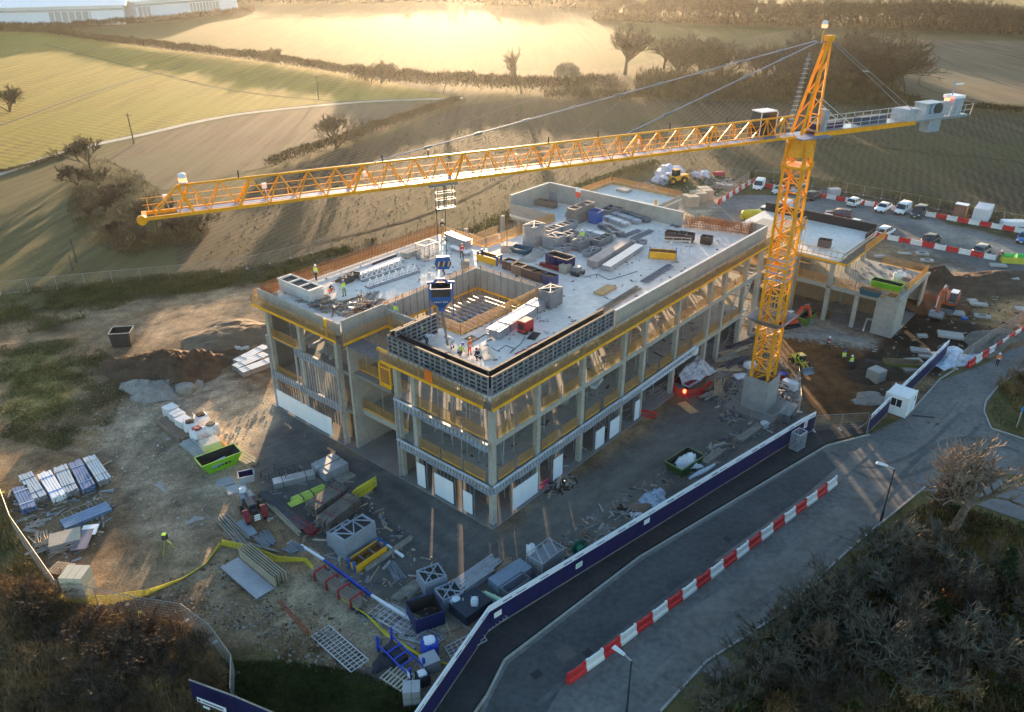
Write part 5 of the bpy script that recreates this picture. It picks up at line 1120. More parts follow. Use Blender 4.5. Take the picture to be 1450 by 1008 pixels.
for i, (px, py, L_, W_, n, th, tp, lb) in enumerate([(868, 301, 4.4, 1.4, 4, .2, None, 'grey frame stack lying against the back wall of the roof'), (885, 299, 4.2, 1.4, 4, .2, None, 'grey frame stack just right of the back wall stack'),
      (785, 349, 2.6, 1.7, 5, .26, 'z', 'crate of braces in the middle of the roof, nearest the tall stack'), (804, 341, 2.9, 1.2, 4, .22, None, 'long grey panels between two brace crates on the roof'),
      (820, 343, 2.4, 1.2, 4, .2, 'x', 'grey panels with cross braces beside the worker in hi-vis'), (799, 356, 2.3, 1.1, 3, .2, 'z', 'low brace tray in front of the middle crate on the roof'),
      (822, 353, 1.8, 1.3, 5, .24, 'x', 'squarish grey crate with open top in the middle of the roof'), (835, 345, 2.0, 1.1, 4, .2, 'z', 'grey brace crate behind the squarish crate'),
      (838, 361, 2.2, 1.2, 3, .2, 'x', 'low open crate beside the long beam bundles'), (853, 346, 3.0, 1.1, 4, .22, None, 'grey panel pile just behind the long pinkish beam bundle'), (905, 347, 2.0, .9, 2, .2, 'z', 'small dark fittings crate behind the paler beam bundle')]):
    stack('formwork_stack', lb, 'formwork stack', px, py, Z, L_, W_, n, th, XB + U(-.06, .06), form_gr if i % 3 else galv_dk, top=tp)
bundle('beam_bundle', 'long bundle of pinkish grey beams in the middle of the roof slab', 'beam bundle', (838, 379), (888, 347), Z, 1.35, .75, M('beam_pink', (.36, .32, .31), .6, var=.2), 7, 4, None)
bundle('beam_bundle', 'paler long beam bundle just right of the pinkish one', 'beam bundle', (858, 384), (905, 353), Z, 1.1, .55, alu, 6, 3, None)
bundle('beam_bundle', 'silver beam bundle between the courtyard barrier and the red generator', 'beam bundle', (698, 479), (766, 434), Z, 1.45, .75, alu, 6, 3)
for p, q, lb, n in (((832, 331), (868, 341), 'strapped grey beams in front of the hi-vis roof worker', 5), ((872, 335), (858, 324), 'short grey beams just behind the strapped beams', 4), ((888, 322), (858, 311), 'grey beam bundle beside the blue tank, nearer the camera', 5), ((905, 318), (868, 306), 'grey beam bundle second from the back wall', 5), ((918, 316), (885, 304), 'grey beam bundle near the corner of the back wall', 4), ((880, 335), (850, 322), 'thin grey beams in the middle row of bundles', 4)):
    bundle('beam_bundle', lb, 'beam bundle', p, q, Z, 1.0, .5, galv_dk if n == 4 else galv, n, 3, steel_dk)
for p, q, lb in (((878, 337), (906, 327), 'loose tubes near the back of the roof slab'), ((895, 340), (922, 327), 'pile of grey tubes behind the yellow roof trough'), ((852, 441), (905, 407), 'weathered boards lying along the inside of the parapet'), ((912, 400), (950, 376), 'red and grey props laid along the parapet near the yellow trough')):
    P, Q = G(*p, Z), G(*q, Z); m_ = ((p[0] + q[0]) / 2, (p[1] + q[1]) / 2); poles('loose_tubes', lb, 'tubes', m_[0], m_[1], Z, (Q - P).length, .9, ang(P, Q), galv_dk if 'grey' in lb or 'tubes' in lb else timber_gr, 7)
tub_thing('steel_skip', 'navy steel skip beside the red beams on the roof', 'skip', 793, 378, Z, (3.0, 1.5, 3.0, 1.5), 1.3, XB - R(90), navy, steel_dk, 4)
tub_thing('steel_tray', 'teal steel tray at the left of the bag heap on the roof', 'tray', 738, 358, Z, (2.4, 1.5, 2.0, 1.1), .6, XB - R(80), teal_p, teal_p)
for k in range(3): heap('ballast_bag', 'beige flattened bag heap on the roof, %s of three folds' % ('nearest', 'middle', 'farthest')[k], 'bag', 748 + k * 7, 368 - k * 5, Z, 1.2, .9, .55, M('beige_bag', (.42, .39, .33), .9), XB, k, 10)
bundle('timber_bundle', 'dark red timber bundle lying beside the navy roof skip', 'timber bundle', (766, 376), (800, 387), Z, .55, .35, red_dk, 4, 2, None)
gen = thing('compressor', 'small black and grey compressor at the end of the navy skip', 'machine', G(818, 389, Z), XB); block('chassis', (0, 0, .35), (1.4, .9, .3), steel_dk, gen); block('motor', (-.2, 0, .75), (.8, .7, .55), galv_dk, gen); block('tan_crate', (-.3, 1.5, .45), (1.1, .9, .9), M('tan_box', (.40, .36, .27), .8), gen)
for x in (-.5, .5): piece('axle_wheel', (x, -.5, .2), (x, .5, .2), .3, .3, black_r, gen)
for px, py, L_, W_, lb in ((954, 339, 2.0, 1.2, 'brown timber crate on the roof, left of an adjoining pair'), (970, 341, 1.9, 1.5, 'brown open crate with cross dividers, right of the adjoining pair'), (1000, 345, 1.3, 1.0, 'small dark crate near the end parapet of the roof')):
    c = tub_thing('timber_crate', lb, 'crate', px, py, Z, (L_, W_, L_, W_), .85, XB - R(78), M('crate_brown', (.065, .04, .035), .8), form_dk); block('divider', (0, 0, .75), (L_ - .1, .08, .12), timber_gr, c); block('divider', (0, 0, .77), (.08, W_ - .1, .12), timber_gr, c)
def trough(label, px, py, z, rz, L_=3.0, n=3):
    c = tub_thing('stillage', label, 'stillage', px, py, z, (L_, 1.15, L_, 1.1), .75, rz, M('stillage_yellow', (.75, .38, .02), .55, var=.2), M('stillage_rust', (.26, .12, .03), .85))
    for x in (-L_ / 2, L_ / 2): block('blue_end', (x, -.35, .55), (.14, .3, 1.2), blue_p, c); block('blue_end', (x, .35, .55), (.14, .3, 1.2), blue_p, c)
    for k in range(1, n): block('divider', (-L_ / 2 + L_ * k / n, 0, .62), (.1, 1.05, .12), galv_dk, c)
    return c
trough('yellow stillage with blue ends near the long parapet of the roof', 938, 365, Z, XB - R(62))
trough('yellow stillage with blue ends beside the courtyard corner of the roof', 693, 371, Z, XB - R(88), 2.8)
sc_ = thing('scaffold_stair', 'thin grey scaffold steps and rails behind the yellow roof trough', 'scaffold', G(957, 360, Z), XB - R(62))
for x in (-1.5, -.5, .5, 1.5):
    for y in (.6, 1.6): piece('scaffold_tube', (x, y, 0), (x, y, 1.5), .05, .05, galv, sc_)
for z_ in (.5, 1.0, 1.45):
    for y in (.6, 1.6): piece('scaffold_tube', (-1.6, y, z_), (1.6, y, z_ + .05), .045, .045, galv, sc_)
for x0, x1 in ((-1.5, -.5), (.5, 1.5)): piece('scaffold_brace', (x0, .6, .1), (x1, .6, 1.4), .045, .045, galv, sc_)
sheet_thing('plywood_board', 'single tan plywood board lying alone on the grey roof slab', 'board', 857, 412, Z, 2.7, 1.15, ang(G(842, 420, Z), G(872, 404, Z)), ply, .06, 3)
for k in range(5): sheet_thing('sunlit_board', 'pale sunlit-coloured board laid behind the corner formwork, %s of five from the orange worker' % ORD[k], 'board', 684 + k * 3.2, 501 - k * .4, Z, 2.6, .2, R(100), M('sunlit_ply', (.66, .56, .42), .75, var=.12), .03)  # sunlight on these plywood boards is put into their paler colour
stack('formwork_stack', 'grey mesh crate at the courtyard corner, behind the silver beam bundle', 'formwork stack', 779, 432, Z, 1.9, 1.5, 8, .22, XB, galv_dk, top='x', posts=True)
for px, py, c_, lb in ((722, 381, M('bin_brown', (.13, .075, .06), .8), 'brown crate first in the row along the courtyard upstand'), (735, 387, M('bin_tan', (.30, .2, .14), .8), 'tan crate in the row along the courtyard upstand'), (749, 392, MATS['bin_brown'], 'brown crate third in the row along the courtyard upstand'), (763, 397, MATS['bin_brown'], 'dusty crate fourth in the row along the courtyard upstand'), (779, 402, M('bin_blue', (.05, .06, .16), .7), 'dark blue crate last in the row along the courtyard upstand')):
    c = tub_thing('fittings_crate', lb, 'crate', px, py, Z, (1.35, 1.1, 1.35, 1.1), .95, XB - R(90), c_, form_dk, 3); lump('contents', rust if px % 2 else cloth_gr, (.9, .7, .5), c, (0, 0, .5), px)
gn = thing('generator', 'red generator box standing on a black mat beside the silver beams', 'generator', G(744, 470, Z), XB); block('casing', (0, 0, .75), (1.3, .9, 1.0), red_p, gn); block('top_panel', (0, 0, 1.27), (1.2, .8, .06), M('panel_tan', (.5, .4, .3), .7), gn); block('grille', (-.66, 0, .75), (.02, .6, .6), form_dk, gn)
for x in (-.4, .4): piece('wheel', (x, -.5, .2), (x, .5, .2), .32, .32, black_r, gn)
sheet_thing('rubber_mat', 'black rubber mat on the slab right of the red generator', 'mat', 756, 476, Z, 1.6, .8, XB + .3, black_r); sheet_thing('plywood_offcut', 'dark plywood offcut leaning near the orange courtyard barrier', 'board', 668, 480, Z, 1.0, 1.1, XB, ply_dk)
for k, (px, py) in enumerate([(745, 495), (762, 486), (778, 478), (722, 512)]): P, Q = G(px - 16, py + 7, Z), G(px + 14, py - 6, Z); piece_ = thing('push_pull_prop', 'red and grey prop on the slab behind the corner formwork, %s from the generator' % ('second', 'nearest', 'third', 'farthest')[k], 'prop', (P + Q) / 2, ang(P, Q)); h_ = (Q - P).length / 2; piece('prop_tube', (-h_, 0, .08), (0, 0, .08), .08, .08, M('prop_red', (.35, .05, .07), .6), piece_); piece('prop_tube', (0, 0, .08), (h_, 0, .08), .06, .06, galv, piece_)
# plant pit behind the back wall
stack('formwork_stack', 'grey panels stacked inside the sunken pit at the back corner', 'formwork stack', 790, 282, RF - .58, 2.6, 1.4, 5, .25, XB, top='x'); stack('formwork_stack', 'pale panels lying in the sunken pit against the corner wall', 'formwork stack', 766, 281, RF - .58, 3.0, 1.2, 4, .2, XB, galv, top=None); stack('formwork_stack', 'brown framed panels on the open side of the sunken pit', 'formwork stack', 772, 292, RF - .58, 3.4, 1.0, 4, .2, XB - R(80), ply_dk, top='z')
t_ = thing('warning_board', 'white board with red panel standing above the high panel stack', 'sign', G(818, 297, RF), XB - R(90)); piece('sign_post', (-.3, 0, 0), (-.3, 0, 3.0), .06, .06, galv, t_); piece('sign_post', (.3, 0, 0), (.3, 0, 3.0), .06, .06, galv, t_); block('white_panel', (0, -.04, 2.75), (.8, .03, .6), white_p, t_); block('red_panel', (0, -.05, 2.1), (.8, .03, .7), M('panel_red', (.8, .08, .03), .5), t_)
tub_thing('oil_drum_tray', 'dark scrap tray against the back wall near the rebar fence', 'tray', 936, 306, Z, (2.6, 1.4, 2.4, 1.2), .6, XB - R(80), rust, form_dk); bag('white sack beside the dark scrap tray on the roof', 918, 307, Z, .8, 0, cloth_gr, seed=5)
poles('blue_tube_pile', 'blue and grey tubes near the rebar fence at the roof end', 'tubes', 962, 318, Z, 2.6, 1.2, XB, blue_lt, 7)
lump('blue_sack', blue_p, (.7, .6, .6), None, G(957, 315, Z), 4); tag(bpy.data.objects['blue_sack'], 'small bright blue sack on the tube pile at the roof end', 'sack')
# ---- left wing of the roof
f_ = stack('formwork_stack', 'white framed panel with three dark openings on the left wing corner', 'formwork stack', 427, 417, Z, 5.4, 1.7, 5, .26, XB - R(90), M('frame_white', (.6, .58, .55), .6), top=None, face=form_dk)
heap('scrap_heap', 'heap of rusty rebar offcuts in front of the crouching pair', 'scrap', 515, 437, Z, 2.6, 1.6, .7, rust, XB, 3, 18, 1.4); heap('scrap_heap', 'heap of dark timber offcuts along the front edge of the left wing', 'scrap', 462, 432, Z, 3.6, 1.4, .6, ply_dk, XB - R(90), 5, 18, 1.5)
for k in range(9): poles('rebar_offcut', 'rusty bar bundle on the left wing, %s from the recess corner' % ORD[k], 'rebar', 500 + (k % 5) * 10, 438 - (k // 5) * 14 - (k % 5) * 2, Z + .05, 2.2, .5, XB + U(-1, 1), rust if k % 2 else steel_dk, 5, 1, .15, .025)
def braces(label, p, q, n):
    P, Q = G(*p, Z), G(*q, Z); t_ = thing('bracket_row', label, 'brackets', P, ang(P, Q)); L_ = (Q - P).length; piece('base_rail', (0, 0, .06), (L_, 0, .06), .9, .12, galv_dk, t_)
    for k in range(n):
        x = L_ * (k + .5) / n; m_ = MB(); m_.bar((x - .35, 0, .12), (x, 0, .95), .09); m_.bar((x + .35, 0, .12), (x, 0, .95), .09); m_.bar((x - .35, 0, .15), (x + .35, 0, .15), .08); m_.build('triangle_bracket', white_p, t_)
braces('row of white triangular brackets on the left wing, farther from the courtyard', (511, 398), (570, 378), 8); braces('row of white triangular brackets along the orange edge beside the courtyard', (520, 408), (592, 384), 8)
bundle('tube_bundle', 'long grey tube bundle lying across the left wing slab', 'tube bundle', (505, 393), (568, 370), Z, 1.1, .35, galv, 8, 2, None); poles('loose_tubes', 'rusty reinforcing bars in front of the long grey tubes', 'rebar', 515, 384, Z, 8, .6, ang(G(480, 396, Z), G(555, 366, Z)), rust, 6)
poles('loose_tubes', 'dark bundle of bars behind the long tubes on the left wing', 'rebar', 546, 369, Z, 3.5, .7, ang(G(530, 373, Z), G(558, 362, Z)), steel_dk, 7)
bundle('wall_panel', 'single long grey panel beside the grey mesh tower', 'panel', (572, 366), (592, 358), Z, 1.1, .6, conc, 2, 2, None); cage('grey mesh tower crate at the end of the left wing', 605, 366, Z, (2.0, 1.4, 1.9), XB, galv_dk, n=8)
bundle('panel_bundle', 'long pale panel bundle at the inner corner of the left wing', 'panel bundle', (634, 338), (664, 350), Z, 1.2, .8, alu, 3, 4, None); bundle('panel_bundle', 'thin pale strips lying beside the inner corner bundle', 'panel bundle', (640, 352), (664, 362), Z, .8, .3, galv, 4, 2, None)
for px, py in ((553, 410), (562, 405)): stack('formwork_stack', 'dark bracket crate beside the rusty heap, %s of two' % ('left' if px < 560 else 'right'), 'formwork stack', px - 62, py - 10, Z, 1.3, .9, 3, .2, XB, steel_dk, top='z')
block('concrete_block', (0, 0, 0), (1.5, 1.5, .9), conc, None).location = G(718, 350, Z + .45); tag(bpy.data.objects['concrete_block'], 'pale concrete block carrying a post beside the terrace corner', 'block'); 
m = MB(); m.tube((0, 0, 0), (0, 0, 3.8), .05, n=6); tag(m.build('corner_pole', rust, loc=G(718, 350, Z + .9)), 'thin rusty pole standing on the concrete block', 'pole')
m = MB(); m.box((0, 0, .45), (.9, .9, .9)); tag(m.build('timber_box', timber_gr, loc=G(659, 379, RF + .2)), 'timber crate on the back corner of the courtyard upstand', 'crate')
# ---- second building clutter
gs = tub_thing('green_skip', 'lime green skip on the low roof of the second building', 'skip', 1255, 409, LZ, (3.8, 1.4, 3.4, 1.2), .9, XB - R(90), green_p, form_dk, 4); tub_thing('blue_tray', 'dark blue tray at the front edge of the low roof', 'tray', 1232, 418, LZ, (2.6, 1.2, 2.2, 1.0), .7, XB - R(88), teal_p)
bag('white bag beside the lime green skip on the low roof', 1272, 397, LZ, 1.3, .3, cloth_gr, seed=8); tub_thing('roof_kerb', 'square concrete opening at the front corner of the low roof', 'kerb', 1263, 423, LZ, (1.6, 1.2, 1.6, 1.2), .4, XB, conc, form_dk); stack('formwork_stack', 'stack of boards on the low roof corner by the yellow rail', 'boards', 1281, 404, LZ, 1.6, 1.2, 6, .12, XB, timber, top=None)
c = tub_thing('vent_upstand', 'dark block vent with three openings on the second building roof', 'vent', 1167, 349, HZ, (1.6, 1.2, 1.6, 1.2), .9, XB - R(80), M('block_dark', (.12, .09, .085), .8), form_dk)
for x in (-.4, .1): block('divider', (x, 0, .85), (.1, 1.1, .1), MATS['block_dark'], c)
for k in range(12): poles('steel_props', 'galvanised prop bundle at the foot of the second frame, %s along' % ORD[k], 'props', 1060 + (k % 6) * 9, 445 + (k // 6) * 12 - k, 0.05, 2.6, .5, U(0, 3), galv if k % 2 else timber_gr, 6)
# ---- yard in front of the short side
bundle('panel_bundle', 'large grey cladding panel stack on the dark yard, widest of the pale stacks', 'panel bundle', (452, 676), (484, 660), 0, 2.6, .9, galv, 2, 7, alu); bundle('panel_bundle', 'long thin grey strip stack leading from the large panel stack', 'panel bundle', (388, 690), (446, 676), 0, 1.0, .6, alu, 3, 5)
for px, k in ((386, 'left'), (412, 'right')): cage('small black steel frame standing on the yard, %s of a pair' % k, px, 676, 0, (1.6, 1.1, .9), XB + U(-.2, .2), steel_dk, 'steel_stillage', 'stillage', 2)
sheet_thing('plywood_square', 'square grey board beside the large panel stack', 'board', 487, 676, 0, 1.7, 1.6, XB, timber_gr, .05, 2)
foam = M('foam_green', (.50, .62, .12), .8, var=.15)
t_ = thing('foam_lagging', 'bundle of lime green foam lagging lying on the dark yard', 'lagging', G(434, 704), ang(G(415, 711), G(452, 695)))
for k in range(11): m = MB(); o = U(-.4, .4); m.tube((-1.6 + o, -.55 + .1 * k, .14 + .12 * (k % 3)), (1.5 + o, -.5 + .09 * k, .14 + .12 * (k % 3)), .1, n=7); m.build('foam_tube', foam, t_)
for f in (-.5, .5): block('strap', (f, 0, .28), (.07, 1.2, .5), steel_dk, t_)
for p, q, lb in (((443, 731), (486, 700), 'brown tube bundle nearer the building, beside the yellow barrier'), ((458, 752), (503, 716), 'brown tube bundle nearer the grey crates')):
    bundle('prop_bundle', lb, 'tube bundle', p, q, 0, 1.5, 1.1, M('prop_brown', (.17, .15, .13), .7, .2, var=.35), 9, 6, red_dk, rnd_=.25)
def ped_barrier(label, px, py, rz, m, L=2.2, h=1.1, z=0, grp=None):
    t_ = thing('pedestrian_barrier', label, 'barrier', G(px, py, z), rz, grp); m_ = MB()
    for zz in (.2, h): m_.bar((-L / 2, 0, zz), (L / 2, 0, zz), .1, .12)
    for x in (-L / 2, L / 2): m_.bar((x, 0, .15), (x, 0, h + .05), .1, .1)
    m_.bar((-L / 2, 0, .75), (L / 2, 0, .75), .06, .1)
    for k in range(1, 10): m_.bar((-L / 2 + L * k / 10, 0, .2), (-L / 2 + L * k / 10, 0, .75), .05)
    m_.build('barrier_frame', m, t_)
    for x in (-L * .35, L * .35): block('foot', (x, 0, .05), (.12, .55, .1), black_r, t_)
    return t_
for k in range(3): ped_barrier('yellow plastic barrier standing in the yard, %s of three nested ones' % ('front', 'middle', 'back')[k], 514 + k * 3, 703 - k * 3, XB, M('barrier_yellow', (.60, .50, .04), .6))
for k in range(2): stack('formwork_stack', ('tall crate of grey braced frames beside the yellow stillage in the yard', 'lower grey frame stack behind the tall braced crate')[k], 'formwork stack', 504 - 16 * k, 776 - 6 * k, 0, 3.3 - k, 1.6, 9 - 3 * k, .24, XB, M('frame_blue_grey', (.30, .34, .40), .5, .3), top='z')
trough('yellow stillage with rusty insides beside the tall grey crate in the yard', 521, 794, 0, XB, 3.2)
for p, q, lb, m in (((520, 808), (583, 764), 'long grey plank lying past the yellow stillage', timber_gr), ((574, 848), (618, 806), 'weathered timber lengths behind the grey X crate', timber_gr), ((560, 852), (590, 830), 'second timber pile beside the navy tub', timber_gr), ((380, 716), (424, 758), 'pale timber rails along the edge of the dirt', M('timber_pale', (.36, .31, .22), .85)), ((372, 700), (432, 752), 'black beams lying beside the pale rails', steel_dk), ((414, 735), (446, 758), 'dark red beams at the end of the black beams', red_dk)):
    P, Q = G(*p), G(*q); poles('timber_pile', lb, 'timber pile', (p[0] + q[0]) / 2, (p[1] + q[1]) / 2, 0, (Q - P).length, .9 if 'long' not in lb else .4, ang(P, Q), m, 6 if 'long' not in lb else 2, 3, .06, .07)
def long_pole(label, pts, m2, r=.2):
    P0 = G(*pts[0]); t_ = thing('pipe', label, 'pipe', P0)
    for (p, q), m in zip(zip(pts[:-1], pts[1:]), m2): piece('pipe_length', G(*p, .16) - P0, G(*q, .16) - P0, r, r, m, t_)
cbl = M('cobalt', (.02, .06, .42), .5)
long_pole('long white and blue pole edging the dark yard', [(426, 772), (459, 793), (526, 843), (602, 890)], (white_p, cbl, white_p)); long_pole('short white and blue pole beside the yellow stillage', [(526, 757), (548, 772), (571, 788)], (cbl, white_p))
poles('tube_bundle', 'small tube bundle with a sack at one end in the yard', 'tubes', 560, 810, 0, 2.2, .9, ang(G(551, 797), G(566, 824)), galv_dk, 6, 2, .12, .05)
t_ = thing('pipe_rack', 'brown pipes held in four dark red frames at the edge of the yard', 'pipe rack', G(480, 838), ang(G(452, 814), G(508, 856)))
for k in range(4):
    x = -2.3 + k * 1.5
    for y in (-.55, .55): piece('rack_post', (x, y, 0), (x, y, 1.0), .12, .12, M('rack_red', (.30, .03, .035), .6), t_)
    piece('rack_bar', (x, -.55, 1.0), (x, .55, 1.0), .12, .14, MATS['rack_red'], t_); piece('rack_bar', (x, -.55, .12), (x, .55, .12), .12, .12, MATS['rack_red'], t_)
m = MB()
for j in range(3):
    for k in range(5): m.tube((-2.9 + U(-.2, .2), -.42 + k * .2, .28 + j * .2), (2.9 + U(-.2, .2), -.42 + k * .2, .28 + j * .2), .07, n=6)
tag(m.build('pipes', M('pipe_brown', (.26, .22, .18), .6, .3), t_), kind='stuff')
stack('formwork_stack', 'grey X braced crate standing at the middle of the lower yard', 'formwork stack', 612, 832, 0, 1.9, 1.7, 7, .2, XB - .35, MATS['frame_blue_grey'], top='x'); stack('formwork_stack', 'open grey crate with plastic beside it, nearer the hoarding', 'formwork stack', 636, 852, 0, 1.8, 1.5, 5, .22, XB - .35, MATS['frame_blue_grey'], top='x')
bag('crumpled clear plastic heap beside the open grey crate', 646, 862, 0, 1.1, .4, plastic_s, plastic_s, 9)
tub_thing('steel_tub', 'square dark navy tub among the scaffold frames', 'tub', 603, 878, 0, (2.3, 2.1, 2.3, 2.1), 1.3, XB - .4, M('tub_navy', (.012, .02, .09), .5), form_dk)
for k, (px, py, L_, W_, r_, lb) in enumerate([(574, 882, 4.2, 1.8, -.60, 'pale scaffold frame nearest the navy tub'), (556, 876, 3.6, 1.7, -.66, 'grey scaffold frame under the pale one'), (590, 898, 3.6, 1.4, -.52, 'low scaffold frame beside the blue trestle'), (344, 848, 3.2, 2.3, -.55, 'open steel grid lying on the stony ground'), (481, 920, 5.0, 1.5, -.78, 'long galvanised grating lying near the steel plate'), (696, 905 - 20, 2.2, 1.0, .6, 'tangle of thin frames against the hoarding bend'), (660, 915, 2.8, 1.2, .5, 'thin frames lying beside the hoarding bend')]):
    flat_frame('scaffold_rack', lb, px, py, 0, L_, W_, r_, galv, 4, 7 if k != 4 else 14, tilt=(.0, .3, .1, 0, .3, .5, .4)[k])
t_ = thing('blue_trestle', 'blue steel trestle rack holding dark bundles near the bottom edge', 'rack', G(568, 938), ang(G(545, 905), G(592, 950)))
for x in (-1.9, 1.9):
    for y in (-.6, .6): piece('rack_post', (x, y, 0), (x, y, 1.5), .16, .16, cbl, t_)
for y in (-.6, .6): piece('rack_rail', (-1.9, y, .7), (1.9, y, .7), .1, .12, cbl, t_)
for x in (-.8, .0, .8): piece('rack_cross', (x, -.6, .72), (x, .6, .72), .1, .1, cbl, t_)
block('dark_load', (-.6, 0, .35), (1.8, .8, .6), cloth_dk, t_); block('label_plate', (1.9, -.7, .9), (.3, .03, .5), sign_m, t_)
heap('tarpaulin', 'black crumpled sheeting beside the blue trestle', 'tarpaulin', 545, 940, 0, 1.1, .8, .8, cloth_dk, .3, 4, 12, 1.2)
bag('navy bulk bag with white liner beside the blue trestle', 609, 924, 0, 1.35, .2, bag_w, cbl, 11); bag('small dark bag with white folds beside the grey cube', 599, 967, 0, 1.0, .5, bag_w, cloth_dk, 12)
def cube_stack(name, label, cat, px, py, z, d, rz, m, strap=None):
    t_ = thing(name, label, cat, G(px, py, z), rz); block('pallet_base', (0, 0, .07), (d[0], d[1], .12), timber_gr, t_); block('wrapped_load', (0, 0, .13 + d[2] / 2), d, m, t_)
    if strap:
        block('strap', (0, 0, .13 + d[2] / 2), (.06, d[1] + .02, d[2] + .02), strap, t_); block('band', (0, 0, .13 + d[2] * .5), (d[0] + .02, d[1] + .02, .04), strap, t_)
    return t_
grw = M('grey_wrap', (.36, .37, .38), .6, var=.12)
cube_stack('wrapped_pallet', 'grey wrapped cube on a pallet at the bottom edge of the yard', 'pallet load', 584, 992, 0, (1.15, 1.0, 1.25), .1, grw, galv_dk); cube_stack('wrapped_pallet', 'grey box with folded sheet beside the navy bulk bag', 'pallet load', 609, 946, 0, (1.2, 1.1, .9), .5, grw); pallet('pale pallet tilted on the dirt beside the grey cube', 564, 960, .02, -.62, M('pallet_pale', (.50, .46, .36), .85), 2.0, 1.7); sheet_thing('steel_plate', 'rusty steel plate lying at the grass edge', 'plate', 518, 957, .02, 2.9, 1.3, .15, M('plate_brown', (.10, .07, .06), .7), .04); sheet_thing('steel_plate', 'small brown plate on the pale gravel', 'plate', 486, 899, .02, 1.2, 1.0, -.5, ply_dk, .03)
long_pole('pair of thin red rods lying on the stony slope', [(392, 850), (436, 898)], (M('rod_red', (.35, .08, .04), .7),), .07); long_pole('second red rod beside the first on the slope', [(397, 850), (440, 897)], (MATS['rod_red'],), .07)
# platform bench of boards, planks near the tractor
t_ = thing('board_stack', 'pale boards stacked on edge over a grey sheet on the slope', 'board stack', G(366, 812), ang(G(340, 782), G(400, 832))); block('lower_sheet', (0, -1.0, .25), (5.2, 1.6, .12), M('sheet_grey', (.34, .34, .36), .7), t_)
for k in range(6): block('board', (U(-.2, .2), -.1 + k * .2, .75), (5.2, .07, .9), MATS['timber_pale'], t_)
for x in (-1.8, 1.8): block('trestle', (x, .2, .15), (.15, 2.6, .3), timber_gr, t_)
for p, q, m, lb, n in (((312, 732), (346, 768), timber_gr, 'grey planks beside the brown square board', 6), ((369, 757), (384, 774), galv_dk, 'loose grey tubes beside the blue grey board', 8), ((408, 774), (424, 783), galv_dk, 'dark tube heap at the end of the white pole', 8), ((325, 766), (392, 782), timber_gr, 'single weathered plank under the yellow netting', 2)):
    P, Q = G(*p), G(*q); poles('plank_pile', lb, 'planks', (p[0] + q[0]) / 2, (p[1] + q[1]) / 2, 0, (Q - P).length, 1.3 if n > 3 else .4, ang(P, Q), m, n, 2, .12, .07)
sheet_thing('grey_board', 'blue grey board lying beside the planks and tractor', 'board', 349, 749, .03, 2.5, .9, ang(G(340, 738), G(358, 760)), M('board_blue', (.25, .29, .33), .7), .06, 2); sheet_thing('brown_board', 'brown square board leaning over the grey planks', 'board', 328, 755, .03, 1.3, 1.3, -.7, ply_dk, .05); sheet_thing('paving_sheet', 'pale sheet beside the small white machine', 'board', 336, 693, .03, 1.8, 1.3, .5, M('sheet_pale', (.40, .40, .38), .8), .05, 2); sheet_thing('paving_sheet', 'grey mat beside the lime skip corner', 'board', 319, 683, .03, 1.5, 1.2, .5, MATS['sheet_grey'], .05, 2); pallet('small grey slatted pallet between the two mats', 327, 690, .02, .5, timber_gr, .9, .8)
# ---- left storage area
sp = [(32, 713, 'blue wrapped strips, leftmost of the six storage stacks', blue_lt, white_p, ((30, 697), (44, 727))), (50, 695, 'striped aluminium sections, second storage stack from the left', alu, steel_dk, ((38, 679), (60, 712))), (74, 694, 'white wrapped sections with a blue strap, third from the left', white_p, cbl, ((65, 677), (86, 711))), (95, 686, 'striped grey sections, third storage stack from the right', alu, steel_dk, ((87, 668), (104, 703))), (117, 680, 'blue grey sections, second storage stack from the right', blue_lt, alu, ((108, 661), (128, 698))), (139, 671, 'slim grey sections, rightmost of the six storage stacks', alu, timber, ((128, 654), (150, 687)))]
for px, py, lb, m, m2, (p, q) in sp: bundle('section_stack', lb, 'section stack', p, q, 0, 1.15, .62, m, 5, 4, m2, rnd_=.15)
flat_frame('ladder_frame', 'pale timber ladder frame lying behind the blue panels', 119, 720, .03, 3.4, 1.1, ang(G(98, 728), G(140, 710)), timber, 1, 5)
bundle('panel_bundle', 'long blue grey panels lying beside the ladder frame', 'panel bundle', (90, 747), (156, 720), 0, 1.5, .3, M('panel_blue', (.14, .22, .34), .5, .2), 4, 2, None)
for k in range(4): poles('scrap_timber', 'scrap timber on the rubbish pile, %s from the fence' % ORD[k], 'scrap timber', 58 + k * 11, 765 + (k % 2) * 9, .1 + k * .05, 2.0, 1.2, U(0, 3), timber_gr if k % 2 else timber, 7, 2, .5, .05)
for k, (px, py) in enumerate([(36, 735), (50, 745), (44, 752), (60, 738)]): sheet_thing('scrap_board', 'grey scrap board left of the rubbish pile, %s from the storage stacks' % ORD[k], 'board', px, py, .03, 1.5, .4, U(-1, 1), timber_gr, .05)
sheet_thing('beige_board', 'large beige board on top of the rubbish pile', 'board', 92, 762, .35, 2.4, 1.8, .45, M('beige_board', (.42, .36, .28), .8), .05, 2); sheet_thing('dark_board', 'purple grey board sheet right of the beige board', 'board', 117, 765, .25, 2.6, 1.3, 1.75, M('board_purple', (.17, .16, .20), .7), .05, 2); sheet_thing('white_sheet', 'white sheet lying over the purple grey board', 'board', 127, 751, .3, 1.3, 1.4, .2, white_p, .05)
for k in range(5): pallet('worn pallet in the stack beside the pale boxes, %s from the ground' % ORD[k], 86 + k * .4, 806, .03 + k * .17, -.2 + U(-.1, .1), timber, 1.6, 1.3)
pallet('pallet under the fence beside the pale boxes', 88, 828, .03, -.4, timber, 1.2, .8)
bw = M('box_ply', (.60, .52, .38), .75, var=.1)
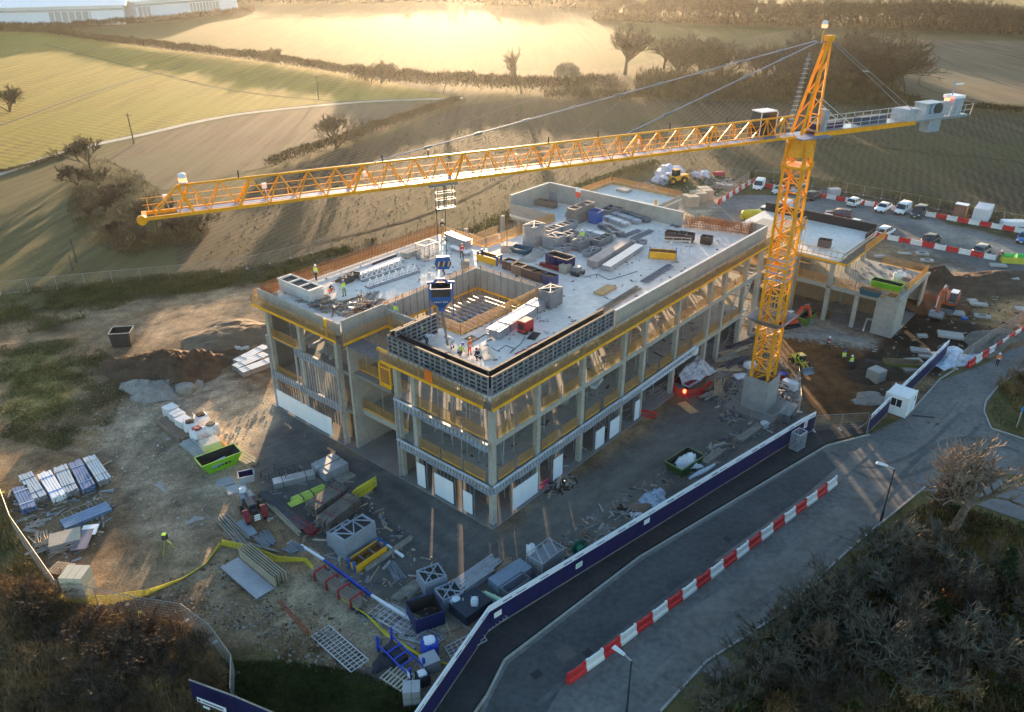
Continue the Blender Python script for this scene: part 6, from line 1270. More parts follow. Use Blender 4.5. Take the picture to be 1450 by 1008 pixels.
for k in range(2):
    t_ = thing('timber_box', ('lower', 'upper')[k] + ' pale timber box of the pair beside the fence corner', 'timber box', G(116, 842) + Vector((0, 0, .05 + 1.18 * k)), ang(G(104, 838), G(131, 848)) + .35)
    for j in range(3): block('box_section', (-.6 + j * .6, 0, .57), (.57, 1.5, 1.12), bw, t_)
    for j in range(3): block('batten', (-.6 + j * .6, -.77, .57), (.5, .04, .1), timber, t_)
for k in range(3): cube_stack('wrapped_load', 'white wrapped load in the line beside the lime skip, %s from the bags' % ('farthest', 'middle', 'nearest')[k], 'pallet load', 244 + k * 9, 590 + k * 8.5, 0, (1.3, 1.25, 1.15), ang(G(240, 585), G(268, 606)) + .1, M('wrap_white', (.60, .61, .63), .4, var=.2, sc=2), galv_dk if k == 1 else None)
for k, (px, py, lb, fl) in enumerate([(272, 612, 'white bulk bag with dark mouth next to the wrapped loads', soil_dk), (287, 602, 'white bulk bag with dark mouth farthest from the lime skip', soil_dk), (282, 622, 'white bulk bag holding dark red blocks', red_dk), (301, 616, 'white bulk bag open at the sunlit side', form_dk)]): bag(lb, px, py, .02, 1.45, .4 + k * .3, fl, seed=20 + k)
t_ = cube_stack('brick_pallet', 'cream block pallet standing behind the lime green skip', 'pallet load', 300, 638, 0, (1.8, 1.4, 1.0), ang(G(284, 640), G(313, 630)), bw)
for k in range(4): block('block_course', (-.66 + k * .44, 0, 1.16), (.42, 1.36, .08), M('cream_block', (.62, .54, .42), .8), t_)
s_ = tub_thing('skip', 'lime green skip with dark lettering at the edge of the sunlit dirt', 'skip', 312, 660, 0, (3.9, 1.9, 2.6, 1.6), 1.25, ang(G(293, 673), G(338, 656)), green_p, form_dk, 3)
for k in range(5): block('lettering', (-.75 + k * .36, -.955 + .02, .72), (.26, .03, .22 if k % 2 else .16), form_dk, s_)
sheet_thing('skip_board', 'pale blue board thrown in the lime green skip', 'board', 310, 655, .8, 1.8, .9, .9, M('board_pale_blue', (.34, .42, .56), .7), .05)
for p, q, m, lb in (((228, 597), (262, 624), ply_dk, 'dark timbers lying beside the white wrapped loads'), ((264, 629), (290, 649), M('plank_grey', (.33, .34, .33), .8), 'grey boards lying beside the cream block pallet'), ((338, 648), (360, 660), timber, 'pale planks beyond the lime green skip')):
    P, Q = G(*p), G(*q); bundle('timber_bundle', lb, 'timber bundle', p, q, 0, 1.3, .4, m, 4, 3, None, rnd_=.3)
long_pole('orange hose trailing over the sunlit dirt', [(302, 612), (322, 632), (335, 641), (348, 648), (354, 643)], (M('hose_orange', (.7, .28, .05), .6),) * 4, .12)
tub_thing('small_crate', 'small grey crate of bottles beside the lime skip', 'crate', 350, 681, 0, (1.4, 1.1, 1.3, 1.0), .8, .4, grw, navy)
bk_ = tub_thing('black_skip', 'dark square bin standing alone on the dirt field', 'bin', 176, 487, .05, (2.5, 2.1, 2.2, 1.9), 1.9, .15, M('bin_black', (.035, .035, .035), .7), form_dk, 2, M('bin_rim', (.35, .34, .32), .7))
for p, q, lb in (((336, 519), (378, 497), 'silver duct bundle beside the left bay, topmost of three'), ((334, 527), (378, 508), 'silver duct bundle beside the left bay, middle of three'), ((342, 533), (388, 516), 'silver duct bundle beside the left bay, lowest of three')): bundle('duct_bundle', lb, 'duct bundle', p, q, 0, 1.3, .7, alu, 3, 2, galv_dk)
t_ = thing('survey_tripod', 'tripod with yellow green instrument standing on the dirt', 'tripod', G(238, 780))
for k in range(3): a = k * 2.1 + .3; piece('tripod_leg', (.7 * math.cos(a), .7 * math.sin(a), 0), (0, 0, 1.3), .07, .07, M('tripod_green', (.25, .32, .05), .6), t_)
block('instrument', (0, 0, 1.5), (.4, .4, .45), steel_dk, t_); block('instrument_cap', (0, 0, 1.76), (.3, .3, .12), hivis, t_)
heap('soil_heap', 'long brown soil heap at the left of the dirt field', 'soil heap', 222, 522, 0, 6.5, 4, 2.0, soil, .25, 1, 40, 1.0); heap('soil_heap', 'brown soil heap beside the grey boulder', 'soil heap', 262, 530, 0, 5, 4, 2.4, soil, .1, 2, 40, 1.0); heap('rubble_heap', 'pale grey rubble heap in front of the soil heaps', 'rubble heap', 228, 552, 0, 4.6, 3, 1.1, rubble_m, .2, 3, 34, 1.3); heap('soil_bank', 'low brown bank of soil behind the silver ducts', 'soil heap', 345, 475, 0, 9, 4.5, 1.2, M('soil_tan', (.15, .11, .07), .95, var=.3, bump=.8), .2, 6, 40, .8)
lump('boulder', rubble_m, (2.1, 1.5, 1.2), None, G(264, 556), 5); tag(bpy.data.objects['boulder'], 'grey boulder lying at the foot of the soil heap', 'boulder')
for k in range(14): o = lump('stone', M('stone_pale', (.46, .44, .40), .9), (U(.5, 1.1), U(.4, .8), U(.3, .5)), None, G(284 + k * 5 + U(-2, 2), 489 + .35 * k + U(-2, 2)), k, U(0, 3), lev=1); tag(o, 'pale stone in the scattered row beside the silver ducts', 'stone', 'row of pale stones')
heap('mud_patch', 'pale dried slurry patch on the dirt right of the storage stacks', 'slurry', 226, 690, 0, 1.7, .9, .18, M('slurry', (.34, .32, .29), .9), -.6, 8, 16, .6); heap('mud_patch', 'small pale slurry patch near the yellow tripod', 'slurry', 277, 736, 0, 1.1, .5, .12, MATS['slurry'], .5, 9, 14, .6)
# ---- along the hoarding
for p, q, m, lb, n in (((650, 838), (704, 800), galv, 'blue grey tube bundle beside the brown tubes along the hoarding', 9), ((703, 818), (724, 800), ply_dk, 'short brown tube bundle between two grey bundles', 6)): bundle('tube_bundle', lb, 'tube bundle', p, q, 0, 1.5 if n > 6 else .8, .6, m, n, 4, None, rnd_=.3)
bundle('panel_bundle', 'pale blue ribbed panel bundle along the hoarding', 'panel bundle', (700, 838), (745, 808), 0, 1.5, .8, M('rib_blue', (.30, .38, .48), .45, .4), 9, 4, None); cage('wire cage of tubes in front of the ribbed panels', 729, 838, 0, (2.4, 1.0, 1.0), XB - .1, galv_dk, n=8)
for k in range(4): m = MB(); m.tube((-1.0, 0, .25 + .2 * (k // 3)), (1.0, 0, .25 + .2 * (k // 3)), .22, n=9); tag(m.build('foam_roll', M('foam_pale', (.52, .72, .48), .8), loc=G(684 + k * 6, 846 + k * 2.5), rz=-.55 + .3 * (k == 0)), 'pale green foam roll near the hoarding, %s from the left' % ORD[k], 'foam roll')
cube_stack('dark_load', 'dark blue sheeted load beside the pale green rolls', 'load', 667, 866, 0, (2.6, 2.0, .9), XB - .1, M('sheet_navy', (.02, .035, .055), .6)); bag('white plastic scrap on the dark sheeted load', 672, 856, 1.0, .6, 0, plastic_s, plastic_s, 31)
c = cage('grey braced truss crate with white sheet along the hoarding', 772, 800, 0, (2.7, 1.7, 1.5), XB - .05, galv, 'truss_crate', 'crate', 4); [piece('top_diagonal', (-1.3 + k * .9, -.8, 1.5), (-.4 + k * .9, .8, 1.5), .09, .09, galv, c) for k in range(3)]; [block('panel_layer', (0, 0, .2 + .3 * k), (2.5, 1.5, .2), form_gr, c) for k in range(4)]
lump('white_sheet', bag_w, (.8, 1.4, 1.3), None, G(753, 790), 7, .3); tag(bpy.data.objects['white_sheet.001'] if 'white_sheet.001' in bpy.data.objects else bpy.data.objects['white_sheet'], 'white sheet bundled against the grey truss crate', 'sheet')
m = MB(); m.lathe([(.65, -.4), (.65, -.32), (.3, -.31), (.3, .31), (.65, .32), (.65, .4)], n=18); o = m.build('cable_reel', M('reel_green', (.02, .20, .12), .6), loc=G(822, 786) + Vector((0, 0, .65))); o.rotation_euler = (R(90), 0, XB - .3); tag(o, 'green cable reel standing behind the hoarding', 'cable reel')
for k, (px, py) in enumerate([(796, 792), (803, 797), (842, 773), (868, 758), (892, 727), (899, 734), (1003, 655)]): heap('debris', 'small heap of broken debris behind the hoarding, %s from the bend' % ORD[k], 'debris', px, py, 0, 1.1, .7, .35, (rubble_m, soil_dk, ply_dk)[k % 3], U(0, 3), 40 + k, 12, 1.8)
heap('blue_tarp', 'heap of blue plastic sheeting behind the hoarding', 'tarpaulin', 926, 708, 0, 1.5, 1.1, .9, M('tarp_blue', (.20, .32, .50), .4, sub=(.6, .68, .76), sc=2.5), .4, 50, 18, 1.5); sheet_thing('dark_pallet', 'dark board under the blue plastic sheeting', 'board', 905, 718, .02, 3.0, 1.6, XB, ply_dk, .08); heap('white_scrap', 'white scrap sheet at the end of the dark board', 'scrap', 899, 731, 0, .8, .6, .4, bag_w, .4, 52, 12, 1.5)
tub_thing('skip', 'dark green open skip behind the hoarding', 'skip', 968, 664, 0, (3.6, 2.0, 2.6, 1.7), 1.2, XB - .12, green_dk, form_dk, 3, M('skip_rim', (.16, .22, .08), .6)); heap('rubble_sacks', 'pile of white rubble sacks in the dark green skip', 'sacks', 973, 657, .55, 1.3, .9, 1.1, bag_w, .4, 54, 16, 1.5)
for k in range(5): m = MB(); m.tube((-.9, 0, .16), (.9, 0, .16), .15, n=8); tag(m.build('white_roll', M('roll_white', (.58, .66, .74), .6), loc=G(984 + k * 5, 674 - k * 2.2), rz=XB - .1), 'pale roll beside the dark green skip, %s from the skip' % ORD[k], 'roll')
for p, q, lb in (((996, 660), (1021, 641), 'grey boards propped beyond the dark green skip'), ((1046, 628), (1076, 606), 'pale kerb lengths lying beside the hoarding top')): bundle('board_bundle', lb, 'boards', p, q, 0, .8, .4, timber_gr, 3, 2, None)
# ---- by the long facade and the crane
wrp = thing('wrapped_stack', 'big plastic wrapped stack on red bearers beside the far columns', 'wrapped stack', G(982, 534), ang(G(957, 545), G(1008, 516)) ); block('red_bearer', (0, 0, .3), (5.4, 2.4, .5), red_dk, wrp); heap('wrapped_load', None, None, 0, 0, .5, 3.1, 1.5, 1.9, M('wrap_purple', (.20, .19, .22), .3, sub=(.62, .60, .64), sc=2.2), 0, 60, 24, .8, wrp)
for p, q, k in (((956, 560), (970, 564), 0), ((972, 564), (990, 562), 1), ((992, 560), (1006, 550), 2), ((950, 548), (955, 558), 3)):
    P, Q = G(*p), G(*q); ped_barrier('red plastic barrier fencing the wrapped stack, %s of four' % ('left', 'middle', 'right', 'shortest')[k], (p[0] + q[0]) / 2, (p[1] + q[1]) / 2, ang(P, Q), red_p, (Q - P).length, 1.0)
beacon_l = MB(); beacon_l.lathe([(.16, 0), (.2, .3), (.1, .42)], n=10); tag(beacon_l.build('warning_lamp', M('lamp_glow', (1, .10, .04), .4, emit=1.5), loc=G(968, 566) + Vector((0, 0, .9))), 'glowing red warning lamp on the red barrier', 'lamp'); block('brown_board', (0, 0, 0), (1.1, 2.4, .05), ply, None, R(25)).location = G(974, 577, .1); tag(bpy.data.objects['brown_board.001'] if 'brown_board.001' in bpy.data.objects else bpy.data.objects['brown_board'], 'tan board lying in front of the red barriers', 'board')
ped_barrier('red barrier leaning against the wall base near the middle columns', 916, 592, XB - 1.2, red_p, 1.9, .9); ped_barrier('pink red barrier fallen at the base beside the large white board', 768, 692, XB, M('barrier_pink', (.45, .06, .14), .6), 1.9, .7)
heap('spoil', 'dark spoil and broken boards beside the fallen barrier', 'spoil', 792, 686, 0, 2.0, 1.2, .35, soil_dk, .7, 61, 16, 1.5); poles('offcuts', 'dark boards lying by the wall base near the red barrier', 'offcuts', 936, 553, 0, 3.4, 1.5, XB - .1, timber_gr, 7, 2, .5, .07)
for k in range(12): poles('dark_timber', 'dark timber tangle between the stair bay and the crane, layer %s' % ORD[k], 'timber', 1006 + (k % 5) * 11, 528 - (k % 5) * 10 + (k // 5) * 16, .1 + .12 * (k % 3), U(2.5, 4.5), 1.0, XB + U(-.7, .7), (steel_dk, ply_dk, timber_gr, timber)[k % 4], 6, 2, .4, .06)
for k, (px, py) in enumerate([(1022, 560), (1045, 570), (1050, 545), (1110, 545), (1098, 565), (1118, 560), (1035, 590)]): heap('debris', 'dark debris inside the crane compound, %s from the wrapped stack' % ORD[k], 'debris', px, py, 0, 1.5, 1.0, .5, (steel_dk, soil_dk, rubble_m)[k % 3], U(0, 3), 70 + k, 14, 1.8)
for px, py, d, m, lb in ((1062, 520, (1.7, 1.2, .7), bag_w, 'white sacks beside the crane base, left side'), (1048, 535, (1.8, 1.3, .5), plastic_s, 'pale plastic heap left of the crane base'), (1082, 605, (.9, .8, .8), bag_w, 'white and yellow bag hanging by the crane fence')): o = lump('sack_pile', m, d, None, G(px, py), int(px), .4, j=.2); tag(o, lb, 'sacks')
def machine_box(label, px, py, d, m, rz, lid=None, name='generator'):
    t_ = thing(name, label, name, G(px, py), rz); block('casing', (0, 0, d[2] / 2 + .15), d, m, t_); block('skid', (0, 0, .08), (d[0] * .95, d[1] * .9, .14), steel_dk, t_); block('lid', (0, 0, d[2] + .18), (d[0] * 1.02, d[1] * 1.02, .06), lid or m, t_)
    for k in range(4): block('louvre', (-d[0] * .3 + k * .18, -d[1] / 2 - .01, d[2] * .6), (.1, .03, d[2] * .4), form_dk, t_)
    return t_
machine_box('long grey generator inside the crane fence', 1114, 592, (2.8, 1.2, 1.0), galv_dk, XB + .1, M('lid_grey', (.20, .21, .22), .6)); machine_box('white toolbox with open lid beside the crane base', 1118, 551, (1.7, .9, .8), white_p, XB - R(100), M('lid_white', (.6, .65, .7), .5), 'toolbox'); machine_box('red and blue cool box beside the white toolbox', 1107, 538, (.8, .7, .7), red_dk, XB, cbl, 'cool_box')
t_ = cage('shopping style wire cage trolley against the end of the hoarding', 1128, 634, .13, (1.3, .9, 1.9), ang(G(693, 893), G(1131, 621)), galv, 'cage_trolley', 'trolley', 6)
# ---- excavated ground on the right
heap('soil_heap', 'dark soil heap beyond the corner of the second building', 'soil heap', 1313, 398, 0, 4.5, 3, 2.2, soil_dk, .2, 80, 34, .9); heap('soil_bank', 'wide brown soil bank above the excavator', 'soil heap', 1375, 402, 0, 12, 5, 1.1, soil, .1, 81, 46, 1.2); heap('soil_bank', 'soil bank behind the end wall of the second building', 'soil heap', 1302, 432, 0, 3.5, 6, 1.6, M('soil_red', (.13, .06, .025), .95, var=.3, bump=.8), .9, 82, 34, .7); heap('mud_bank', 'dark mud bank at the edge of the excavation', 'soil heap', 1240, 528, 0, 4, 3, .8, soil_dk, .5, 83, 34, 1.3); heap('soil_bank', 'stony ground ridge beside the haul road', 'soil heap', 1405, 484, 0, 7, 2.6, .9, M('soil_grey', (.17, .145, .115), .95, var=.4, bump=.8), .62, 84, 40, 1.4)
slabm = M('slab_pale', (.38, .355, .32), .85, var=.15)
for k, (px, py, L_, W_, r_) in enumerate([(1345, 477, 3.0, 1.8, -.35), (1385, 433, 2.2, .9, -.3), (1376, 428, 1.2, .8, .1), (1390, 450, 2.0, .9, -.35), (1350, 445, 2.6, 1.3, -.3), (1305, 478, 1.2, .7, 0), (1302, 499, 2.2, 1.2, -.3), (1293, 514, 2.0, 1.2, .1), (1310, 508, 1.6, .7, -.2), (1288, 526, 1.6, 1.0, .1), (1413, 378, 2.3, 1.2, -.2), (1419, 388, 1.6, 1.0, -.2), (1429, 396, 2.4, 1.2, -.15), (1448, 440, 2.0, 1.2, -.2), (1280, 361, 2.0, .7, -.2), (1305, 361, 1.9, 1.2, -.2), (1312, 371, 1.8, 1.1, -.2), (1332, 505, 2.6, 1.2, .1), (1245, 365, 1.6, .8, .1)]):
    t_ = thing('concrete_slab', 'pale concrete slab lying on the dug ground, %s %s' % (ORD[k % 10], ('counted from the excavator', 'counted from the parked cars')[k // 10]), 'slab', G(px, py), r_); block('slab', (0, 0, .28), (L_, W_, .28), slabm, t_)
    for x in (-.3, .3): block('packer', (x * L_, 0, .07), (.2, W_ * .9, .14), timber_gr, t_)
    if k in (3, 15, 16): block('recess', (0, 0, .43), (L_ * .45, W_ * .5, .02), form_dk, t_)
cube_stack('concrete_cube', 'square grey concrete cube on the debris beside the white cabin', 'concrete cube', 1239, 538, .1, (1.6, 1.5, 1.3), XB - .3, conc); tub_thing('green_sacks', 'olive green crate of tubes beside the grey cube', 'crate', 1276, 520, .1, (4.2, 1.3, 4.0, 1.2), .7, -.1, M('olive', (.16, .17, .04), .7), ply_dk, 4); poles('steel_rods', 'dark rods lying beside the olive crate', 'rods', 1248, 518, .3, 3.6, 1.2, -.75, steel_dk, 8, 2, .3)
heap('plastic_sheet', 'blue white plastic sheeting spread over the mud by the road end', 'plastic sheet', 1352, 507, 0, 4.2, 2.2, .5, M('sheet_blue_white', (.36, .42, .54), .4, sub=(.72, .76, .84), sc=1.5), .6, 90, 26, 1.6); heap('slurry_pile', 'grey slurry pile with a yellow marker beside the hoarding', 'slurry', 1232, 566, 0, 2.4, 1.7, .7, rubble_m, .3, 91, 22, .9)
lump('blue_bag', blue_p, (.9, .7, .5), None, G(1365, 453), 3); tag(bpy.data.objects['blue_bag'], 'small blue bag beside the broken slab', 'bag'); long_pole('white drain pipe bent at the corner wall of the second building', [(1222, 468), (1228, 451), (1241, 455)], (white_p, white_p)); tub_thing('green_skip', 'olive green skip leaning at the foot of the second frame', 'skip', 1141, 457, 0, (3.0, 1.3, 2.4, 1.2), 1.1, XB, M('olive_green', (.14, .20, .03), .6), form_dk, 3)
heap('rubble_heap', 'grey rubble apron under the second building', 'rubble heap', 1165, 475, 0, 6, 2.2, .35, rubble_m, -.3, 92, 34, 1.6); heap('rubble_heap', 'broken concrete inside the open bay of the second building', 'rubble heap', 1190, 436, 0, 3, 2, .6, rubble_m, -.3, 93, 22, 1.6)
# ---- compound behind the main building
for k, (px, py) in enumerate([(979, 292), (990, 287), (1000, 283), (985, 285), (995, 279)]): cube_stack('block_pallet', 'tan block pallet in the compound, %s of five' % ('leftmost', 'third', 'rightmost', 'second', 'fourth')[k], 'pallet load', px, py, 0, (2.2, 1.6, 1.9), .25, M('tan_wrap', (.40, .33, .25), .7), timber_gr)
cube_stack('block_pallet', 'single grey block pallet left of the tan ones', 'pallet load', 970, 287, 0, (1.2, 1.2, 1.5), .2, conc)
for k, (px, py, s) in enumerate([(935, 252, 2.2), (944, 246, 2.4), (953, 250, 2.0), (948, 256, 2.0), (940, 259, 1.8), (930, 259, 1.6), (962, 248, 1.8), (957, 243, 1.6), (985, 251, 1.4), (998, 251, 1.8)]): o = lump('white_sack', M('sack_lilac', (.58, .55, .62), .7, var=.2), (s * 1.3, s, s * .9), None, G(px, py), k, U(0, 3), j=.25); tag(o, 'white sack in the compound heap beside the yellow loader, %s from the left' % ORD[(2, 4, 6, 5, 3, 1, 8, 0, 9, 10)[k]], 'sack')
for k, (px, py) in enumerate([(912, 262), (921, 267), (905, 268), (1008, 257), (1022, 263), (1030, 258), (1034, 264), (1015, 266)]): heap('scrap_heap', 'scrap and timber heap in the compound, %s counted from the left' % ORD[(1, 2, 0, 3, 5, 6, 7, 4)[k]], 'scrap', px, py, 0, 2.2, 1.2, .9, (ply_dk, timber, rubble_m)[k % 3], U(0, 3), 100 + k, 14, 1.8)
lump('red_cover', M('cover_red', (.50, .05, .08), .7), (2.6, 1.2, .9), None, G(1018, 248), 6); tag(bpy.data.objects['red_cover'], 'red sheeted pile at the back of the compound', 'sheeted pile'); sheet_thing('pale_slab', 'pale slab lying in front of the red sheeted pile', 'slab', 1026, 262, .05, 3.4, 1.4, -.2, white_p, .2)
t_ = thing('yellow_dumper', 'yellow sheeted site machine at the edge of the car park', 'machine', G(1064, 310), .1); lump('yellow_cover', M('cover_yellow', (.62, .46, .03), .7), (4.4, 1.9, 1.8), t_, seed=4); block('chassis', (0, 0, .3), (3.4, 1.4, .5), steel_dk, t_)
cube_stack('grey_tank', 'grey water tank on its side behind the dark parked car', 'tank', 1180, 276, 0, (2.2, 1.3, 1.2), .1, grw); heap('scrap_heap', 'dark scrap beside the grey tank at the field fence', 'scrap', 1166, 273, 0, 1.4, .9, .8, galv_dk, .3, 120, 12, 1.8)
for k, px in enumerate((1428, 1442)): cube_stack('white_crate', 'white covered crate beside the container, %s of two' % ('left', 'right')[k], 'crate', px, 320, 0, (2.6 - k, 1.6, .9), -.15, white_p)

def scatter(name, pix, n, mats, smin=.08, smax=1.2, z=.06):
    poly = [tuple(G(x, y)[:2]) for x, y in pix]; xs = [p[0] for p in poly]; ys = [p[1] for p in poly]; m_ = MB(); c = 0
    while c < n:
        x, y = U(min(xs), max(xs)), U(min(ys), max(ys))
        if pip(np.array([x]), np.array([y]), poly)[0]:
            c += 1; l_ = smin + (smax - smin) * rnd() ** 3; m_.box((x, y, z + .03), (l_, U(.06, .25), U(.04, .15)), U(0, 3.1), int(U(0, len(mats))))
    return tag(m_.build(name, mats), kind='stuff')
SM = [timber_gr, timber, galv_dk, ply_dk, rubble_m, galv_dk, steel_dk, ply_dk, conc]
scatter('yard_offcuts', [(340, 700), (420, 660), (500, 680), (600, 780), (690, 840), (660, 900), (560, 940), (430, 800)], 420, SM, .1, 1.8); scatter('hoarding_offcuts', [(700, 850), (900, 720), (1080, 610), (1060, 600), (900, 690), (760, 780)], 330, SM, .1, 1.5); scatter('crane_offcuts', [(990, 545), (1060, 480), (1130, 530), (1120, 600), (1040, 600)], 420, SM, .1, 2.2)
scatter('storage_offcuts', [(10, 700), (150, 650), (170, 740), (110, 800), (60, 780)], 260, SM, .1, 1.4); scatter('stony_rubble', [(150, 850), (320, 790), (470, 870), (540, 960), (420, 950), (300, 890)], 560, [rubble_m, ply_dk, timber_gr, soil], .06, .4); scatter('dig_rubble', [(1210, 520), (1300, 440), (1440, 380), (1450, 470), (1330, 540), (1240, 590)], 300, [rubble_m, soil, soil_dk, timber_gr], .1, 1.0); scatter('compound_offcuts', [(880, 270), (960, 238), (1055, 256), (1000, 300), (900, 300)], 260, SM, .1, 1.8)
scatter('dirt_stones', [(100, 560), (300, 520), (390, 580), (330, 740), (200, 760)], 420, [rubble_m, MATS['stone_pale'], timber_gr], .06, .35); scatter('building_apron_rubble', [(1100, 455), (1250, 480), (1240, 500), (1100, 480)], 200, [rubble_m, conc, timber_gr], .1, .9)
def cable(label, pix, z, m=steel_dk, r_=.03):
    P = [G(x, y, z + .03) for x, y in pix]; m_ = MB()
    for p, q in zip(P[:-1], P[1:]): m_.tube(p, q, r_, n=5)
    tag(m_.build('cable', m), label, 'cable')
cable('thin black cable curling over the slab near the orange worker', [(672, 498), (690, 488), (704, 497), (716, 489), (728, 493), (722, 500), (738, 486), (744, 476)], RF); cable('black cable snaking beside the long beam bundles', [(828, 392), (846, 388), (862, 396), (884, 390), (902, 384)], RF); cable('dark hose lying along the road side of the courtyard barrier', [(664, 486), (690, 472), (720, 452), (748, 438), (768, 424)], RF, black_r, .05)
# ------------------------------------------------------------------ vehicles
def loft(m_, rings, mi=0, caps=True):
    n = len(rings[0]); v = [p for r_ in rings for p in r_]; f = []
    for i in range(len(rings) - 1):
        for k in range(n): j = (k + 1) % n; f.append((i * n + k, i * n + j, (i + 1) * n + j, (i + 1) * n + k))
    if caps: f += [tuple(range(n - 1, -1, -1)), tuple(range((len(rings) - 1) * n, len(rings) * n))]
    m_.add(v, f, mi)
def ring_(x, w_, z0, z1, r_=.12): return [(x, -w_ + r_, z0), (x, -w_, z0 + r_), (x, -w_, z1 - r_), (x, -w_ + r_ * 1.3, z1), (x, w_ - r_ * 1.3, z1), (x, w_, z1 - r_), (x, w_, z0 + r_), (x, w_ - r_, z0)]
WH = MB(); WH.lathe([(.0, -.1), (.24, -.11), (.32, -.08), (.32, .08), (.24, .11), (0, .1)], n=14); WHM = WH.mesh('tyre', black_r)
RM = MB(); RM.lathe([(.0, -.125), (.19, -.122), (.2, .122), (.0, .125)], n=10); RMM = RM.mesh('rim', galv)
paint = {n: M('car_' + n, c, .28, var=.04, spec=.6) for n, c in dict(white=(.78, .79, .80), black=(.02, .022, .026), maroon=(.12, .02, .03), grey=(.20, .20, .20), silver=(.48, .50, .52), blue=(.04, .14, .36), dark=(.035, .045, .06), purple=(.3, .3, .42)).items()}
CARS = {}
def vehicle(kind, colour, label, px, py, head, z=.05):
    p = G(px, py, z)
    key = (kind, colour)
    t_ = thing('parked_' + kind, label, 'van' if 'van' in kind else 'car', p, head, 'vehicles in the car park')
    if key in CARS:
        for ch in CARS[key].children: copy_tree(ch, t_)
        return t_
    CARS[key] = t_; m = paint[colour]; van = 'van' in kind
    L_, W_, H_ = dict(hatchback=(4.1, .9, 1.5), estate=(4.6, .92, 1.55), saloon=(4.6, .92, 1.45), panel_van=(5.4, 1.0, 2.35), small_van=(4.5, .93, 1.85))[kind]; h2 = L_ / 2
    zb = .98 if not van else 1.1
    b_ = MB(); loft(b_, [ring_(-h2, W_ * .86, .38, zb - .22), ring_(-h2 + .12, W_ * .97, .28, zb - .04), ring_(-h2 + .8, W_, .25, zb), ring_(.1, W_, .24, zb), ring_(h2 - 1.3, W_, .25, zb - .02), ring_(h2 - .35, W_ * .95, .26, zb - .2), ring_(h2 - .05, W_ * .82, .34, zb - .36)])
    b_.build('body', m, t_, True)
    xr0, xr1 = {'hatchback': (-h2 + .12, -h2 + .55), 'estate': (-h2 + .1, -h2 + .4), 'saloon': (-h2 + .7, -h2 + 1.35), 'panel_van': (-h2 + .03, -h2 + .1), 'small_van': (-h2 + .04, -h2 + .15)}[kind]
    xf0, xf1 = (h2 - 1.15, h2 - 1.95) if not van else (h2 - .75, h2 - 1.5)
    wb, wt = W_ * .93, W_ * (.74 if not van else .84); zt = H_ - .06
    lo = [(xr0, -wb, zb - .03), (xf0, -wb, zb - .06), (xf0, wb, zb - .06), (xr0, wb, zb - .03)]; hi = [(xr1, -wt, zt), (xf1, -wt, zt), (xf1, wt, zt), (xr1, wt, zt)]
    for nm, i, j in (('side_window', 0, 1), ('windscreen', 1, 2), ('side_window', 2, 3), ('rear_window', 3, 0)):
        g_ = MB(); g_.add([lo[i], lo[j], hi[j], hi[i]], [(0, 1, 2, 3)])
        g_.build(nm, m if van and nm == 'rear_window' else glass, t_)
    rf = MB(); loft(rf, [[(xr1 - .04, -wt - .02, zt - .02), (xr1 - .04, -wt * .9, zt + .06), (xr1 - .04, wt * .9, zt + .06), (xr1 - .04, wt + .02, zt - .02)], [((xr1 + xf1) / 2, -wt - .03, zt), ((xr1 + xf1) / 2, -wt * .9, zt + .09), ((xr1 + xf1) / 2, wt * .9, zt + .09), ((xr1 + xf1) / 2, wt + .03, zt)], [(xf1 + .04, -wt - .02, zt - .02), (xf1 + .04, -wt * .9, zt + .05), (xf1 + .04, wt * .9, zt + .05), (xf1 + .04, wt + .02, zt - .02)]]); rf.build('roof', m, t_, True)
    pl_ = MB()
    for s in (0, 1):
        a, c = (lo[0], lo[1]) if s == 0 else (lo[3], lo[2]); ah, ch_ = (hi[0], hi[1]) if s == 0 else (hi[3], hi[2]); o = -.012 if s == 0 else .012
        for f in (0, .36, .66, 1): q0 = Vector(a).lerp(Vector(c), f) + Vector((0, o, 0)); q1 = Vector(ah).lerp(Vector(ch_), f) + Vector((0, o, 0)); pl_.bar(q0, q1, .07, .04)
        if van:
            f1 = .66; pl_.add([tuple(Vector(a) + Vector((0, o, 0))), tuple(Vector(a).lerp(Vector(c), f1) + Vector((0, o, 0))), tuple(Vector(ah).lerp(Vector(ch_), f1) + Vector((0, o, 0))), tuple(Vector(ah) + Vector((0, o, 0)))], [(0, 1, 2, 3)])
    pl_.build('pillars', m, t_)
    for x in (-h2 + .82, h2 - .85):
        for s in (-1, 1): w_ = inst('wheel', WHM, t_, (x, s * (W_ - .1), .32), rot=(R(90), 0, 0)); inst('rim', RMM, w_)
    for s in (-1, 1):
        block('headlight', (h2 - .16, s * W_ * .66, zb - .32), (.2, .34, .16), lamp_w, t_); block('tail_light', (-h2 + .02, s * W_ * .80, zb - .22), (.1, .16, .3 if not van else .5), lamp_r, t_); block('wing_mirror', (xf0 - .25, s * (W_ + .08), zb + .04), (.12, .18, .14), m, t_)
    block('bumper', (h2 - .03, 0, .42), (.1, W_ * 1.5, .22), black_r, t_); block('number_plate', (-h2 - .005, 0, .62), (.03, .5, .12), M('plate_yellow', (.65, .5, .05), .5), t_); block('number_plate', (h2 + .03, 0, .46), (.03, .5, .12), white_p, t_)
    return t_
def hd(p, q): return ang(G(*p), G(*q))
HN = hd((1264, 289), (1241, 303))        # nose towards the camera
HF = hd((1244, 334), (1264, 324))        # tail towards the camera
vehicle('small_van', 'white', 'white mini van at the end of the barrier row, leftmost in the top row', 1074, 267, hd((1082, 256), (1066, 277)))
vehicle('saloon', 'silver', 'pale silver car beside the white mini van', 1104, 273, HN)
vehicle('estate', 'purple', 'pale lilac car seen through the crane mast', 1131, 272, HN)
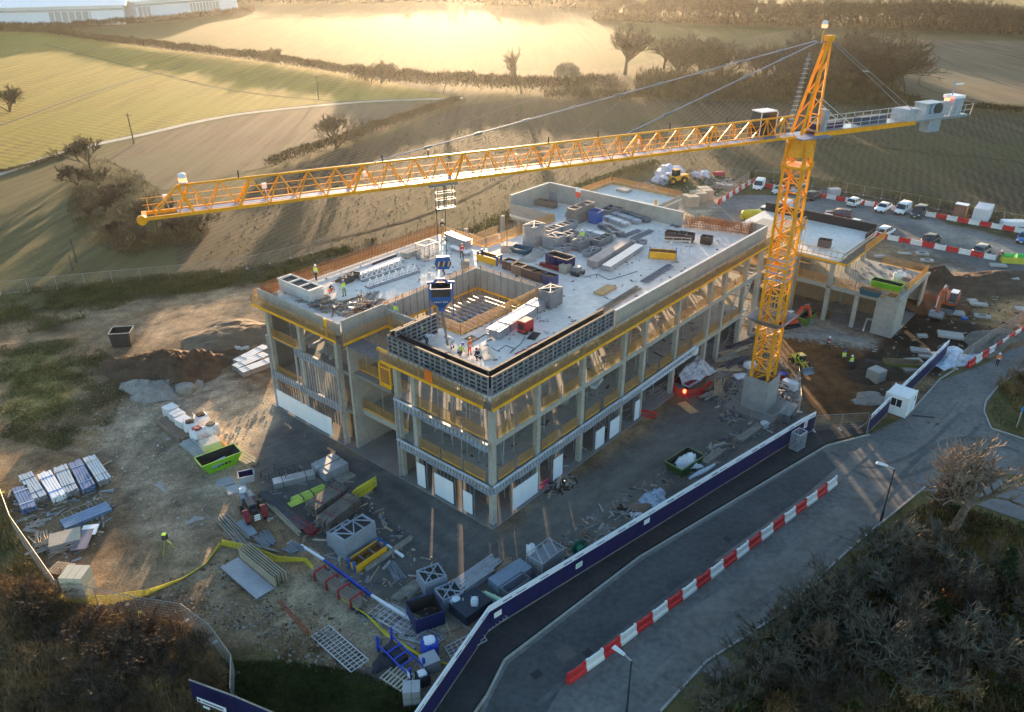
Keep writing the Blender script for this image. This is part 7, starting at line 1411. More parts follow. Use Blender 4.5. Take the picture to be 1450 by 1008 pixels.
vehicle('estate', 'dark', 'dark blue estate car just right of the crane mast', 1150, 281, HF + .1)
vehicle('hatchback', 'white', 'white hatchback with dark rear window alone by the field barriers', 1210, 290, HF)
vehicle('saloon', 'white', 'white saloon left of the two vans, nose to the camera', 1250, 298, HN)
vehicle('small_van', 'white', 'white van with dark windscreen beside the black van', 1277, 301, HN)
vehicle('small_van', 'black', 'black van with pale roof beside the white van', 1300, 306, HN)
vehicle('saloon', 'white', 'white car in the lower row left of the big white van', 1082, 304, HN + .1)
vehicle('panel_van', 'white', 'large white panel van partly behind the crane mast', 1108, 303, HN + .15)
vehicle('estate', 'maroon', 'long maroon car parked across the lane', 1186, 307, hd((1206, 309), (1166, 303)))
vehicle('hatchback', 'silver', 'small silver car just below the maroon car', 1169, 317, HN + .2)
vehicle('hatchback', 'white', 'white hatchback behind the black roof parapet', 1207, 324, HN)
vehicle('estate', 'white', 'white estate at the left end of the lower barrier row', 1253, 332, HF)
vehicle('estate', 'black', 'black estate standing above the lower barriers', 1318, 343, HF)
vehicle('estate', 'grey', 'grey car at the right end of the lower barriers', 1390, 358, HF)
vehicle('hatchback', 'blue', 'blue car cut by the right edge of the photo', 1449, 342, HN)
# ---- site machines
def tracks(t_, L_, W_, w_=.5, h=.75):
    for s in (-1, 1):
        m = MB(); pr = [(-L_ / 2, .2), (-L_ / 2 + .2, 0), (L_ / 2 - .2, 0), (L_ / 2, .2), (L_ / 2, h - .2), (L_ / 2 - .25, h), (-L_ / 2 + .25, h), (-L_ / 2, h - .2)]; m.side(pr, s * W_ / 2 - w_ / 2, s * W_ / 2 + w_ / 2); m.build('track', black_r, t_)
        for k in range(7): block('track_pad', (-L_ / 2 + .3 + k * (L_ - .6) / 6, s * W_ / 2, h + .02), (.18, w_ + .04, .05), steel_dk, t_)
def excavator(label, px, py, rz, m, s=1.0, bucket=True):
    t_ = thing('excavator', label, 'excavator', G(px, py, .05), rz); t_.scale = (s, s, s); tracks(t_, 4.0, 2.3)
    block('turntable', (0, 0, .95), (1.8, 1.6, .4), steel_dk, t_); u_ = MB(); u_.side([(-2.0, 1.1), (1.2, 1.1), (1.2, 1.7), (-.2, 2.0), (-2.0, 2.2), (-2.25, 1.8)], -1.25, 1.25); u_.build('upper_body', m, t_)
    c_ = MB(); c_.side([(-.3, 1.5), (1.35, 1.5), (1.45, 2.1), (1.05, 3.0), (-.3, 3.0)], .35, 1.25); c_.build('cab', steel_dk, t_); block('cab_roof', (.4, .8, 3.04), (1.5, .95, .1), white_p, t_)
    gl = MB(); gl.add([(1.46, .42, 1.6), (1.46, 1.18, 1.6), (1.1, 1.18, 2.9), (1.1, .42, 2.9)], [(0, 1, 2, 3)]); gl.add([(-.2, 1.262, 2.0), (1.2, 1.262, 2.0), (1.0, 1.262, 2.9), (-.2, 1.262, 2.9)], [(0, 1, 2, 3)]); gl.build('cab_glass', glass, t_)
    bm_ = MB(); bm_.bar((1.0, -.2, 1.7), (2.6, -.2, 4.2), .45, .6); bm_.bar((2.6, -.2, 4.2), (4.3, -.2, 4.0), .42, .5); bm_.build('boom', m, t_); a_ = MB(); a_.bar((4.1, -.2, 4.3), (4.9, -.2, 1.3), .36, .46); a_.build('dipper_arm', m, t_)
    piece('hydraulic_ram', (1.4, -.2, 1.5), (2.7, -.2, 3.4), .16, .16, galv, t_); piece('hydraulic_ram', (3.0, -.2, 4.6), (4.3, -.2, 4.6), .14, .14, galv, t_); piece('hydraulic_ram', (4.5, -.5, 3.4), (5.0, -.5, 1.8), .12, .12, galv, t_)
    b_ = MB(); b_.side([(4.6, 1.3), (5.3, 1.2), (5.5, .6), (5.1, .15), (4.5, .1), (4.3, .5)], -1.1 * 1, .7); b_.build('bucket', galv_dk, t_); bl = MB(); bl.box((2.3, 0, .5), (.15, 2.7, .8)); bl.build('dozer_blade', galv_dk, t_); return t_
excavator('orange excavator with wide bucket facing the camera on the dark mud', 1338, 437, R(-128), M('excavator_orange', (.42, .10, .03), .55, var=.2), .95)
ex2 = excavator('red excavator partly behind the crane guard by the second frame', 1117, 462, R(20), M('excavator_red', (.55, .07, .03), .55, var=.2), .62)
def loader(label, px, py, rz, m, s=1, name='loader'):
    t_ = thing(name, label, 'loader', G(px, py, .05), rz); t_.scale = (s, s, s)
    for x in (-1.2, 1.3):
        for sy_ in (-1, 1):
            w_ = MB(); w_.lathe([(.3, -.25), (.72, -.2), (.72, .2), (.3, .25)], n=14); o = w_.build('wheel', black_r, t_, loc=(x, sy_ * 1.0, .72)); o.rotation_euler = (R(90), 0, 0); c_ = MB(); c_.lathe([(.32, -.26), (.32, .26)], n=10); c_.build('rim', m, o)
    b_ = MB(); b_.side([(-2.3, .7), (1.2, .7), (1.2, 1.4), (-.4, 1.6), (-2.3, 1.7)], -.75, .75); b_.build('body', m, t_); c_ = MB(); c_.side([(-.5, 1.5), (.8, 1.4), (.7, 2.7), (-.4, 2.7)], -.6, .6); c_.build('cab', glass, t_); block('cab_roof', (.15, 0, 2.74), (1.4, 1.3, .1), m, t_)
    for sy_ in (-.5, .5): piece('lift_arm', (.3, sy_, 1.6), (2.6, sy_, .8), .16, .25, m, t_)
    bk2 = MB(); bk2.side([(2.5, .2), (3.5, .1), (3.3, .3), (2.8, .5), (2.75, 1.1), (2.5, 1.1)], -1.15, 1.15); bk2.build('bucket', galv_dk, t_); return t_
loader('yellow loading shovel beside the heap of white sacks', 957, 259, R(200), M('loader_yellow', (.72, .36, .02), .5, var=.15), 1.05)
dp = loader('small yellow dumper with a hi-vis driver on the brown earth', 1131, 519, R(-75), M('dumper_yellow', (.55, .42, .05), .6, var=.25), .62, 'dumper')
trc = thing('compact_tractor', 'small red tractor with a white front unit on the edge of the dark yard', 'tractor', G(360, 732), hd((366, 742), (346, 702)))
for x, rr in ((-.7, .55), (1.0, .4)):
    for s in (-1, 1): w_ = MB(); w_.lathe([(.15, -.16), (rr, -.13), (rr, .13), (.15, .16)], n=14); o = w_.build('wheel', black_r, trc, loc=(x, s * .75, rr)); o.rotation_euler = (R(90), 0, 0)
for s in (-1, 1): m = MB(); m.side([(-1.4, .7), (-.1, .7), (-.2, 1.25), (-.7, 1.45), (-1.3, 1.2)], s * .75 - .22, s * .75 + .22); m.build('mudguard', red_dk, trc)
block('bonnet', (.7, 0, .95), (1.5, .65, .6), steel_dk, trc); block('seat', (-.6, 0, 1.0), (.5, .5, .3), black_r, trc); piece('roll_bar', (-1.1, -.4, 1.2), (-1.1, -.4, 2.1), .07, .07, black_r, trc); piece('roll_bar', (-1.1, .4, 1.2), (-1.1, .4, 2.1), .07, .07, black_r, trc); piece('roll_bar', (-1.1, -.4, 2.1), (-1.1, .4, 2.1), .07, .07, black_r, trc)
for k in range(3): block('chevron_plate', (-1.5, 0, .75 + k * .22), (.04, .5, .12), white_p, trc)
block('front_unit', (2.2, 0, .7), (1.0, 1.1, .7), galv_dk, trc); lump('white_drum', bag_w, (.7, .6, .6), trc, (2.9, .1, .8), 2); piece('front_arm', (1.4, 0, 1.0), (2.2, 0, 1.1), .2, .2, steel_dk, trc)
# ------------------------------------------------------------------ people
POSES = {
 'stand': dict(pel=(0, 0, .93), che=(.02, 0, 1.28), nec=(.03, 0, 1.46), hea=(.06, 0, 1.64), el=((.02, .25, 1.12), (.05, -.26, 1.13)), wr=((.2, .2, .98), (.12, -.26, .9)), kn=((.05, .12, .5), (-.02, -.12, .5)), an=((.02, .14, .09), (-.08, -.13, .09))),
 'walk': dict(pel=(0, 0, .92), che=(.05, 0, 1.27), nec=(.07, 0, 1.45), hea=(.11, 0, 1.63), el=((-.14, .25, 1.13), (.14, -.25, 1.13)), wr=((-.1, .26, .9), (.3, -.22, 1.0)), kn=((.2, .1, .52), (-.06, -.1, .5)), an=((.22, .1, .1), (-.36, -.1, .14))),
 'bend': dict(pel=(-.15, 0, .88), che=(.28, 0, 1.05), nec=(.45, 0, 1.08), hea=(.6, 0, 1.0), el=((.42, .24, .8), (.42, -.24, .78)), wr=((.6, .14, .58), (.58, -.14, .55)), kn=((.05, .14, .48), (.0, -.14, .48)), an=((-.08, .15, .09), (-.12, -.15, .09))),
 'crouch': dict(pel=(-.1, 0, .38), che=(.14, 0, .72), nec=(.24, 0, .88), hea=(.34, 0, 1.03), el=((.3, .26, .6), (.3, -.26, .58)), wr=((.5, .15, .42), (.52, -.15, .4)), kn=((.35, .18, .5), (.32, -.16, .42)), an=((.05, .18, .09), (-.02, -.18, .09))),
}
def person(pose, label, px, py, z, rz, jacket, trousers, helmet, hat=True):
    P = POSES[pose]; t_ = thing('person', label, 'person', G(px, py, z), rz)
    V_ = [P['pel'], P['che'], P['nec'], P['hea']]; Rr = [.15, .165, .06, .105]; E_ = [(0, 1), (1, 2), (2, 3)]; kd = [1, 0, 2, 2]
    V_.append(tuple(Vector(P['hea']) + Vector((.09, 0, -.02)))); Rr.append(.05); E_.append((3, 4)); kd.append(2)
    for i, s in ((0, 1), (1, -1)):
        sh = Vector(P['che']).lerp(Vector(P['nec']), .7) + Vector((0, s * .19, 0)); hp = Vector(P['pel']) + Vector((0, s * .1, -.04)); b0 = len(V_); wr = Vector(P['wr'][i]); el = Vector(P['el'][i]); hn = wr + (wr - el).normalized() * .13; an = Vector(P['an'][i])
        V_ += [tuple(sh), tuple(el), tuple(wr), tuple(hn), tuple(hp), tuple(P['kn'][i]), tuple(an), (an.x + .17, an.y + s * .02, .05)]
        Rr += [.075, .055, .042, .045, .10, .068, .052, .05]; E_ += [(1, b0), (b0, b0 + 1), (b0 + 1, b0 + 2), (b0 + 2, b0 + 3), (0, b0 + 4), (b0 + 4, b0 + 5), (b0 + 5, b0 + 6), (b0 + 6, b0 + 7)]; kd += [0, 0, 0, 2, 1, 1, 3, 3]
    me = bpy.data.meshes.new('body'); me.from_pydata(V_, E_, []); bm = bmesh.new(); bm.from_mesh(me); bm.verts.layers.skin.verify(); bm.to_mesh(me); bm.free(); o = bpy.data.objects.new('body', me); COL.objects.link(o)
    sk = o.modifiers.new('skin', 'SKIN')
    for i, v in enumerate(me.skin_vertices[0].data): v.radius = (Rr[i], Rr[i]); v.use_root = (i == 0)
    ss = o.modifiers.new('sub', 'SUBSURF'); ss.levels = 1; ss.render_levels = 1
    dg = bpy.context.evaluated_depsgraph_get(); me2 = bpy.data.meshes.new_from_object(o.evaluated_get(dg)); bpy.data.objects.remove(o)
    me2.name = 'body'
    for m in (jacket, trousers, skin, black_r): me2.materials.append(m)
    VV = [Vector(v) for v in V_]
    for f in me2.polygons:
        f.use_smooth = True; k = min(range(len(VV)), key=lambda i: (VV[i] - f.center).length / (Rr[i] + .08)); f.material_index = kd[k]
    o = inst('body', me2, t_)
    h = MB(); h.lathe([(.155, -.02), (.13, .0), (.125, .06), (.09, .12), (.02, .145)], n=12)
    hp_ = Vector(P['hea']) + Vector((0, 0, .035)); ho = h.build('hard_hat' if hat else 'hood', helmet, t_, True, loc=hp_)
    if pose in ('bend', 'crouch'): ho.rotation_euler = (0, R(30), 0)
    for f in (.25, .6):
        c = Vector(P['pel']).lerp(Vector(P['che']), f); b_ = MB(); b_.lathe([(.168 + .012 * f, -.03), (.168 + .012 * f, .03)], n=12); bo = b_.build('reflective_band', white_p, t_, loc=c); d = (Vector(P['che']) - Vector(P['pel'])).normalized(); bo.rotation_euler = d.to_track_quat('Z', 'Y').to_euler()
    return t_

jn = M('trouser_navy', (.03, .04, .08), .85); gt_ = M('trouser_green', (.12, .22, .10), .85); wt_ = M('jacket_white', (.62, .62, .60), .85); hw, hbl, hrd, hor = white_p, blue_p, red_p, M('helmet_orange', (.75, .2, .03), .5)
RZ = RF + .01
person('stand', 'worker in hi-vis yellow standing on the left wing near the rebar edge', 448, 397, RZ, 1.0, hivis, jn, hw)
person('crouch', 'crouching worker in orange trousers on the left wing', 467, 415, RZ, -.2, cloth_dk, hivis_o, hw)
person('stand', 'worker in green trousers and blue helmet beside the crouching man', 488, 420, RZ, 2.6, hivis, gt_, hbl)
person('stand', 'dark clothed worker at the far corner of the left wing', 627, 330, RZ, -1.5, cloth_dk, cloth_dk, hw)
person('stand', 'worker with back turned in hi-vis yellow behind the corner formwork', 595, 480, RZ, 1.2, hivis, cloth_dk, hw)
person('bend', 'bending worker in white hooded top behind the corner formwork', 605, 489, RZ, -.3, wt_, jn, wt_, False)
person('bend', 'grey clad worker bent over the pouring hose', 640, 494, RZ, 2.7, cloth_gr, cloth_gr, hbl)
person('crouch', 'crouching worker in hi-vis and navy left of the orange worker', 650, 503, RZ, .2, hivis, jn, hbl)
person('stand', 'worker dressed all in orange on the roof slab', 665, 504, RZ, -.6, hivis_o, hivis_o, hor, False)
person('crouch', 'kneeling worker in dark clothes at the formwork corner right of the orange worker', 679, 511, RZ, 2.4, cloth_dk, cloth_dk, hrd)
person('stand', 'worker in hi-vis yellow among the stacked panels in mid roof', 824, 345, RZ, -2.0, hivis, cloth_dk, hw)
person('stand', 'worker in hi-vis yellow down on the recess deck below the left wing', 561, 453, RF - .5, 1.0, hivis, jn, hbl)
person('walk', 'worker in dark red top walking on the rubble apron', 1171, 494, .08, -1.2, red_dk, cloth_dk, hw)
person('walk', 'worker in hi-vis with blue helmet on the brown earth', 1193, 514, .08, -1.6, hivis, cloth_dk, hbl)
person('stand', 'worker in pale hi-vis next to the blue helmeted one', 1204, 522, .08, 2.0, hivis, jn, hw)
person('walk', 'worker in orange vest walking on the road by the barriers', 1411, 518, .05, -2.2, hivis_o, cloth_dk, hw)
person('stand', 'person in dark red beside the yellow welfare units', 1415, 369, .08, -2.0, red_dk, cloth_dk, hw)
person('crouch', 'driver in hi-vis seated on the small yellow dumper', 1130, 512, .75, -1.3, hivis, cloth_dk, hw)
person('stand', 'red clad worker at the inner corner of the roof beside the crane hook', 654, 366, RZ, -1.0, hrd, cloth_dk, hor)
# ------------------------------------------------------------------ vegetation
RS = np.random.RandomState(11)
def blades(name, P, L_, W_, lean, m, parent=None, label=None, cat=None, group=None, kind=None, up=.6, jit=.5):
    """thin leaf and stem blades at points P (numpy n x 3)"""
    P = np.asarray(P, float); n = len(P); a = RS.rand(n) * 2 * np.pi; l_ = L_ * (1 - jit + 2 * jit * RS.rand(n)); tl = lean * RS.rand(n)
    d = np.stack([np.cos(a) * tl, np.sin(a) * tl, up + (1 - up) * (RS.rand(n) * 2 - 1)], 1); d /= np.linalg.norm(d, axis=1)[:, None]
    b_ = RS.rand(n) * 2 * np.pi; s = np.stack([np.cos(b_), np.sin(b_), .6 * (RS.rand(n) - .5)], 1) * (W_ / 2)
    v = np.stack([P - s, P + s, P + d * l_[:, None]], 1).reshape(-1, 3)
    me = bpy.data.meshes.new(name); me.vertices.add(3 * n); me.vertices.foreach_set('co', v.ravel()); me.loops.add(3 * n); me.loops.foreach_set('vertex_index', np.arange(3 * n, dtype=np.int32)); me.polygons.add(n); me.polygons.foreach_set('loop_start', np.arange(0, 3 * n, 3, dtype=np.int32)); me.update(calc_edges=True)
    me.materials.append(m); o = bpy.data.objects.new(name, me); COL.objects.link(o)
    if parent: o.parent = parent
    return tag(o, label, cat, group, kind)
def leaf_m(name, c, c2): return M(name, c, .8, var=.3, sc=.35, fine=2.5, sub=c2, spec=.15)
lf_ivy = leaf_m('leaf_ivy', (.024, .036, .011), (.085, .10, .028)); lf_brown = leaf_m('leaf_bramble', (.12, .066, .026), (.34, .215, .09)); lf_dry = leaf_m('dry_grass', (.14, .11, .045), (.30, .25, .11)); lf_green = leaf_m('green_grass', (.025, .045, .012), (.075, .10, .028)); lf_hedge = leaf_m('leaf_hedge', (.06, .046, .022), (.17, .125, .055)); lf_gold = leaf_m('leaf_gold', (.12, .09, .02), (.30, .23, .06)); lf_fir = leaf_m('fir_needle', (.010, .020, .010), (.03, .05, .022)); lf_olive = leaf_m('grass_olive', (.06, .065, .022), (.17, .16, .055)); lf_pale = leaf_m('leaf_pale', (.26, .22, .14), (.46, .40, .26))
bark = [leaf_m('bark_grey', (.055, .05, .038), (.165, .15, .11)), leaf_m('bark_brown', (.085, .058, .036), (.22, .155, .10)), leaf_m('bark_dark', (.04, .032, .024), (.09, .07, .05)), leaf_m('bark_far', (.07, .055, .035), (.15, .115, .07))]
def tree_proto(seed, h, spread, kids, m, trunk=.35, r0=.16, up=.55, thin=.62, stems=1):
    rg = random.Random(seed); tm, cm = MB(), MB()
    def grow(p, d, L_, r_, lev):
        mb = tm if lev == 0 else cm; n = 3 if lev < 2 else 2; q = p; pts = [p]
        for i in range(n):
            d = (d + Vector((rg.uniform(-1, 1), rg.uniform(-1, 1), rg.uniform(-.4, .8))) * (.16 + .07 * lev)).normalized(); q2 = q + d * (L_ / n); ra = r_ * (1 - .45 * i / n); rb_ = r_ * (1 - .45 * (i + 1) / n)
            mb.tube(q, q2, ra, rb_, 6 if lev == 0 else (4 if lev == 1 else 3), caps=False); q = q2; pts.append(q)
        if lev >= len(kids): return
        for k in range(kids[lev]):
            f = rg.uniform(.35 if lev else .55, 1.0); i = min(int(f * n), n - 1); c = pts[i].lerp(pts[i + 1], f * n - i); a = rg.uniform(0, 6.283); t_ = rg.uniform(.5, 1.05) * spread
            u_ = d.orthogonal().normalized(); v_ = d.cross(u_); nd = (d * math.cos(t_) + (u_ * math.cos(a) + v_ * math.sin(a)) * math.sin(t_)); nd.z += up * .25; nd.normalize()
            grow(c, nd, L_ * rg.uniform(.55, .85) * (1.15 if lev == 0 else .85), max(r_ * .5, .018), lev + 1)
    for s in range(stems):
        d0 = Vector((rg.uniform(-.12, .12), rg.uniform(-.12, .12), 1)) if stems == 1 else Vector((rg.uniform(-.7, .7), rg.uniform(-.7, .7), 1)); grow(Vector((0, 0, -.1)), d0.normalized(), h * trunk, r0, 0)
    zs = max(v[2] for v in cm.v); k = h / zs
    for mb in (tm, cm): mb.v = [(x * k, y * k, z * k) for x, y, z in mb.v]
    return tm.mesh('trunk', m), cm.mesh('crown', m)
def ivy_mesh(seed, h, n, r_, m, z0=.1):
    rs = np.random.RandomState(seed); a = rs.rand(n) * 6.283; rr = r_ * np.sqrt(rs.rand(n)) * (.5 + .5 * rs.rand(n)); z = h * (z0 + (1 - z0) * rs.rand(n))
    o = blades('ivy', np.stack([rr * np.cos(a), rr * np.sin(a), z], 1), .32, .22, 1.2, m, up=.1); me = o.data; bpy.data.objects.remove(o); return me
PR = [tree_proto(1, 6, .75, (6, 5, 5, 3), bark[0], .3), tree_proto(2, 6, .9, (6, 6, 4, 3), bark[0], .25), tree_proto(3, 6, .65, (7, 6, 5, 4), bark[1], .36), tree_proto(4, 6, .8, (6, 5, 5, 3), bark[1], .28, up=.9), tree_proto(5, 6, .7, (5, 5, 5, 3), bark[2], .3, .07, stems=4), tree_proto(16, 6, .85, (8, 7, 5, 4), bark[3], .3, .22, up=.9), tree_proto(7, 6, .55, (8, 5, 5, 3), bark[3], .5, .14), tree_proto(8, 6, .75, (5, 5, 5, 3), bark[3], .25, .09, stems=4)]
PR.append(tree_proto(21, 6, .72, (8, 6, 5, 3), leaf_m('bark_pale', (.15, .115, .085), (.36, .28, .21)), .28, .2))
PR_IVY = [ivy_mesh(k, 2.6, 1400, 1.5, (lf_ivy, lf_ivy, lf_brown)[k]) for k in range(3)]
def tree(px, py, h, k, label, group=None, ivy=None, name='bare_tree', cat='tree', wide=1., p=None):
    p = p or G(px, py); t_ = thing(name, label, cat, p, U(0, 6.28), group); s = h / 6; tm, cm = PR[k]
    inst('trunk', tm, t_, sc=(s, s, s)); inst('crown', cm, t_, sc=(s * wide, s * wide, s))
    if ivy is not None: inst('ivy', PR_IVY[ivy], t_, sc=(s, s, s))
    return t_
# --- bank beside the road, bottom right
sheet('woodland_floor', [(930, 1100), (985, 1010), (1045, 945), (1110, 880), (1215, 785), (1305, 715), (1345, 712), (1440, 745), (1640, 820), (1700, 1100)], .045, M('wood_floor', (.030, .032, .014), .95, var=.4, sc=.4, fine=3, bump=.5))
tree(1352, 752, 9.0, 8, 'largest bare tree, standing at the road bend with a wide twiggy crown', wide=1.3); tree(1312, 748, 6.2, 3, 'smaller dark bare tree left of the largest one', wide=1.2)
row = [(1268, 790), (1242, 815), (1210, 838), (1180, 862), (1150, 888), (1122, 915), (1092, 938), (1060, 965), (1030, 990), (1005, 1015)]
for k, (px, py) in enumerate(row): tree(px + U(-6, 6), py + U(-4, 8), U(4.2, 5.6), k % 2, 'grey bare tree in the roadside row, %s from the street lamp' % ORD[k], 'bare trees along the roadside', ivy=k % 2, wide=1.2)
row2 = [(1300, 800), (1285, 835), (1255, 868), (1225, 900), (1190, 925), (1160, 955), (1128, 985), (1095, 1015)]
for k, (px, py) in enumerate(row2): tree(px + U(-8, 8), py + U(-8, 8), U(4, 5.4), (0, 3, 1, 4)[k % 4], 'bare tree in the second row behind the roadside, %s from the street lamp' % ORD[k], 'bare trees of the second row', ivy=(0, 2)[k % 2], wide=1.2)
row3 = [(1345, 850), (1325, 885), (1300, 915), (1270, 945), (1240, 975), (1205, 1005), (1440, 870), (1425, 915), (1395, 955), (1365, 990), (1440, 985), (1330, 950), (1290, 1000)]
for k, (px, py) in enumerate(row3): tree(px + U(-8, 8), py + U(-8, 8), U(4.2, 6), (1, 4, 2, 0)[k % 4], 'bare tree deep in the bank, %s counted from the dark fir' % ORD[k], 'bare trees deep in the bank', ivy=(2, 0, 1)[k % 3], wide=1.25)
def region(pix, n, z0=.02, z1=.2, clump=None):
    """points scattered in a polygon of the ground, thicker in clumps"""
    poly = [tuple(G(x, y)[:2]) for x, y in pix]; xs = [p[0] for p in poly]; ys = [p[1] for p in poly]; out_ = []; c = 0
    while c < n:
        X = RS.uniform(min(xs), max(xs), n); Y = RS.uniform(min(ys), max(ys), n); k = pip(X, Y, poly)
        if clump: k &= RS.rand(n) < np.clip((fbm(X, Y, clump, 55, 3) - .32) * 2.6, .04, 1)
        X, Y = X[k], Y[k]; out_.append(np.stack([X, Y, RS.uniform(z0, z1, len(X)) * (np.clip(fbm(X, Y, 3, 66, 2) * 1.8 - .3, .1, 1.5))], 1)); c += len(X)
    return np.concatenate(out_)[:n]
BANK = [(960, 1040), (1055, 945), (1110, 890), (1215, 793), (1300, 725), (1345, 722), (1450, 760), (1620, 830), (1650, 1080)]
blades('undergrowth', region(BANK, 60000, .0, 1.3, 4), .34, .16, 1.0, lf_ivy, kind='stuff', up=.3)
blades('dead_bracken', region(BANK, 26000, .0, 1.2, 6), .6, .07, .9, lf_brown, kind='stuff', up=.5)
blades('gold_grass', region([(1330, 780), (1400, 760), (1460, 770), (1460, 850), (1370, 850)], 9000, .0, .8, 3), .6, .08, .8, lf_gold, kind='stuff')
blades('verge_grass', region([(1290, 730), (1345, 712), (1450, 750), (1470, 790), (1340, 790)], 12000, 0, .1), .35, .06, .7, lf_green, kind='stuff')
blades('island_grass', region([(1500, 500), (1418, 550), (1402, 570), (1400, 583), (1409, 602), (1455, 617), (1600, 625), (1700, 505)], 9000, .05, .15), .28, .07, .6, lf_green, kind='stuff')
heap_b = blades('bramble_bush', np.concatenate([region([(1410, 545), (1460, 505), (1560, 480), (1560, 560), (1440, 585)], 14000, .0, 2.2, 3)]), .5, .09, 1., lf_brown, label='brown bramble bush on the grass island at the right edge', cat='bush')
def conifer(px, py, h, label):
    t_ = thing('fir_tree', label, 'tree', G(px, py)); m = MB(); m.tube((0, 0, 0), (0, 0, h * .9), .16, .04, n=7); m.build('trunk', bark[2], t_); P = []
    for k in range(95):
        f = RS.rand() ** .8; z = h * (.12 + .86 * f); rr = (1 - f) * 2.0 + .15; a = RS.rand() * 6.283; L_ = rr * (.6 + .5 * RS.rand()); n = int(60 * L_ / 1.4) + 14; s = RS.rand(n); P.append(np.stack([np.cos(a) * L_ * s + RS.randn(n) * .13, np.sin(a) * L_ * s + RS.randn(n) * .13, z - .35 * L_ * s + RS.randn(n) * .12], 1))
    blades('foliage', np.concatenate(P), .32, .11, 1.2, lf_fir, t_, up=.0)
conifer(1402, 868, 6.4, 'dark evergreen fir among the bare trees of the bank')
# --- bramble bank bottom left, grass
BL = [(-60, 860), (20, 800), (90, 862), (196, 884), (262, 892), (300, 925), (322, 960), (325, 1060), (-80, 1060)]
blades('bramble_thicket', region(BL, 70000, .0, 1.5, 5), .55, .075, 1.0, lf_brown, kind='stuff', up=.35)
blades('bramble_stems', region(BL, 14000, .0, 1.6, 5), 1.0, .035, 1.0, bark[1], kind='stuff', up=.6)
for k, (px, py) in enumerate([(70, 935), (120, 900), (160, 950), (210, 920), (240, 960), (100, 985), (190, 985), (40, 880), (270, 925), (150, 1005)]): tree(px, py, U(2.0, 2.9), 4, 'low brown thicket shrub on the bramble bank, %s of the scattered ones' % ORD[k], 'shrubs on the bramble bank', name='thicket_shrub', cat='shrub', wide=1.5)
blades('rough_grass', region([(-90, 640), (2, 690), (30, 770), (90, 858), (30, 830), (-60, 900)], 26000, 0, .5, 3), .5, .06, .8, lf_dry, kind='stuff')
blades('dark_grass', region([(-90, 900), (0, 870), (60, 1000), (40, 1060), (-120, 1060)], 16000, 0, .2), .35, .07, .8, lf_green, kind='stuff'); blades('yard_edge_grass', region([(300, 935), (420, 940), (520, 955), (600, 1000), (600, 1030), (310, 1030)], 30000, 0, .12), .3, .06, .8, lf_green, kind='stuff')
blades('dirt_weeds', region([(0, 490), (110, 480), (190, 520), (160, 600), (80, 640), (0, 620)], 26000, .03, .12, 2), .28, .06, .9, lf_olive, kind='stuff'); blades('field_edge_grass', region([(-60, 420), (60, 405), (250, 388), (400, 372), (560, 330), (400, 398), (200, 425), (60, 470), (-60, 480)], 30000, .02, .15, 4), .5, .09, .8, lf_olive, kind='stuff')
blades('dead_stalks', region([(330, 560), (150, 560), (60, 640), (160, 660), (280, 560)], 3000, .03, .08, 2), .22, .05, .9, lf_dry, kind='stuff'); blades('slope_weeds', region([(150, 860), (330, 800), (480, 900), (430, 950), (300, 905)], 9000, .03, .1, 2), .22, .05, .9, lf_brown, kind='stuff')
# --- scrub under the jib tip
SC = [(95, 300), (110, 240), (140, 225), (200, 250), (260, 310), (300, 325), (280, 350), (180, 365), (110, 335)]
blades('scrub', region(SC, 12000, .0, 1.0, 4), .9, .08, 1.0, lf_hedge, kind='stuff', up=.4)
for k, (px, py) in enumerate([(128, 238), (140, 262), (118, 285), (168, 280), (190, 312), (225, 328), (255, 335), (285, 328), (205, 345), (165, 338), (150, 300), (240, 312), (110, 262), (185, 352), (128, 318)]): tree(px, py, U(3.2, 5.2) if k else 7, (4, 7, 3)[k % 3], 'bare scrub tree below the jib tip, %s from the farm track' % ORD[k], 'scrub trees below the jib tip', name='scrub_tree', wide=1.3)
# --- hedges and field trees
def hedge(label, pix, wd, h, dens, m=lf_hedge, L_=.7, bw_=.12, name='hedge'):
    P = [G(x, y) for x, y in pix]; out_ = []
    for p, q in zip(P[:-1], P[1:]):
        L2_ = (q - p).length; n = int(L2_ * dens); t = RS.rand(n); d = (q - p).normalized(); nn = (-d.y, d.x); o = RS.randn(n) * wd * .28; hh = h * (.6 + .7 * np.array(fbm(p.x + (q.x - p.x) * t, p.y + (q.y - p.y) * t, 5, 88, 3)))
        z = hh * np.sqrt(RS.rand(n)) * np.clip(1 - (np.abs(o) / wd) ** 2, .2, 1); out_.append(np.stack([p.x + (q.x - p.x) * t + nn[0] * o, p.y + (q.y - p.y) * t + nn[1] * o, z], 1))
    return blades(name, np.concatenate(out_), L_, bw_, 1.0, m, label=label, cat='hedge', up=.5)
hedge('long hedge between the yellow field and the bright grass field', [(-60, 44), (60, 46), (200, 66), (350, 84), (450, 99), (525, 111)], 3.5, 3.2, 90, L_=1.2, bw_=.28)
hedge('clipped brown hedge running down from the track end', [(380, 238), (430, 222), (480, 205), (560, 176), (650, 147)], 2.6, 2.4, 130, L_=.8, bw_=.16)
hedge('pale reedy hedge below the field trees', [(770, 139), (900, 141), (1030, 142), (1130, 144), (1300, 150)], 3, 2.6, 120, L_=1.1, bw_=.2); hedge('scrubby hedge line behind the track junction', [(505, 114), (600, 120), (700, 126), (780, 130), (870, 128)], 8, 4.5, 150, L_=1.4, bw_=.28)
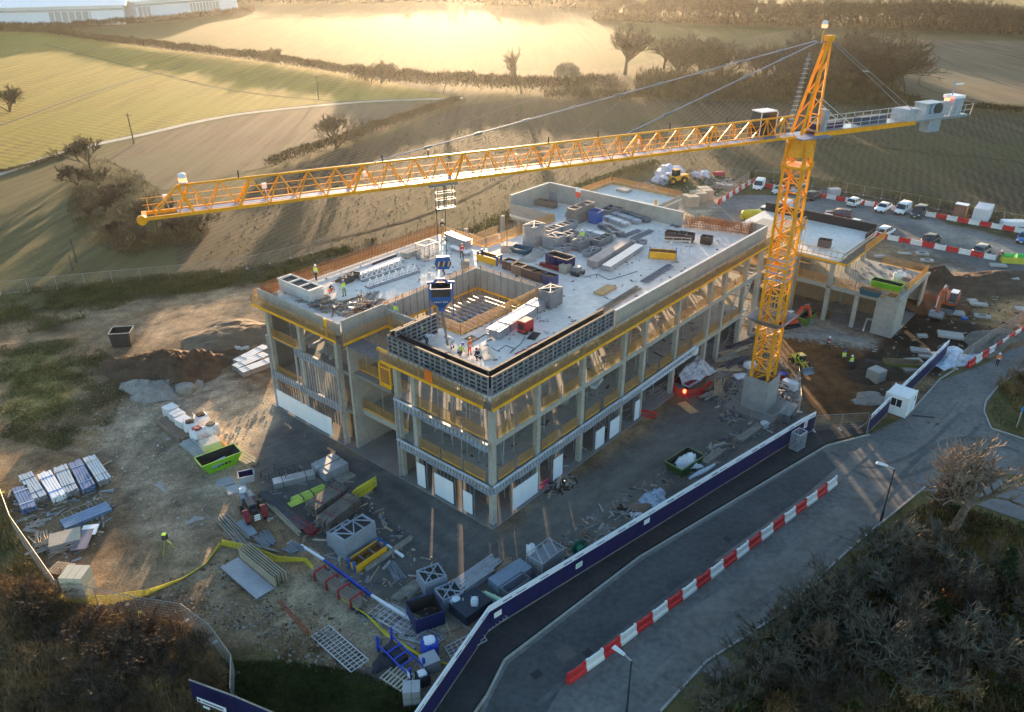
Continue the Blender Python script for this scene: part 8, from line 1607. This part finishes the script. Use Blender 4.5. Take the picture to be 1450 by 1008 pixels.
hedge('rough hedge along the track at the left edge', [(-40, 252), (40, 236), (110, 214)], 2, .5, 120, L_=.4, bw_=.14); hedge('dark hedge in front of the warehouses', [(-60, 42), (90, 42), (240, 30), (360, 17)], 4, 3.4, 60, L_=1.4, bw_=.4); hedge('low hedge at the right edge of the tilled field', [(1300, 150), (1400, 157), (1520, 165)], 3, 1.8, 110, L_=.9, bw_=.2)
hedge('rough grassy margin between the compound and the ploughed field', [(640, 345), (760, 290), (860, 255), (930, 232)], 4, .7, 120, L_=.6, bw_=.14, m=lf_olive); hedge('weedy margin behind the car park fence', [(1060, 250), (1150, 258), (1300, 284), (1460, 318)], 4, .8, 120, L_=.6, bw_=.14, m=lf_olive)
tree(885, 106, 19, 5, 'large spreading oak standing alone against the misty field', wide=1.35); tree(738, 132, 15, 6, 'tall slender tree beside the track junction'); tree(477, 208, 8, 7, 'small round tree growing in the clipped hedge', wide=1.1); tree(14, 158, 8, 7, 'lone bare tree at the left edge of the yellow field'); tree(388, 88, 6, 7, 'tiny tree in the hedge of the bright field'); tree(628, 132, 8, 6, 'thin tree in the scrubby hedge left of the slender one'); tree(540, 118, 8, 7, 'bushy tree at the left end of the scrubby hedge')
t_ = thing('pale_bush', 'pale round bush glowing in front of the misty field', 'bush', G(803, 108)); n = 5000; d = RS.randn(n, 3); d /= np.linalg.norm(d, axis=1)[:, None]; d *= (RS.rand(n) ** .4)[:, None] * np.array([5, 4, 4.2]); d[:, 2] = np.abs(d[:, 2]) + .2; blades('foliage', d, 1.2, .16, 1., lf_pale, t_); piece('stem', (0, 0, 0), (0, 0, 3), .3, .3, bark[1], t_)
t_ = thing('pale_bush', 'small pink brown bush near the reedy hedge', 'bush', G(873, 132)); d = RS.randn(2500, 3) * np.array([2.6, 2, 1.2]) + np.array([0, 0, 2.2]); d[:, 2] = np.abs(d[:, 2]); blades('foliage', d, 1.0, .14, 1., leaf_m('leaf_pink', (.20, .13, .08), (.36, .25, .16)), t_); piece('stem', (0, 0, 0), (0, 0, 2), .25, .25, bark[1], t_)
wood = [(940, 98), (968, 102), (990, 106), (1015, 110), (1040, 108), (1070, 108), (1098, 110), (1085, 118), (1120, 120), (1150, 122), (1180, 124), (1210, 126), (1240, 128), (1262, 132), (1170, 108), (1200, 108), (1230, 110), (1255, 116), (1140, 108), (1225, 132), (1190, 132), (1160, 134), (1025, 116), (960, 112), (1280, 138), (1215, 118)]
for k, (px, py) in enumerate(wood): tree(px, py, U(11, 15) * (1.2 if 1130 < px < 1260 else 1), (5, 7, 7, 5, 6)[k % 5], 'bare tree in the wood behind the crane head', 'trees of the wood behind the crane', name='wood_tree', wide=1.25)
blades('wood_scrub', np.concatenate([region([(900, 112), (1000, 110), (1130, 120), (1265, 134), (1290, 142), (1130, 140), (900, 136)], 22000, 0, 3.5, 12), region([(1120, 90), (1260, 100), (1270, 136), (1130, 130)], 16000, 0, 5, 10)]), 1.6, .3, 1.0, lf_hedge, kind='stuff', up=.4)
far = [(860 + i * 9.5 + U(-3, 3), 27 + i * .34 + U(-2, 2)) for i in range(66)]
for k, (px, py) in enumerate(far): tree(px, py, U(13, 19), (5, 6, 7)[k % 3], 'tree in the distant belt along the top of the fields', 'trees of the distant belt', name='belt_tree', wide=1.1)
blades('belt_undergrowth', region([(840, 30), (1000, 34), (1200, 40), (1480, 49), (1480, 42), (1200, 33), (1000, 27), (840, 24)], 16000, 0, 5, 30), 2.0, .7, 1.0, lf_hedge, kind='stuff', up=.4)
blades('distant_trees', region([(330, 6), (600, 4), (860, 16), (860, 10), (600, -2), (330, 0)], 20000, 0, 9, 30), 3, .9, 1.0, lf_hedge, kind='stuff', up=.4)
blades('field_clods', region([(250, 400), (420, 240), (640, 160), (900, 150), (1300, 150), (1450, 200), (1450, 330), (1060, 255), (830, 262), (640, 345)], 26000, 0, .05), .28, .22, 1.2, leaf_m('clod', (.10, .075, .05), (.24, .19, .13)), kind='stuff', up=.1)
# ------------------------------------------------------------------ haze
hm_ = bpy.data.materials.new('haze_air'); hm_.use_nodes = True; t = hm_.node_tree; t.nodes.clear()
pv = t.nodes.new('ShaderNodeVolumePrincipled'); pv.inputs['Color'].default_value = (.98, .96, .93, 1); pv.inputs['Density'].default_value = HAZE_D; pv.inputs['Anisotropy'].default_value = HAZE_G
ou = t.nodes.new('ShaderNodeOutputMaterial'); t.links.new(pv.outputs[0], ou.inputs['Volume'])
hz = MB().box((0, 1900, 27), (6600, 4800, 58)).build('haze', hm_); hz['kind'] = 'stuff'
